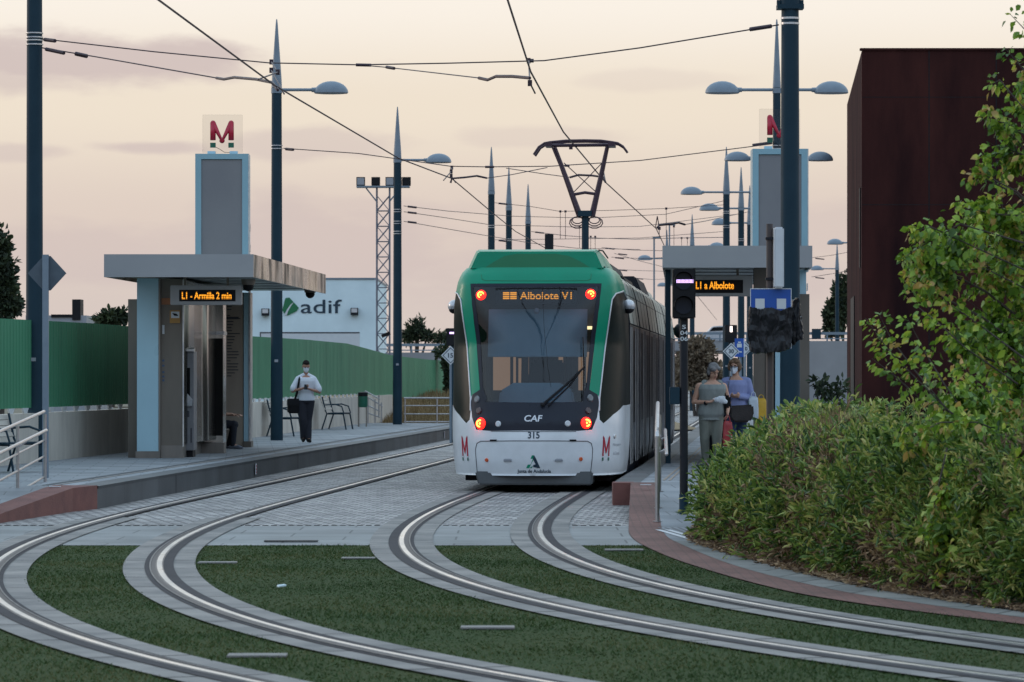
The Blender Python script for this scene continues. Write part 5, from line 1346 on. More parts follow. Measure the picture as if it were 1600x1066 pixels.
# parked car on the bridge
t=thing('parked_car','silver car roof showing over the bridge parapet between the poles','car',(xf(1122,217),217,zf(533,217)))
prof=[(-.62*1.6,0),(-.60*1.6,.45),(-.38*1.6,.52),(-.22*1.6,.82),(.15*1.6,.86),(.38*1.6,.62),(.62*1.6,.5),(.62*1.6,0)]
mb=MB(); mb.prism(prof,lambda u,v,t_:(u,t_,v),-.8,.8); mb.build('body',M['silvertext'],t,world=False,bevel=.05)
mb=MB(); mb.prism([(-.33*1.6,.54),(-.2*1.6,.76),(.14*1.6,.79),(.33*1.6,.6)],lambda u,v,t_:(u,t_,v),-.82,.82); mb.build('windows',M['tramside'],t,world=False)
for s_ in (-1,1):
    mb=MB(); mb.tube([(s_*.6,-.85,.0),(s_*.6,-.6,.0)],.22,12); mb.build('wheel',M['black'],t,world=False)
# roofs left of the left shelter
t=thing('low_house','low grey building with chimneys beyond the green fence at far left','building',(xf(100,120),120,0)); Y=120
mb=MB(); mb.box(xf(40,Y),xf(135,Y),Y,Y+8,0,zf(493,Y)); mb.build('wall',M['greytext'],t)
mb=MB(); mb.box(xf(80,Y),xf(112,Y),Y-.05,Y+1,zf(496,Y),zf(491.5,Y)); mb.box(xf(113,Y),xf(126,Y),Y-.05,Y+.8,zf(500,Y),zf(468,Y)); mb.build('chimney',M['black'],t)
# ================================================================== SIGNS AND SIGNALS
Y=46.0
t=thing('tram_signal','black tram signal post with a lit violet bar and the letters S 04 06','signal',(xf(1068.5,Y),Y,rz(Y)))
X=xf(1068.5,Y); z0=rz(Y)
mb=MB(); mb.tube([(X,Y,z0),(X,Y,zf(492,Y))],.050,14); mb.build('post',M['blackmetal'],t)
mb=MB(); mb.tube([(X,Y,z0),(X,Y,z0+.25)],.056,14); mb.build('post_base',M['poleblue'],t)
mb=MB(); mb.box(X-.135,X+.135,Y-.12,Y+.10,zf(498,Y),zf(421,Y)); hd=mb.build('signal_head',M['black'],t,bevel=.012)
for py in (440,478):
    mb=MB(); c=Vector((X-.01,Y-.12,zf(py,Y))); mb.tube([c,c-Vector((0,.015,0))],.10,20); mb.build('lens',M['tramblack'],hd)
    mb=MB(); r=.115
    for k in range(10):
        a0=math.pi*(-.05+1.1*k/10); a1=math.pi*(-.05+1.1*(k+1)/10)
        mb.add([c+Vector((math.cos(a0)*r,0,math.sin(a0)*r)),c+Vector((math.cos(a1)*r,0,math.sin(a1)*r)),c+Vector((math.cos(a1)*r,-.12,math.sin(a1)*r)),c+Vector((math.cos(a0)*r,-.12,math.sin(a0)*r))],[(0,1,2,3)])
    mb.build('visor',M['black'],hd,fixn=False)
mb=MB(); cc=zf(440,Y)
for r_ in range(3):
    for k in range(13): mb.ball((xf(1057,Y)+k*.0160,Y-.142,cc-.014+r_*.014),.0068,6)
mb.build('light_bar',M['violet'],hd,smooth=False)
for i,s_ in enumerate(('S','04','06')): text_on('lettering',s_,(X,Y-.052,zf(511+i*9.3,Y)),M['whitesign'],t,h=.050,w=(.045,.088,.088)[i],bold=.012)
mb=MB(); mb.box(X-.17,X-.05,Y-.05,Y+.08,zf(632,Y),zf(605,Y)); mb.build('control_box',M['poleblue'],t,bevel=.006)
# bagged blue sign
Y=50.0
t=thing('bus_stop_sign','blue sign with two white squares, its lower half wrapped in black bag','sign',(xf(1202.5,Y),Y,PLAT))
mb=MB(); mb.tube([(xf(1202.5,Y),Y,PLAT-.1),(xf(1202.5,Y),Y,zf(350,Y))],.043,12); mb.build('post',pm('rusty brown post',(.05,.04,.04),(.07,.05,.045),rough=.6),t)
mb=MB(); mb.box(xf(1171.5,Y),xf(1236,Y),Y-.09,Y-.06,zf(545,Y),zf(451,Y)); fc=mb.build('sign_face',M['bluesign'],t,bevel=.004)
mb=MB(); 
for a,b,c,d_ in ((1171.5,1236,451,452.2),(1171.5,1172.6,452.2,545),(1234.9,1236,452.2,545)): mb.box(xf(a,Y),xf(b,Y),Y-.094,Y-.0905,zf(d_,Y),zf(c,Y))
mb.build('sign_border',M['whitesign'],fc)
for a,b in ((1179.5,1194),(1213,1227.5)):
    mb=MB(); mb.box(xf(a,Y),xf(b,Y),Y-.096,Y-.0905,zf(483,Y),zf(467,Y)); mb.build('white_square',M['whitesign'],fc)
mb=MB(); 
for py in (373,436): mb.box(xf(1196,Y),xf(1212,Y),Y-.06,Y+.06,zf(py+2,Y),zf(py-2,Y))
mb.build('clamp',M['blackmetal'],t)
mb=MB(); mb.box(xf(1208,Y),xf(1223,Y),Y-.25,Y+.3,zf(451,Y),zf(356,Y)); mb.build('edge_on_panel',M['whitesign'],t,bevel=.02)
# bag: crumpled shell
def crumple(name,pl,y0,y1,amp,parent,mat,seed=1,seg=14):
    r_=random.Random(seed); bm=bmesh.new(); 
    f0=[bm.verts.new((xf(x,Y),y0,zf(y,Y))) for x,y in pl]; f1=[bm.verts.new((xf(x,Y),y1,zf(y,Y))) for x,y in pl]
    bm.faces.new(f0[::-1]); bm.faces.new(f1)
    n=len(pl)
    for i in range(n): bm.faces.new((f0[i],f0[(i+1)%n],f1[(i+1)%n],f1[i]))
    bmesh.ops.triangulate(bm,faces=bm.faces[:])
    bmesh.ops.subdivide_edges(bm,edges=bm.edges[:],cuts=3,use_grid_fill=True); bmesh.ops.subdivide_edges(bm,edges=bm.edges[:],cuts=1,use_grid_fill=True)
    from mathutils import noise
    for v in bm.verts:
        q=v.co; d=noise.noise_vector(q*7+Vector((seed,0,0)))*amp+noise.noise_vector(Vector((q.x*34,q.y*12,q.z*7)))*amp*.8+noise.noise_vector(Vector((q.x*16,q.y*12,q.z*40)))*amp*.35
        v.co=q+d
    bmesh.ops.recalc_face_normals(bm,faces=bm.faces)
    me=bpy.data.meshes.new(name); bm.to_mesh(me); bm.free(); me.polygons.foreach_set('use_smooth',[False]*len(me.polygons)); me.materials.append(mat)
    return link(name,me,parent)
bg=crumple('bin_bag',[(1171,480),(1188,484),(1205,482),(1222,485),(1238,482),(1238,500),(1236,520),(1235,543),(1222,549),(1200,551),(1180,553),(1172,550),(1170,520)],Y-.16,Y+.02,.022,None,M['bag'],3)
bg['label']='black bin bag wrapped over the lower half of the blue sign'; bg['category']='bin bag'
b2=crumple('bin_bag',[(1238,470),(1246,466),(1250,478),(1251,500),(1257,520),(1255,528),(1244,534),(1238,540),(1234,530),(1235,500)],Y+.0,Y+.2,.03,None,M['bag'],8)
b2['label']='black bin bag bunched at the right edge of the sign and pole'; b2['category']='bin bag'
# left grey sign seen from behind
Y=54.4
t=thing('road_sign','grey diamond sign seen from its back on a pale post by the left handrail','sign',(xf(71,Y),Y,.2))
mb=MB(); mb.box(xf(66.5,Y),xf(76,Y),Y-.03,Y+.03,.2,zf(398,Y)); mb.build('post',M['spike'],t)
mb=MB(); c=Vector((xf(73,Y),0,zf(427,Y))); h=.275
mb.xz([(c.x-h,c.z),(c.x-.05,c.z+h-.03),(c.x+.05,c.z+h-.03),(c.x+h,c.z),(c.x+.05,c.z-h+.03),(c.x-.05,c.z-h+.03)],Y+.03,Y+.045); mb.build('sign_plate',pm('weathered sign back',(.075,.10,.125),(.055,.075,.095),rough=.5),t)
# small far signals and signs
def signal(label,px,py,Y,lit,zb_):
    t=thing('tram_signal',label,'signal',(xf(px,Y),Y,zb_)); mb=MB(); w_=.15
    mb.box(xf(px,Y)-w_,xf(px,Y)+w_,Y-.1,Y+.1,zf(py+14,Y),zf(py-13,Y)); mb.build('signal_head',M['black'],t,bevel=.01)
    mb=MB(); (mb.box(xf(px-4,Y),xf(px+5,Y),Y-.13,Y-.11,zf(py-4,Y),zf(py-7,Y)) if lit=='h' else mb.box(xf(px-1.8,Y),xf(px+1.8,Y),Y-.13,Y-.11,zf(py-2,Y),zf(py-11,Y))); mb.build('light_bar',M['whitelit'] if lit!='h' else M['violet'],t)
    mb=MB(); mb.tube([(xf(px,Y),Y+.02,zb_),(xf(px,Y),Y+.02,zf(py+10,Y))],.05,8); mb.build('post',M['poleblue'],t)
    return t
signal('small far signal with a lit upright white bar, above the two women',1142,521,96,'v',PLAT)
signal('small signal with a lit violet bar just left of the tram',706.5,526,100,'h',0)
def diamond(label,px,py,Y,txt,hw,zb_,back=False):
    t=thing('speed_sign',label,'sign',(xf(px,Y),Y,zb_)); mb=MB(); c=Vector((xf(px,Y),0,zf(py,Y)))
    D=lambda h:[(c.x-h,c.z),(c.x,c.z+h),(c.x+h,c.z),(c.x,c.z-h)]
    mb.xz(D(hw),Y-.01,Y+.01); mb.build('plate',M['whitesign'],t)
    mb=MB(); a=D(hw*.84);b=D(hw*.74)
    for i in range(4):
        j=(i+1)%4; mb.xz([a[i],a[j],b[j],b[i]],Y-.016,Y-.012)
    mb.build('border',M['navy'],t)
    text_on('numerals',txt,(c.x,Y-.013,c.z),M['navy'],t,h=hw*.5,bold=.02)
    mb=MB(); mb.tube([(c.x,Y+.04,zb_),(c.x,Y+.04,c.z+hw*.5)],.03,6); mb.build('post',M['spike'],t)
diamond('white diamond speed sign reading 30 above the two women',1142.5,549,92,'30',.20,PLAT)
diamond('white diamond speed sign reading 15 at the left side of the tram',704,555.5,99,'15',.245,0)
diamond('white diamond sign half hidden behind the small blue tram sign',1164,545,97,'30',.19,PLAT)
Y=94
t=thing('tram_stop_sign','small blue sign with a white tram symbol beside the diamond 30 sign','sign',(xf(1157,Y),Y,PLAT))
mb=MB(); mb.box(xf(1148,Y),xf(1163,Y),Y-.02,Y,zf(558,Y),zf(529,Y)); mb.build('sign_face',M['bluesign'],t)
mb=MB(); mb.box(xf(1162,Y),xf(1163.5,Y),Y-.026,Y-.021,zf(558,Y),zf(529,Y)); mb.box(xf(1151.5,Y),xf(1159,Y),Y-.026,Y-.021,zf(543,Y),zf(537,Y)); mb.box(xf(1153,Y),xf(1157.5,Y),Y-.026,Y-.021,zf(536,Y),zf(534,Y)); mb.box(xf(1153,Y),xf(1154,Y),Y-.026,Y-.021,zf(553,Y),zf(549,Y)); mb.box(xf(1155,Y),xf(1159,Y),Y-.026,Y-.021,zf(551,Y),zf(549,Y)); mb.build('symbol',M['whitesign'],t)
mb=MB(); mb.tube([(xf(1157,Y),Y+.03,PLAT),(xf(1157,Y),Y+.03,zf(530,Y))],.03,6); mb.build('post',M['spike'],t)

# ================================================================== HANDRAILS, BENCHES, BIN
def post(mb,x,y,z,h,r=.022): mb.tube([(x,y,z),(x,y,z+h)],r,8); mb.tube([(x,y,z),(x,y,z+.012)],.05,12)
t=thing('handrail','stainless handrail with sloping bars beside the ramp at the left edge','handrail',(-6.35,50,.1))
zr=lambda y:float(np.interp(y,[43.6,49.4,52.5],[0,PLAT,PLAT]))
zr=lambda y:float(np.interp(y,[44,52.6],[-.10,.30]))
ys_=[52.3,49.55,46.8,44.2]
for y_ in ys_:
    mb=MB(); post(mb,-6.38+(.02 if y_>52 else 0),y_,zr(y_)-.04,.98); mb.build('post',M['handrail'],t)
for h,nm,a,b in ((.97,'top_rail',52.35,43.8),(.58,'bar',52.3,43.8),(.36,'bar',52.3,43.8),(.08,'bar',52.3,43.8)):
    mb=MB(); mb.tube([(-6.38,a,zr(a)+h),(-6.38,b,zr(b)+h)],.024 if nm=='top_rail' else .016,8); mb.build(nm,M['handrail'],t)
mb=MB(); mb.tube([(-6.26,51.6,zr(51.6)+.76),(-6.26,43.8,zr(43.8)+.76)],.024,8); mb.ball((-6.26,51.6,zr(51.6)+.76),.024,8)
for y_ in (49.55,46.8): mb.tube([(-6.38,y_,zr(y_)+.66),(-6.26,y_,zr(y_)+.74)],.01,6)
mb.build('lower_handrail',M['handrail'],t)
t=thing('handrail','steel handrail standing on the ramp in front of the tram side','handrail',(1.72,47,.1))
xr_=lambda y:float(np.interp(y,[44.6,50.8],[1.685,1.96])); zq=lambda y:rz(y)+.012
for y_ in (44.8,47.0,49.9):
    mb=MB(); post(mb,xr_(y_),y_,zq(y_),1.0,.026 if y_<45 else .02); mb.build('post',M['handrail'],t)
mb=MB(); mb.tube([(xr_(44.8),44.8,zq(44.8)+.98),(xr_(44.8),44.85,zq(44.8)+1.03),(xr_(50.9),51.6,PLAT+1.08)],.027,8); mb.build('top_rail',M['handrail'],t)
mb=MB(); mb.tube([(xr_(46)+.10,45.9,zq(46)+.72),(xr_(50.9)+.10,51.6,PLAT+.72)],.022,8); mb.ball((xr_(46)+.10,45.9,zq(46)+.72),.022,8)
for y_ in (47,49.9): mb.tube([(xr_(y_),y_,zq(y_)+.68),(xr_(y_)+.10,y_,zq(y_)+.72)],.01,6)
mb.build('lower_handrail',M['handrail'],t)
# railing closing the far end of the left platform
t=thing('railing','pale metal railing across the far end of the left platform','railing',(-3.4,119,PLAT)); Y=116.5
for px in (633,683,714):
    mb=MB(); mb.tube([(xf(px,Y),Y,PLAT),(xf(px,Y),Y,zf(622,Y))],.022,6); mb.build('post',M['handrail'],t)
for py,nm in ((622,'top_rail'),(634,'bar'),(647,'bar'),(659,'bar')):
    mb=MB(); mb.tube([(xf(631,Y),Y,zf(py,Y)),(xf(722,Y),Y,zf(py,Y))],.024 if py==622 else .016,6); mb.build(nm,M['handrail'],t)
# stair railing behind the bin
t=thing('stair_railing','small stepped stair railing beside the bin near the wall end','railing',(xf(585,112),112,PLAT)); Y=112
for x,y0,y1 in ((575,662,621),(586,661,624),(596,660,629),(592,650,617)):
    mb=MB(); mb.tube([at(x,y0,Y),at(x,y1,Y)],.022,6); mb.build('post',M['handrail'],t)
for a,b in (((570,611),(594,624)),((577,622),(598,635)),((576,634),(594,643)),((576,646),(594,652))):
    mb=MB(); mb.tube([at(*a,Y),at(*b,Y)],.02,6); mb.build('bar',M['handrail'],t)
Y=109
t=thing('litter_bin','small dark cylindrical litter bin on a post near the wall end','bin',(xf(567,Y),Y,PLAT))
mb=MB(); mb.lathe([(.12,.55),(.14,.6),(.14,.86),(.125,.88)],(0,0,0),14); mb.build('bin_body',M['greensign'],t,world=False)
mb=MB(); mb.lathe([(.135,.84),(.14,.86),(.14,.97),(.05,.99)],(0,0,0),14); mb.build('lid',M['black'],t,world=False)
mb=MB(); mb.tube([(-.12,0,0),(-.12,0,.85)],.025,6); mb.tube([(.10,0,0),(.10,0,.6)],.018,6); mb.build('post',M['steel'],t,world=False)
def bench(name_label,X,Y,rzv,L=1.5):
    t=thing('bench',name_label,'bench',(X,Y,PLAT),rzv,'platform benches with slatted backs')
    # local: seat faces +x, length along y
    mb=MB()
    for i in range(5): mb.box(.02+i*.085,.02+i*.085+.07,-L/2,L/2,.43,.455)
    mb.build('seat',M['poleblue'],t,world=False)
    mb=MB()
    for i in range(4): 
        z=.56+i*.085; x=-.03-(z-.45)*.45; mb.obox((x,0,z),(0,1,0),(1,0,.45),(-.45,0,1),L/2,.012,.034)
    mb.build('backrest',M['benchwood'],t,world=False)
    for s_ in (-1,1):
        y_=s_*(L/2-.08)
        mb=MB(); mb.tube([(-.16,y_,0),(-.02,y_,.43),(-.06,y_,.5),(-.15,y_,.88)],.020,6); mb.tube([(.50,y_,0),(.42,y_,.44)],.020,6); mb.tube([(-.02,y_,.42),(.43,y_,.42)],.016,6); mb.build('leg_frame',M['poleblue'],t,world=False)
        if s_:
            mb=MB(); mb.tube([(-.08,y_,.66),(.2,y_,.68),(.38,y_,.62),(.44,y_,.44)],.018,6); mb.build('armrest',M['poleblue'],t,world=False)
    return t
b1=bench('slatted bench by the wall, partly hidden behind the lamp pole left of the man',-5.62,92,R(-7),1.25)
b2=dup(b1,(-4.88,103.6,PLAT),R(-7),'slatted bench by the wall just right of the walking man')
b3=dup(b1,(xf(-6,57),57.5,PLAT),R(-20),'dark bench cut by the left edge behind the handrail')
# ================================================================== PEOPLE
def remeshed(mb, name, mat, parent, voxel=.011, smooth_it=4, world=False):
    me=mb.mesh('tmp',True); o=bpy.data.objects.new('tmp',me); col.objects.link(o)
    md=o.modifiers.new('r','REMESH'); md.mode='VOXEL'; md.voxel_size=voxel; md.use_smooth_shade=True
    if smooth_it: ms_=o.modifiers.new('s','SMOOTH'); ms_.factor=.5; ms_.iterations=smooth_it
    bpy.context.view_layer.update(); dg=bpy.context.evaluated_depsgraph_get()
    m2=bpy.data.meshes.new_from_object(o.evaluated_get(dg)); bpy.data.objects.remove(o); bpy.data.meshes.remove(me)
    m2.name=name; m2.materials.clear(); m2.materials.append(mat); m2.polygons.foreach_set('use_smooth',[True]*len(m2.polygons))
    return link(name,m2,parent,world=world)
def loft(mb, rings, n=20):
    vs=[];fs=[]
    for c,rx,ry in rings:
        c=Vector(c)
        for j in range(n):
            a=2*math.pi*j/n; vs.append(c+Vector((rx*math.cos(a),ry*math.sin(a),0)))
    for i in range(len(rings)-1):
        for j in range(n): fs.append((i*n+j,i*n+(j+1)%n,(i+1)*n+(j+1)%n,(i+1)*n+j))
    fs.append(tuple(range(n-1,-1,-1))); fs.append(tuple((len(rings)-1)*n+j for j in range(n)))
    return mb.add(vs,fs)
def limb(mb,pts,rad,n=12):
    P=[Vector(p) for p in pts]; Q=[];Rr=[]
    for i in range(len(P)-1):
        for k in range(4):
            t=k/4; Q.append(P[i].lerp(P[i+1],t)); Rr.append(rad[i]*(1-t)+rad[i+1]*t)
    Q.append(P[-1]); Rr.append(rad[-1]); mb.tube(Q,Rr,n)
    for p,r in zip(P,rad): mb.ball(p,r*.99,10)
def hand(mb,w_,d,nrm,side,curl=.6,thumb=.5):
    w_=Vector(w_); d=Vector(d).normalized(); nrm=Vector(nrm); nrm=(nrm-d*nrm.dot(d)).normalized(); lat=d.cross(nrm).normalized()*side
    pe=w_+d*.085
    for k in (-1,-.33,.33,1): mb.tube([w_+lat*k*.016,w_+d*.04+lat*k*.026,pe+lat*k*.031],[.015,.014,.0105],7); mb.ball(pe+lat*k*.031,.0105,6)
    for k,ln in ((-1,.062),(-.33,.078),(.33,.085),(1,.075)):
        p=pe+lat*k*.031; a=0; pts=[p]; dd=d
        for i,(f,c) in enumerate(((.45,curl*.7),(.32,curl*1.0),(.23,curl*.7))):
            a+=c; dd=(d*math.cos(a)+nrm*math.sin(a)+lat*k*.08).normalized(); p=p+dd*ln*f; pts.append(p)
        mb.tube(pts,[.0095,.009,.0082,.007],7); mb.ball(pts[-1],.007,6)
    p=w_+d*.022+lat*.020; t1=p+(d*.6+lat*.8+nrm*thumb*.5).normalized()*.04; t2=t1+(d*.9+lat*.25+nrm*thumb).normalized()*.032
    mb.tube([p,t1,t2],[.0135,.0105,.0085],7); mb.ball(t2,.0085,6)
M['skin']=pm('skin',(.52,.29,.20),(.45,.25,.17),scale=20,rough=.55)
M['skin2']=pm('tanned skin',(.40,.205,.135),(.34,.17,.115),scale=20,rough=.55)
def cloth(n,c,c2=None): return pm(n,c,c2,scale=9,rough=.9,bump=.35,bscale=14,detail=6,stretch=(1,1,.5))
TORSO=[(0,.13,.09),(.10,.162,.112),(.20,.160,.112),(.40,.136,.102),(.62,.155,.115),(.78,.170,.118),(.90,.150,.092),(.97,.085,.065),(1.0,.058,.055)]
def human(name_label, loc, rotz, J, skin, group=None, bw=1.0, head_tilt=(0,0,0), hands=None, female=False):
    t=thing('person',name_label,'person',loc,rotz,group); V=Vector
    mb=MB(); cr=V(J['crotch']); nk=V(J['neck'])
    loft(mb,[(cr.lerp(nk,f),rx*bw,ry*bw) for f,rx,ry in TORSO])
    for s_ in 'LR':
        limb(mb,[nk+V((0,0,-.05)),J['s'+s_]],[.055,.058]); limb(mb,[J['s'+s_],J['e'+s_],J['w'+s_]],[.054*bw**.5,.040,.025])
        limb(mb,[J['h'+s_],J['k'+s_],J['a'+s_]],[.083*bw,.056,.038]); limb(mb,[J['a'+s_],J['t'+s_]],[.036,.030])
    hc=V(J['head']); limb(mb,[nk-V((0,0,.03)),nk.lerp(hc,.55)],[.054,.050])
    yaw,pitch=head_tilt[0],head_tilt[1]
    Rm=Matrix.Rotation(yaw,3,'Z')@Matrix.Rotation(pitch,3,'X')
    h=lambda x,y,z:hc+Rm@V((x,y,z))
    def hball(x,y,z,r,sc):
        n0=len(mb.v); mb.ball((0,0,0),r,14,sc)
        for i in range(n0,len(mb.v)): mb.v[i]=tuple(h(x,y,z)+Rm@V(mb.v[i]))
    hball(0,.012,.035,.092,(.83,1.03,.98)); hball(0,-.018,-.035,.070,(.86,.95,1.15)); hball(0,-.040,-.085,.034,(1.1,.8,.8))
    mb.tube([h(0,-.078,.015),h(0,-.098,-.018),h(0,-.086,-.030)],[.009,.014,.011],7)
    for s_ in (-1,1): hball(s_*.077,.012,-.005,.026,(.4,.8,1.15)); hball(s_*.03,-.078,.030,.016,(1.2,.5,.5))
    for s_ in 'LR':
        hd=hands[s_] if hands else None
        if hd: hand(mb,J['w'+s_],hd[0],hd[1],hd[2],hd[3])
    body=remeshed(mb,'body',skin,t,voxel=.0085,smooth_it=3)
    mb=MB()
    for s_ in (-1,1): mb.ball(h(s_*.030,-.0835,.013),.008,8,(1.3,.5,.7))
    mb.build('eyes',M['black'],t,world=False,smooth=True)
    mb=MB()
    for s_ in (-1,1): mb.tube([h(s_*.015,-.092,.034),h(s_*.033,-.090,.038),h(s_*.050,-.078,.032)],.004,5)
    mb.build('eyebrows',M['hairdark'],t,world=False)
    mb=MB(); mb.tube([h(-.020,-.083,-.058),h(0,-.088,-.056),h(.020,-.083,-.058)],.005,5); mb.build('mouth',pm('lips',(.3,.11,.10),rough=.5),t,world=False)
    return t,h,Rm,hc
M['hairdark']=pm('dark hair',(.010,.008,.007),(.016,.012,.010),scale=30,rough=.8,bump=.4,bscale=80,spec=.1)
def hairshape(t,h,Rm,mat,balls,name='hair'):
    mb=MB()
    for x,y,z,r,sc in balls:
        n0=len(mb.v); mb.ball((0,0,0),r,14,sc)
        for i in range(n0,len(mb.v)): mb.v[i]=tuple(h(x,y,z)+Rm@Vector(mb.v[i]))
    return remeshed(mb,name,mat,t,voxel=.010,smooth_it=2)
def mask(t,h,Rm):
    mb=MB(); pl=[(-.062,.008),(-.03,.020),(0,.028),(.03,.020),(.062,.008),(.058,-.055),(.025,-.095),(0,-.102),(-.025,-.095),(-.058,-.055)]
    c=h(0,-.128,-.030); vs=[h(x,-.085+abs(x)*.75,z) for x,z in pl]
    top=h(0,-.118,.0); mid=h(0,-.132,-.03); bot=h(0,-.112,-.075); n=len(vs)
    vs+= [mid]; 
    mb.add(vs,[(i,(i+1)%n,n) for i in range(n)])
    mb.tube([h(-.058,-.045,-.01),h(-.075,.005,.0)],.003,4); mb.tube([h(.058,-.045,-.01),h(.075,.005,.0)],.003,4)
    return mb.build('face_mask',M['whitecloth'],t,world=False)
M['whitecloth']=cloth('white cloth',(.72,.74,.78),(.62,.64,.70))
def garment(t,name,mat,torso=None,J=None,limbs=(),vox=.012,extra=None,bw=1.0,pad=.014):
    mb=MB()
    if torso:
        cr=Vector(J['crotch']); nk=Vector(J['neck']); a,b,top=torso
        rs=[(cr.lerp(nk,f),rx*bw+pad,ry*bw+pad) for f,rx,ry in TORSO if a<=f<=b]
        fa=np.interp(a,[q[0] for q in TORSO],[q[1] for q in TORSO]); fb=np.interp(a,[q[0] for q in TORSO],[q[2] for q in TORSO])
        if rs[0][0]!=cr.lerp(nk,a): rs=[(cr.lerp(nk,a),fa*bw+pad+top,fb*bw+pad+top)]+rs
        loft(mb,rs)
    for pts,rad in limbs: limb(mb,pts,rad,14)
    if extra: extra(mb)
    return remeshed(mb,name,mat,t,voxel=vox,smooth_it=3)
def shoe(t,a,toe,mat,name='shoe',sole=True):
    a=Vector(a); toe=Vector(toe); d=(toe-a); d.z=0; d.normalize(); heel=a-d*.055; z0=min(a.z,toe.z+.05)
    mb=MB(); base=lambda p:Vector((p.x,p.y,toe.z))
    limb(mb,[base(heel)+Vector((0,0,.012)),base(a)+d*.03+Vector((0,0,.022)),base(a)+d*.12+Vector((0,0,.010)),base(a)+d*.18+Vector((0,0,.002))],[.038,.042,.042,.030])
    limb(mb,[a,base(a)+Vector((0,0,.02))],[.044,.045])
    return remeshed(mb,name,mat,t,voxel=.010,smooth_it=2)
M['trouser']=cloth('dark navy trousers',(.013,.014,.022),(.02,.021,.03)); M['leather']=pm('black leather',(.008,.008,.009),rough=.5,spec=.15)

# ---- man in white shirt looking at his phone
J=dict(crotch=(0,0,.86),neck=(0,-.02,1.47),head=(.0,-.07,1.635),sL=(-.165,0,1.375),sR=(.165,0,1.375),eL=(-.285,-.02,1.115),eR=(.290,-.02,1.095),wL=(-.075,-.22,1.175),wR=(.080,-.21,1.155),
 hL=(-.09,0,.90),hR=(.09,0,.90),kL=(-.065,-.05,.50),kR=(.055,.04,.49),aL=(-.055,.05,.11),aR=(.055,-.04,.09),tL=(-.06,-.06,.045),tR=(.075,-.17,.035))
t,h,Rm,hc=human('man in white short sleeved shirt and mask looking at his phone on the left platform',tuple(gp(478,692,PLAT)),R(6),J,M['skin2'],head_tilt=(R(6),R(24)),
  hands={'L':((.85,-.4,.25),(0.3,.2,1),-1,.7),'R':((-.9,-.35,.2),(0,.3,1),1,.7)})
man=t
hairshape(t,h,Rm,M['hairdark'],[(0,.030,.060,.093,(.86,1.0,.92)),(0,.045,.02,.088,(.90,.85,.9)),(0,-.02,.095,.06,(1.05,.95,.6))])
mask(t,h,Rm)
garment(t,'shirt',M['whitecloth'],(.08,.95,.0),J,[([J['neck'],J['sL'],Vector(J['sL']).lerp(Vector(J['eL']),.78)],[.060,.070,.088]),([J['neck'],J['sR'],Vector(J['sR']).lerp(Vector(J['eR']),.78)],[.060,.070,.088])],bw=1.10)
garment(t,'trousers',M['trouser'],(0,.16,.0),J,[([J['hL'],J['kL'],Vector(J['aL'])+Vector((0,0,-.01))],[.105,.080,.066]),([J['hR'],J['kR'],Vector(J['aR'])],[.105,.080,.066])],bw=1.06)
shoe(t,J['aL'],J['tL'],M['leather']); shoe(t,J['aR'],J['tR'],M['leather'])
mb=MB(); mb.cbox((.0,-.275,1.215),.038,.010,.075); 
o=MB(); 
mw=thing('bag_dummy','','') if False else None
loc=man.location; 
ph=MB(); ph.obox((loc.x+.015,loc.y-.295,loc.z+1.205),(1,0,0),(0,.8,-.5),(0,.5,.8),.037,.006,.062); o=ph.build('mobile_phone',M['black'],origin=(loc.x,loc.y-.3,loc.z+1.2)); setp(o,'black mobile phone in the hands of the man in white','phone')
mb=MB(); mb.tube([(loc.x-.115,loc.y-.01,loc.z+1.475),(loc.x-.135,loc.y-.12,loc.z+1.38),(loc.x-.17,loc.y-.155,loc.z+1.15),(loc.x-.235,loc.y-.12,loc.z+.92)],.024,6,squash=(.4,1)); mb.tube([(loc.x-.115,loc.y-.01,loc.z+1.475),(loc.x-.15,loc.y+.14,loc.z+1.2),(loc.x-.24,loc.y+.05,loc.z+.92)],.024,6,squash=(.4,1))
t2=thing('shoulder_bag','black shoulder bag hanging at the hip of the man in white','bag',(loc.x-.26,loc.y,loc.z+.6)); mb.build('strap',M['leather'],t2)
mb=MB(); mb.cbox((loc.x-.265,loc.y-.06,loc.z+.79),.125,.075,.155,0.25); mb.build('bag_body',M['leather'],t2,bevel=.025)
mb=MB(); mb.cbox((loc.x-.267,loc.y-.065,loc.z+.87),.130,.080,.085,0.25); mb.build('flap',M['black'],t2,bevel=.02)

# ---- woman in grey tank top
W1=(3.14,60.6,PLAT)
J=dict(crotch=(0,0,.78),neck=(.02,-.03,1.37),head=(.035,-.075,1.505),sL=(-.185,0,1.28),sR=(.20,0,1.28),eL=(-.27,.03,1.03),eR=(.285,.02,1.02),wL=(-.075,-.17,1.035),wR=(.24,-.16,.86),
 hL=(-.085,0,.82),hR=(.095,0,.82),kL=(-.10,.0,.45),kR=(.085,-.05,.45),aL=(-.075,.10,.10),aR=(.10,-.03,.08),tL=(-.07,-.02,.05),tR=(.10,-.16,.035))
t,h,Rm,hc=human('woman with short grey hair in grey tank top holding a red bag',W1,R(5),J,M['skin'],bw=1.16,head_tilt=(R(22),R(26)),
  hands={'L':((.8,-.45,.1),(0,-.3,1),-1,.7),'R':((-.1,-.5,-.8),(-.9,-.1,.2),1,1.0)})
M['hairgrey']=pm('grey hair',(.20,.19,.19),(.09,.085,.085),scale=25,rough=.6,bump=.5,bscale=70)
hairshape(t,h,Rm,M['hairgrey'],[(0,.030,.055,.103,(.88,1.0,.92)),(0,.055,.01,.098,(.92,.85,.95)),(-.045,-.03,.07,.055,(1,1,.8)),(.04,-.03,.08,.05,(1,1,.7)),(-.07,.03,-.02,.045,(.7,1,1.2)),(.07,.03,-.02,.045,(.7,1,1.2))])
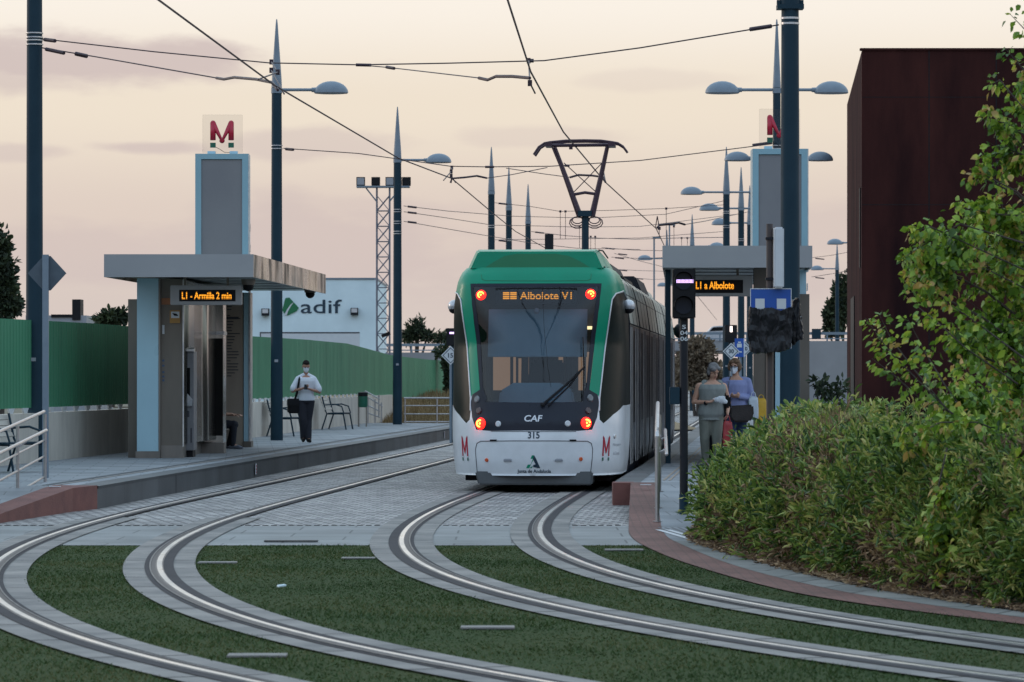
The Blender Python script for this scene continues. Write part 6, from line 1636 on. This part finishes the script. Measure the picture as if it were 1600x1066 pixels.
TG=cloth('grey tank top cloth',(.24,.26,.245),(.19,.205,.195))
garment(t,'tank_top',TG,(-.06,.92,.03),J,[([(-.085,-.01,1.20),(-.098,-.008,1.322)],[.080,.068]),([(.125,-.01,1.20),(.128,-.008,1.322)],[.080,.068])],bw=1.22,pad=.020)
garment(t,'trousers',cloth('sage trousers',(.20,.21,.175),(.15,.16,.135)),(0,.14,.0),J,[([J['hL'],J['kL'],Vector(J['aL'])+Vector((0,0,.02))],[.112,.078,.055]),([J['hR'],J['kR'],Vector(J['aR'])+Vector((0,0,.02))],[.112,.078,.055])],bw=1.12)
shoe(t,J['aL'],J['tL'],M['greytext']); shoe(t,J['aR'],J['tR'],M['greytext'])
mb=MB(); mb.tube([(-.112,-.135,1.018),(-.095,-.155,1.02)],.034,12); mb.build('wristwatch',M['black'],t,world=False)
bx_,by_,bz_=W1
M['redbag']=pm('red plastic bag',(.33,.022,.025),(.26,.018,.02),scale=7,rough=.4,bump=.5,bscale=10)
def softbag(name,label,cat,c,hx,hy,hz,mat,seed,handles,taper=.85):
    from mathutils import noise
    t=thing(name,label,cat,(c[0],c[1],c[2]-hz)); bm=bmesh.new(); bmesh.ops.create_cube(bm,size=2); bmesh.ops.subdivide_edges(bm,edges=bm.edges[:],cuts=5,use_grid_fill=True)
    for v in bm.verts:
        k=taper+(1-taper)*(1-v.co.z)/2; round_=1-.12*(abs(v.co.x)**4)*(abs(v.co.z)**4)
        q=Vector((v.co.x*hx*k*round_,v.co.y*hy*k*(1-.5*max(0,v.co.z)),v.co.z*hz*round_)); q+=noise.noise_vector(q*14+Vector((seed,0,0)))*.014; v.co=q+Vector((0,0,hz))
    me=bpy.data.meshes.new('bag_body'); bm.to_mesh(me); bm.free(); me.polygons.foreach_set('use_smooth',[True]*len(me.polygons)); me.materials.append(mat); link('bag_body',me,t,world=False)
    if handles:
        mb=MB()
        for s_ in (-1,1): mb.tube([(-hx*.5,s_*hy*.4,2*hz-.02),(-hx*.3,s_*hy*.25,2*hz+handles*.7),(0,s_*.01,2*hz+handles),(hx*.3,s_*hy*.25,2*hz+handles*.7),(hx*.5,s_*hy*.4,2*hz-.02)],.007,5)
        mb.build('handle',mat,t,world=False)
    return t
softbag('shopping_bag','red shopping bag held by the woman in the grey top','bag',(bx_+.25,by_-.24,bz_+.53),.082,.055,.205,M['redbag'],1,.10)
mb=MB(); 
c=Vector((bx_+.085,by_-.24,bz_+1.07)); bm=MB()
for dx,dz,r in ((0,0,.055),(.07,-.01,.065),(.12,-.03,.05),(.04,.03,.04),(-.05,.01,.03),(.09,.03,.045)): bm.ball(c+Vector((dx,0,dz)),r,10,(1,.5,.8))
o=remeshed(bm,'plastic_wrapper',pm('white translucent plastic',(.6,.62,.64),(.5,.52,.55),scale=12,rough=.3,bump=.8,bscale=25),None,voxel=.012,smooth_it=1,world=True)
o['label']='crumpled white plastic wrapper held before the grey tank top'; o['category']='wrapper'
t2=thing('shoulder_bag','dark shoulder bag behind the woman in the grey top','bag',(bx_+.24,by_+.1,bz_+.8)); mb=MB(); mb.cbox((bx_+.26,by_+.06,bz_+.98),.05,.15,.16); mb.build('bag_body',M['leather'],t2,bevel=.03)
mb=MB(); mb.tube([(bx_+.24,by_-.03,bz_+1.12),(bx_+.17,by_-.075,bz_+1.30),(bx_+.165,by_-.0,bz_+1.345),(bx_+.2,by_+.08,bz_+1.2),(bx_+.25,by_+.10,bz_+1.1)],.020,6,squash=(.4,1)); mb.build('strap',M['leather'],t2)

# ---- woman in lilac jumper
W2=(3.66,62.6,PLAT)
J=dict(crotch=(0,0,.82),neck=(-.01,-.01,1.44),head=(-.03,-.04,1.585),sL=(-.185,0,1.35),sR=(.175,0,1.35),eL=(-.265,.02,1.08),eR=(.25,.02,1.08),wL=(-.065,-.19,1.12),wR=(.025,-.20,1.11),
 hL=(-.09,0,.86),hR=(.09,0,.86),kL=(-.09,-.05,.47),kR=(.07,.05,.47),aL=(-.08,-.02,.09),aR=(.075,.16,.12),tL=(-.08,-.15,.035),tR=(.075,.04,.05))
t,h,Rm,hc=human('woman in lilac jumper, glasses and white mask with a yellow bag',W2,R(-4),J,M['skin'],bw=1.05,head_tilt=(R(-14),R(4)),
  hands={'L':((.85,-.4,.05),(.2,.5,.9),-1,1.0),'R':((-.85,-.4,.05),(-.2,.5,.9),1,1.0)})
M['hairblond']=pm('auburn blond hair',(.20,.115,.06),(.11,.06,.035),scale=25,rough=.55,bump=.5,bscale=70)
hairshape(t,h,Rm,M['hairblond'],[(0,.030,.060,.105,(.92,1.0,.90)),(0,.055,.0,.105,(1.0,.85,1.0)),(-.080,.005,.01,.052,(.8,1,1.4)),(.080,.005,.01,.052,(.8,1,1.4)),(-.04,-.05,.095,.045,(1.1,.8,.6)),(.045,-.05,.095,.045,(1.1,.8,.6))])
mask(t,h,Rm)
mb=MB()
for s_ in (-1,1): mb.tube([h(s_*.033+math.cos(a)*.023,-.100,.014+math.sin(a)*.017) for a in np.linspace(0,2*math.pi,13)],.0035,5); mb.tube([h(s_*.056,-.098,.02),h(s_*.082,.0,.015)],.003,4)
mb.tube([h(-.01,-.102,.016),h(.01,-.102,.016)],.003,4); mb.build('glasses',M['black'],t,world=False)
LJ=cloth('lilac jumper cloth',(.27,.30,.52),(.22,.25,.44))
garment(t,'jumper',LJ,(.02,.91,.0),J,[([(-.07,0,1.385),J['sL'],J['eL'],Vector(J['wL']).lerp(Vector(J['eL']),.12)],[.055,.075,.058,.042]),([(.06,0,1.385),J['sR'],J['eR'],Vector(J['wR']).lerp(Vector(J['eR']),.12)],[.055,.075,.058,.042])],bw=1.13)
garment(t,'jeans',cloth('blue jeans',(.03,.06,.12),(.022,.045,.095)),(0,.14,.0),J,[([J['hL'],J['kL'],Vector(J['aL'])+Vector((0,0,.02))],[.105,.074,.052]),([J['hR'],J['kR'],Vector(J['aR'])+Vector((0,0,.02))],[.105,.074,.052])],bw=1.06)
shoe(t,J['aL'],J['tL'],M['black']); shoe(t,J['aR'],J['tR'],M['black'])
x,y,z=W2
t2=thing('shoulder_bag','dark brown shoulder bag across the front of the woman in lilac','bag',(x+.1,y-.2,z+.75)); mb=MB(); mb.prism([(-.20,-.08),(-.13,-.17),(.13,-.17),(.20,-.06),(.19,.12),(-.19,.10)],lambda u,v,t_:(x+.07+u,y-.17+t_,z+.86+v),-.07,.03); mb.build('bag_body',pm('dark brown canvas',(.045,.035,.032),(.03,.024,.022),rough=.8,bump=.3),t2,bevel=.03)
mb=MB(); mb.tube([(x-.10,y-.20,z+.95),(x-.155,y-.14,z+1.15),(x-.13,y-.10,z+1.33),(x-.10,y-.02,z+1.435)],.022,6,squash=(.4,1)); mb.build('strap',pm('grey strap',(.12,.11,.12),rough=.8),t2)
softbag('shopping_bag','white shopping bag hanging on the arm of the woman in lilac','bag',(x+.27,y-.10,z+.92),.085,.05,.19,pm('white bag',(.55,.60,.64),(.48,.53,.58),scale=8,rough=.5,bump=.3,bscale=10),5,.08)
softbag('shopping_bag','yellow shopping bag at the far right of the woman in lilac','bag',(x+.40,y-.02,z+.86),.10,.05,.22,pm('yellow bag',(.62,.36,.02),(.52,.29,.02),scale=8,rough=.5,bump=.3,bscale=10),9,.06)
# ---- person behind
W3=(3.50,66.2,PLAT)
J=dict(crotch=(0,0,.80),neck=(0,0,1.40),head=(-.04,-.03,1.545),sL=(-.17,0,1.31),sR=(.17,0,1.31),eL=(-.21,.02,1.04),eR=(.21,.02,1.04),wL=(-.20,-.10,.82),wR=(.20,-.10,.82),
 hL=(-.085,0,.84),hR=(.085,0,.84),kL=(-.085,-.06,.46),kR=(.085,.03,.46),aL=(-.08,-.04,.09),aR=(.08,.12,.12),tL=(-.08,-.17,.035),tR=(.08,.0,.05))
t,h,Rm,hc=human('person with dark red hair walking half hidden behind the woman in lilac',W3,0,J,M['skin'],hands={'L':((0,-.3,-1),(1,0,0),-1,.4),'R':((0,-.3,-1),(-1,0,0),1,.4)})
hairshape(t,h,Rm,pm('dark red hair',(.06,.015,.018),(.035,.01,.012),scale=25,rough=.5),[(0,.030,.055,.104,(.9,1.0,.92)),(0,.055,-.03,.10,(1,.8,1.3)),(-.075,.01,-.04,.045,(.8,1,1.8)),(.075,.01,-.04,.045,(.8,1,1.8))])
garment(t,'dark_top',M['trouser'],(.02,.95,.0),J,[([J['sL'],J['eL'],J['wL']],[.07,.055,.04]),([J['sR'],J['eR'],J['wR']],[.07,.055,.04])],bw=1.05,vox=.015)
garment(t,'trousers',M['trouser'],(0,.14,.0),J,[([J['hL'],J['kL'],J['aL']],[.10,.072,.05]),([J['hR'],J['kR'],J['aR']],[.10,.072,.05])],vox=.015)
shoe(t,J['aL'],J['tL'],M['black']); shoe(t,J['aR'],J['tR'],M['black'])
# ---- seated person in the shelter, facing the track (+X after rotation)
J=dict(crotch=(0,.02,.46),neck=(0,-.06,1.03),head=(0,-.10,1.18),sL=(-.18,-.04,.96),sR=(.18,-.04,.96),eL=(-.21,-.16,.70),eR=(.21,-.16,.70),wL=(-.10,-.40,.70),wR=(.08,-.44,.68),
 hL=(-.09,-.02,.50),hR=(.09,-.02,.50),kL=(-.10,-.44,.50),kR=(.10,-.42,.49),aL=(-.09,-.42,.10),aR=(.10,-.30,.10),tL=(-.09,-.56,.04),tR=(.10,-.44,.04))
t,h,Rm,hc=human('seated person in dark trousers and grey trainers inside the left shelter',(-5.86,75.2,PLAT),R(82),J,M['skin'],
  hands={'L':((.1,-1,-.25),(0,0,-1),-1,.3),'R':((-.4,-.9,.1),(0,0,-1),1,.5)})
hairshape(t,h,Rm,M['hairdark'],[(0,.030,.060,.095,(.88,1.0,.92)),(0,.045,.02,.09,(.92,.85,.9))])
garment(t,'shirt',cloth('dark blue shirt',(.03,.04,.07)),(.05,.95,.0),J,[([J['sL'],Vector(J['sL']).lerp(Vector(J['eL']),.8)],[.075,.07]),([J['sR'],Vector(J['sR']).lerp(Vector(J['eR']),.8)],[.075,.07])],bw=1.05,vox=.014)
garment(t,'trousers',M['trouser'],(0,.12,.0),J,[([J['hL'],J['kL'],J['aL']],[.10,.078,.058]),([J['hR'],J['kR'],J['aR']],[.10,.078,.058])],vox=.014)
TR=pm('grey trainers',(.18,.19,.22),(.12,.13,.16),scale=20,rough=.7)
shoe(t,J['aL'],J['tL'],TR); shoe(t,J['aR'],J['tR'],TR)

# ================================================================== FOLIAGE
def unit(a): return a/np.maximum(1e-9,np.linalg.norm(a,axis=1,keepdims=True))
def leafmesh(p,d,ln,wr,fold=.12,droop=0.0):
    n=len(p); d=unit(d); rnd=rng.normal(0,1,(n,3)); side=unit(np.cross(d,rnd)); up=np.cross(side,d)
    ln=ln[:,None]; w_=ln*wr
    b=p; l=p+d*ln*.42-side*w_*.5+up*ln*fold; r=p+d*ln*.42+side*w_*.5+up*ln*fold; l2=p+d*ln*.72-side*w_*.36+up*ln*fold*.6; r2=p+d*ln*.72+side*w_*.36+up*ln*fold*.6; tp=p+d*ln; tp[:,2]-=(ln[:,0]*droop)
    v=np.stack([b,l,l2,tp,r2,r],1).reshape(-1,3); i=np.arange(n)[:,None]*6
    f=np.concatenate([i+np.array([[0,1,2,3]]),i+np.array([[0,3,4,5]])],0)
    return v,f
def vnoise(p,s,seed=0):
    from mathutils import noise
    return np.array([noise.noise(Vector((q[0]*s+seed,q[1]*s,q[2]*s))) for q in p])
M['hedge']=leafmat('oleander leaves',[(0,(.026,.064,.014)),(.3,(.085,.160,.028)),(.6,(.175,.265,.048)),(.85,(.31,.37,.075)),(1,(.46,.43,.13))],rough=.5,trans=.25)
M['dry']=leafmat('dry leaves',[(0,(.08,.045,.025)),(.5,(.20,.125,.07)),(1,(.40,.28,.16))],rough=.8,trans=.15)
def hedge():
    n=38000; Y=rng.uniform(23.5,54,n); e=np.interp(Y,HED[0],HED[1])+.08
    sl=np.interp(Y,HED[0],np.gradient(HED[1],HED[0])); cosf=1/np.hypot(1,sl)
    d=np.where(rng.random(n)<.62,rng.uniform(0,.5,n),rng.uniform(0,3.2,n))
    X=e+.10+d/cosf
    q=np.c_[X,Y,np.zeros(n)]; nz=vnoise(q,1.1); n2=vnoise(q,3.0,5)
    Hh=1.10+.26*nz+.16*n2+np.interp(Y,[26,34,40,44,50,54],[.22,.14,.02,-.17,-.30,-.36])
    bulge=.34+.12*n2+np.interp(Y,[36,42,48],[0,.35,.6])
    h=Hh*(1-np.exp(-(d+.06)/bulge))**.55
    z=rng.uniform(0,1,n)**.7*h
    keep=((z>h-.30)|(d<.38))&(vnoise(np.c_[X,Y,z],4.2,33)>-.20)
    # ragged bottom
    keep&=(z>.06+.12*n2)|(rng.random(n)<.4)
    X,Y,z,nz,n2,d,h=[a[keep] for a in (X,Y,z,nz,n2,d,h)]
    cl=vnoise(np.c_[X,Y,z],2.6,21); X=X-cl*.16; Y=Y-cl*.10
    base=np.clip((Y-44)/7.8,0,1)*PLAT
    P=np.c_[X,Y,z+base]; n=len(P)
    out=np.c_[-np.ones(n)*.75,-np.ones(n)*.55,np.zeros(n)]
    topf=np.clip((z-h+.35)/.35,0,1)[:,None]
    ax=unit(out*(1-topf*.75)*.8+np.array([0,0,1])*(.25+topf)+rng.normal(0,.35,(n,3)))
    dn=vnoise(P,1.6,11)+.45*vnoise(P,5,3); low=np.clip((.45-z)/.45,0,1)
    dry=(dn>.30)|((dn>.02)&(rng.random(n)<low*.8))|(rng.random(n)<.025)
    res=[]
    for sel,m,k in ((~dry,'hedge',8),(dry,'dry',8)):
        p=P[sel]; a=ax[sel]; c=len(p)
        pr=np.repeat(p,k,0); ar=np.repeat(a,k,0); tt=np.tile(np.linspace(0,1,k),c)[:,None]
        stick=np.repeat(np.where(rng.random(c)<(.12+.16*topf[sel][:,0]),rng.uniform(.08,.32,c),0),k)[:,None]; pos=pr+ar*(tt*.15+stick); dirs=unit(ar*(.55+.6*tt)+rng.normal(0,.62,(c*k,3)))
        ln=rng.uniform(.045,.125,c*k)*(1 if m=='hedge' else .85)
        res.append((m,)+leafmesh(pos,dirs,ln,.21,droop=.12))
    return res,P
t=thing('oleander_hedge','dense oleander hedge with brown dry patches along the curved kerb on the right','hedge',(3.2,38,0))
res,HP=hedge()
for m,v,f in res:
    me=npmesh('foliage' if m=='hedge' else 'dry_foliage',v,f,M[m]); link(me.name,me,t)
mb=MB()
for i in range(420):
    p=HP[rng.integers(len(HP))]; r=Vector((p[0]+.25+rng.uniform(0,.3),p[1]+rng.uniform(0,.3),0)); r.z=min(1,max(0,(r.y-44)/7.8))*PLAT
    m_=Vector(((p[0]+r.x)/2+rng.normal(0,.04),(p[1]+r.y)/2,p[2]*.6)); mb.tube([r,m_,tuple(p)],[.010,.007,.003],4)
mb.build('stems',M['bark'],t)
# dark dense core so the hedge is a solid shrub mass, leaf by leaf
n=24500; Y=rng.uniform(23.5,54,n); e=np.interp(Y,HED[0],HED[1]); d=rng.uniform(.42,1.7,n); X=e+.1+d*1.15; z=rng.uniform(0,1,n)*1.12
P=np.c_[X,Y,z+np.clip((Y-44)/7.8,0,1)*PLAT*.8]; v,f=leafmesh(P,rng.normal(0,1,(n,3)),rng.uniform(.10,.17,n),.35); me=npmesh('inner_foliage',v,f,M['hedge']); link('inner_foliage',me,t)
# litter on the soil edge (uncountable)
n=6500; Y=rng.uniform(23.5,46,n); X=np.interp(Y,HED[0],HED[1])+np.abs(rng.normal(0,.14,n))-.05; P=np.c_[X,Y,rng.uniform(.025,.05,n)]; dd=rng.normal(0,1,(n,3)); dd[:,2]*=.2; v,f=leafmesh(P,dd,rng.uniform(.03,.075,n),.3)
o=link('leaf_litter',npmesh('leaf_litter',v,f,M['dry'])); setp(o,'brown fallen leaves strewn along the foot of the hedge','leaf litter',kind='stuff')
# pale grass tuft on the hedge crest
def tuft(label,px,py,Y,n,hh,w_):
    c=at(px,py,Y); X=c.x+rng.normal(0,w_,n); Yy=Y+rng.normal(0,w_,n); a=rng.uniform(0,6.28,n); h=rng.uniform(.4,1,n)*hh; b=c.z-hh*.6
    v=np.zeros((n,3,3)); v[:,0]=np.c_[X-.005*np.cos(a),Yy-.005*np.sin(a),np.full(n,b)]; v[:,1]=np.c_[X+.005*np.cos(a),Yy+.005*np.sin(a),np.full(n,b)]; v[:,2]=np.c_[X+rng.normal(0,w_*.8,n),Yy+rng.normal(0,w_*.8,n),b+h]
    t=thing('grass_tuft',label,'plant',(c.x,Y,b)); link('blades',npmesh('blades',v.reshape(-1,3),np.arange(n*3).reshape(-1,3),M['straw']),t)
tuft('pale straw grass tuft poking out of the hedge top left of the rusty building',1305,652,44,700,.45,.16)
tuft('thin straw stalks in the hedge near the tree branches',1420,720,36,300,.5,.10)

# ---- the young tree on the right
M['leaf']=leafmat('lime green leaves',[(0,(.055,.12,.014)),(.35,(.14,.26,.028)),(.75,(.28,.42,.045)),(.95,(.48,.50,.07)),(1,(.45,.30,.09))],rough=.45,trans=.35)
t=thing('broadleaf_tree','young broadleaf tree with lime green leaves reaching in from the right edge','tree',(4.75,33.5,0))
blobs=[ # px,py,rx,ry,Y,n
 (1437,402,34,48,32.5,420),(1425,440,24,26,32.3,110),(1480,385,40,40,33,260),(1548,340,50,60,33.3,560),(1530,275,24,24,33,70),(1580,235,30,44,33.5,260),(1596,150,16,44,33.5,130),(1560,190,24,20,33,70),
 (1550,430,56,56,33.4,620),(1590,400,40,90,33.6,650),(1560,520,60,60,33.2,780),(1500,540,34,40,32.6,240),(1590,620,50,60,33,620),
 (1500,630,34,30,31.4,130),(1540,660,50,36,31.2,330),(1590,700,40,50,31.1,350),
 (1485,700,26,36,30.5,120),(1500,770,24,50,30.0,120),(1475,835,26,34,30.0,120),(1560,740,44,50,29.9,230),(1590,800,30,60,29.4,130),(1440,690,24,22,31.2,50),
 (1660,300,70,200,33.8,1500),(1680,600,80,120,33.6,1000),(1700,120,80,90,34,700),(1780,400,80,220,34,1100)]
PV=[];DV=[];LV=[]; br=MB(); trunkpts=[Vector((4.75,33.5,0)),at(1655,780,33.5),at(1640,520,33.6),at(1648,300,33.6),at(1640,60,33.6),at(1650,-80,33.7)]
def onTrunk(z):
    for a,b in zip(trunkpts,trunkpts[1:]):
        if a.z<=z<=b.z: return a.lerp(b,(z-a.z)/(b.z-a.z))
    return trunkpts[-1].copy()
for (px,py,rx,ry,Y,n) in blobs:
    n=int(n*(1.15 if py<600 else 3.2)); rx*=1.1; ry*=1.08
    c=at(px,py,Y); sx=rx*Y/FPX; sz=ry*Y/FPX; s0=onTrunk(max(.3,c.z-abs(px-1645)*Y/FPX*.55-.1)); mid=s0.lerp(c,.5)+Vector((0,0,.08))
    br.tube([s0,mid,c],[.018,.011,.005],5)
    tw_n=max(3,int(n/26))
    ends=[]
    for k in range(tw_n):
        g=Vector((rng.normal(0,.62),rng.normal(0,.62),rng.normal(0,.62))); e=c+Vector((g.x*sx,g.y*max(sx,sz)*.9,g.z*sz)); st=mid.lerp(c,rng.uniform(.2,1)); br.tube([st,st.lerp(e,.5)+Vector((0,0,.03)),e],[.005,.0035,.002],4); ends.append((st,e))
    for k in range(n):
        st,e=ends[rng.integers(len(ends))]; u=rng.uniform(.25,1.05); p=st.lerp(e,u)+Vector(rng.normal(0,.022,3)); PV.append(p); dd=(e-st).normalized()*.4+Vector(rng.normal(0,.7,3))+Vector((0,0,-.35)); DV.append(dd); LV.append(rng.uniform(.042,.092))
sprays=[([(1600,760),(1520,680),(1450,610),(1390,550),(1352,497)],30.8,58),([(1560,700),(1480,640),(1430,580),(1392,530),(1374,492)],31,44),([(1540,690),(1475,600),(1445,550),(1418,498)],31.2,46),([(1500,650),(1440,625),(1395,585),(1362,560)],30.9,34),
 ([(1590,600),(1510,545),(1460,500),(1432,478)],31.8,40),([(1600,560),(1520,500),(1475,470)],32.2,36),([(1640,470),(1540,420),(1470,425),(1415,440)],32.6,60),([(1640,440),(1520,385),(1455,355),(1420,362)],32.6,60),([(1600,380),(1500,350),(1440,385),(1408,405)],32.4,60),
 ([(1650,360),(1590,300),(1535,272),(1508,280)],33,28),([(1640,340),(1560,335),(1505,325)],33,30),([(1650,300),(1590,220),(1550,180),(1538,190)],33.3,26),([(1650,240),(1600,170),(1562,125),(1545,135)],33.3,26),([(1650,160),(1600,110),(1570,75)],33.4,16),([(1650,90),(1605,50),(1578,22)],33.4,18),
 ([(1620,640),(1540,610),(1490,560)],31.6,40),([(1610,700),(1530,660),(1470,660),(1430,680)],30.6,46),([(1600,740),(1520,720),(1480,760),(1462,810)],30.2,50),([(1620,780),(1550,760),(1510,810),(1498,870)],29.8,50),([(1620,700),(1580,760),(1560,840),(1550,890)],29.5,50),([(1480,700),(1462,780),(1450,850)],30.2,30)]
for path,Y,n in sprays:
    P3=[at(x,y,Y+rng.normal(0,.12)) for x,y in path]; br.tube(P3,[.009]+[.006]*(len(P3)-2)+[.002],5); seg=len(P3)-1
    for k in range(n*2):
        u=rng.uniform(.05,1)**.8*seg; i=min(seg-1,int(u)); a=P3[i]; b=P3[i+1]; p=a.lerp(b,u-i); t_=(b-a).normalized(); sd=Vector(rng.normal(0,1,3)); sd=(sd-t_*sd.dot(t_)).normalized(); q=p+sd*rng.uniform(.01,.07); PV.append(q); DV.append(sd*.8+t_*.5+Vector((0,0,-.55))); LV.append(rng.uniform(.045,.095)*(1.15-.35*u/seg))
v,f=leafmesh(np.array([tuple(p) for p in PV]),np.array([tuple(p) for p in DV]),np.array(LV),.72,fold=.10,droop=.15)
link('crown',npmesh('crown',v,f,M['leaf']),t)
br.build('branches',M['bark'],t); mb=MB(); mb.tube(trunkpts,[.05,.042,.035,.028,.02,.014],8); mb.build('trunk',M['bark'],t)
# ---- background vegetation
M['bgleaf']=leafmat('dull green far leaves',[(0,(.012,.022,.012)),(.5,(.028,.045,.020)),(1,(.065,.085,.035))],rough=.7,trans=.15)
M['brownleaf']=leafmat('brown scrub',[(0,(.12,.09,.06)),(.5,(.19,.14,.095)),(1,(.27,.21,.14))],rough=.9,trans=.1)
def bgplant(name,label,cat,Y,bl,size,mat,base,trunk=True,wr=.5):
    t=thing(name,label,cat,(at(bl[0][0],500,Y).x,Y,base)); PP=[];DD=[]; mb=MB(); x0=at(bl[0][0],500,Y).x
    for px,py,rx,ry,n in bl:
        c=at(px,py,Y); sx,sz=rx*Y/FPX,ry*Y/FPX; g=rng.normal(0,1,(n,3)); g=unit(g)*(rng.random((n,1))**.45); nn=1+.35*vnoise(g*1.0+px,2.2)[:,None]; g=g*nn
        PP.append(np.array([c.x,c.y,c.z])+g*np.array([sx,sx,sz])); DD.append(g+rng.normal(0,.8,(n,3)))
        if trunk: mb.tube([(x0,Y,base),(x0+(c.x-x0)*.4,Y,base+(c.z-base)*.55),tuple(c)],[.035*Y/60,.025*Y/60,.01*Y/60],5)
    P=np.concatenate(PP);D=np.concatenate(DD); v,f=leafmesh(P,D,rng.uniform(.6,1.2,len(P))*size,wr); link('foliage',npmesh('foliage',v,f,mat),t)
    if trunk: mb.build('trunk',M['bark'],t)
bgplant('tree','dark tree at the far left edge beyond the green fence','tree',105,[(2,440,22,50,1500),(-20,400,34,60,1500),(15,475,18,22,600),(4,385,12,22,240)],.20,M['bgleaf'],0)
bgplant('shrub','leafy bush top over the fence just left of the shelter','shrub',92,[(176,496,19,10,420),(160,500,12,6,160),(190,494,8,10,160)],.16,M['bgleaf'],1.0)
bgplant('pine_tree','spiky dark trees behind the bridge rail left of the tram','tree',235,[(650,516,13,13,600),(638,526,10,10,340),(668,525,12,7,300),(690,528,16,7,400),(655,503,6,7,90)],.36,M['bgleaf'],1,wr=.25)
bgplant('poplar','tall pale green poplars right of the shelter beside the rusty building','tree',260,[(1310,480,8,46,1100),(1296,500,6,30,500),(1322,470,6,44,600)],.42,M['bgleaf'],-2)
bgplant('scrub_bush','brown scrubby bush behind the traffic signal','shrub',165,[(1090,556,26,28,2200),(1110,588,28,24,1800),(1072,580,24,28,1400),(1134,606,18,14,800)],.24,M['brownleaf'],-1)
bgplant('shrub','small leafy bush before the pale wall right of the shelter','shrub',63,[(1284,606,14,14,90),(1300,620,16,12,90),(1314,604,9,12,50),(1275,596,7,8,26)],.12,M['bgleaf'],PLAT)
bgplant('ivy','ivy hanging on the fence end left of the tram','plant',140,[(700,560,7,20,300),(690,552,9,7,160),(702,600,4,22,200)],.22,M['bgleaf'],.5)
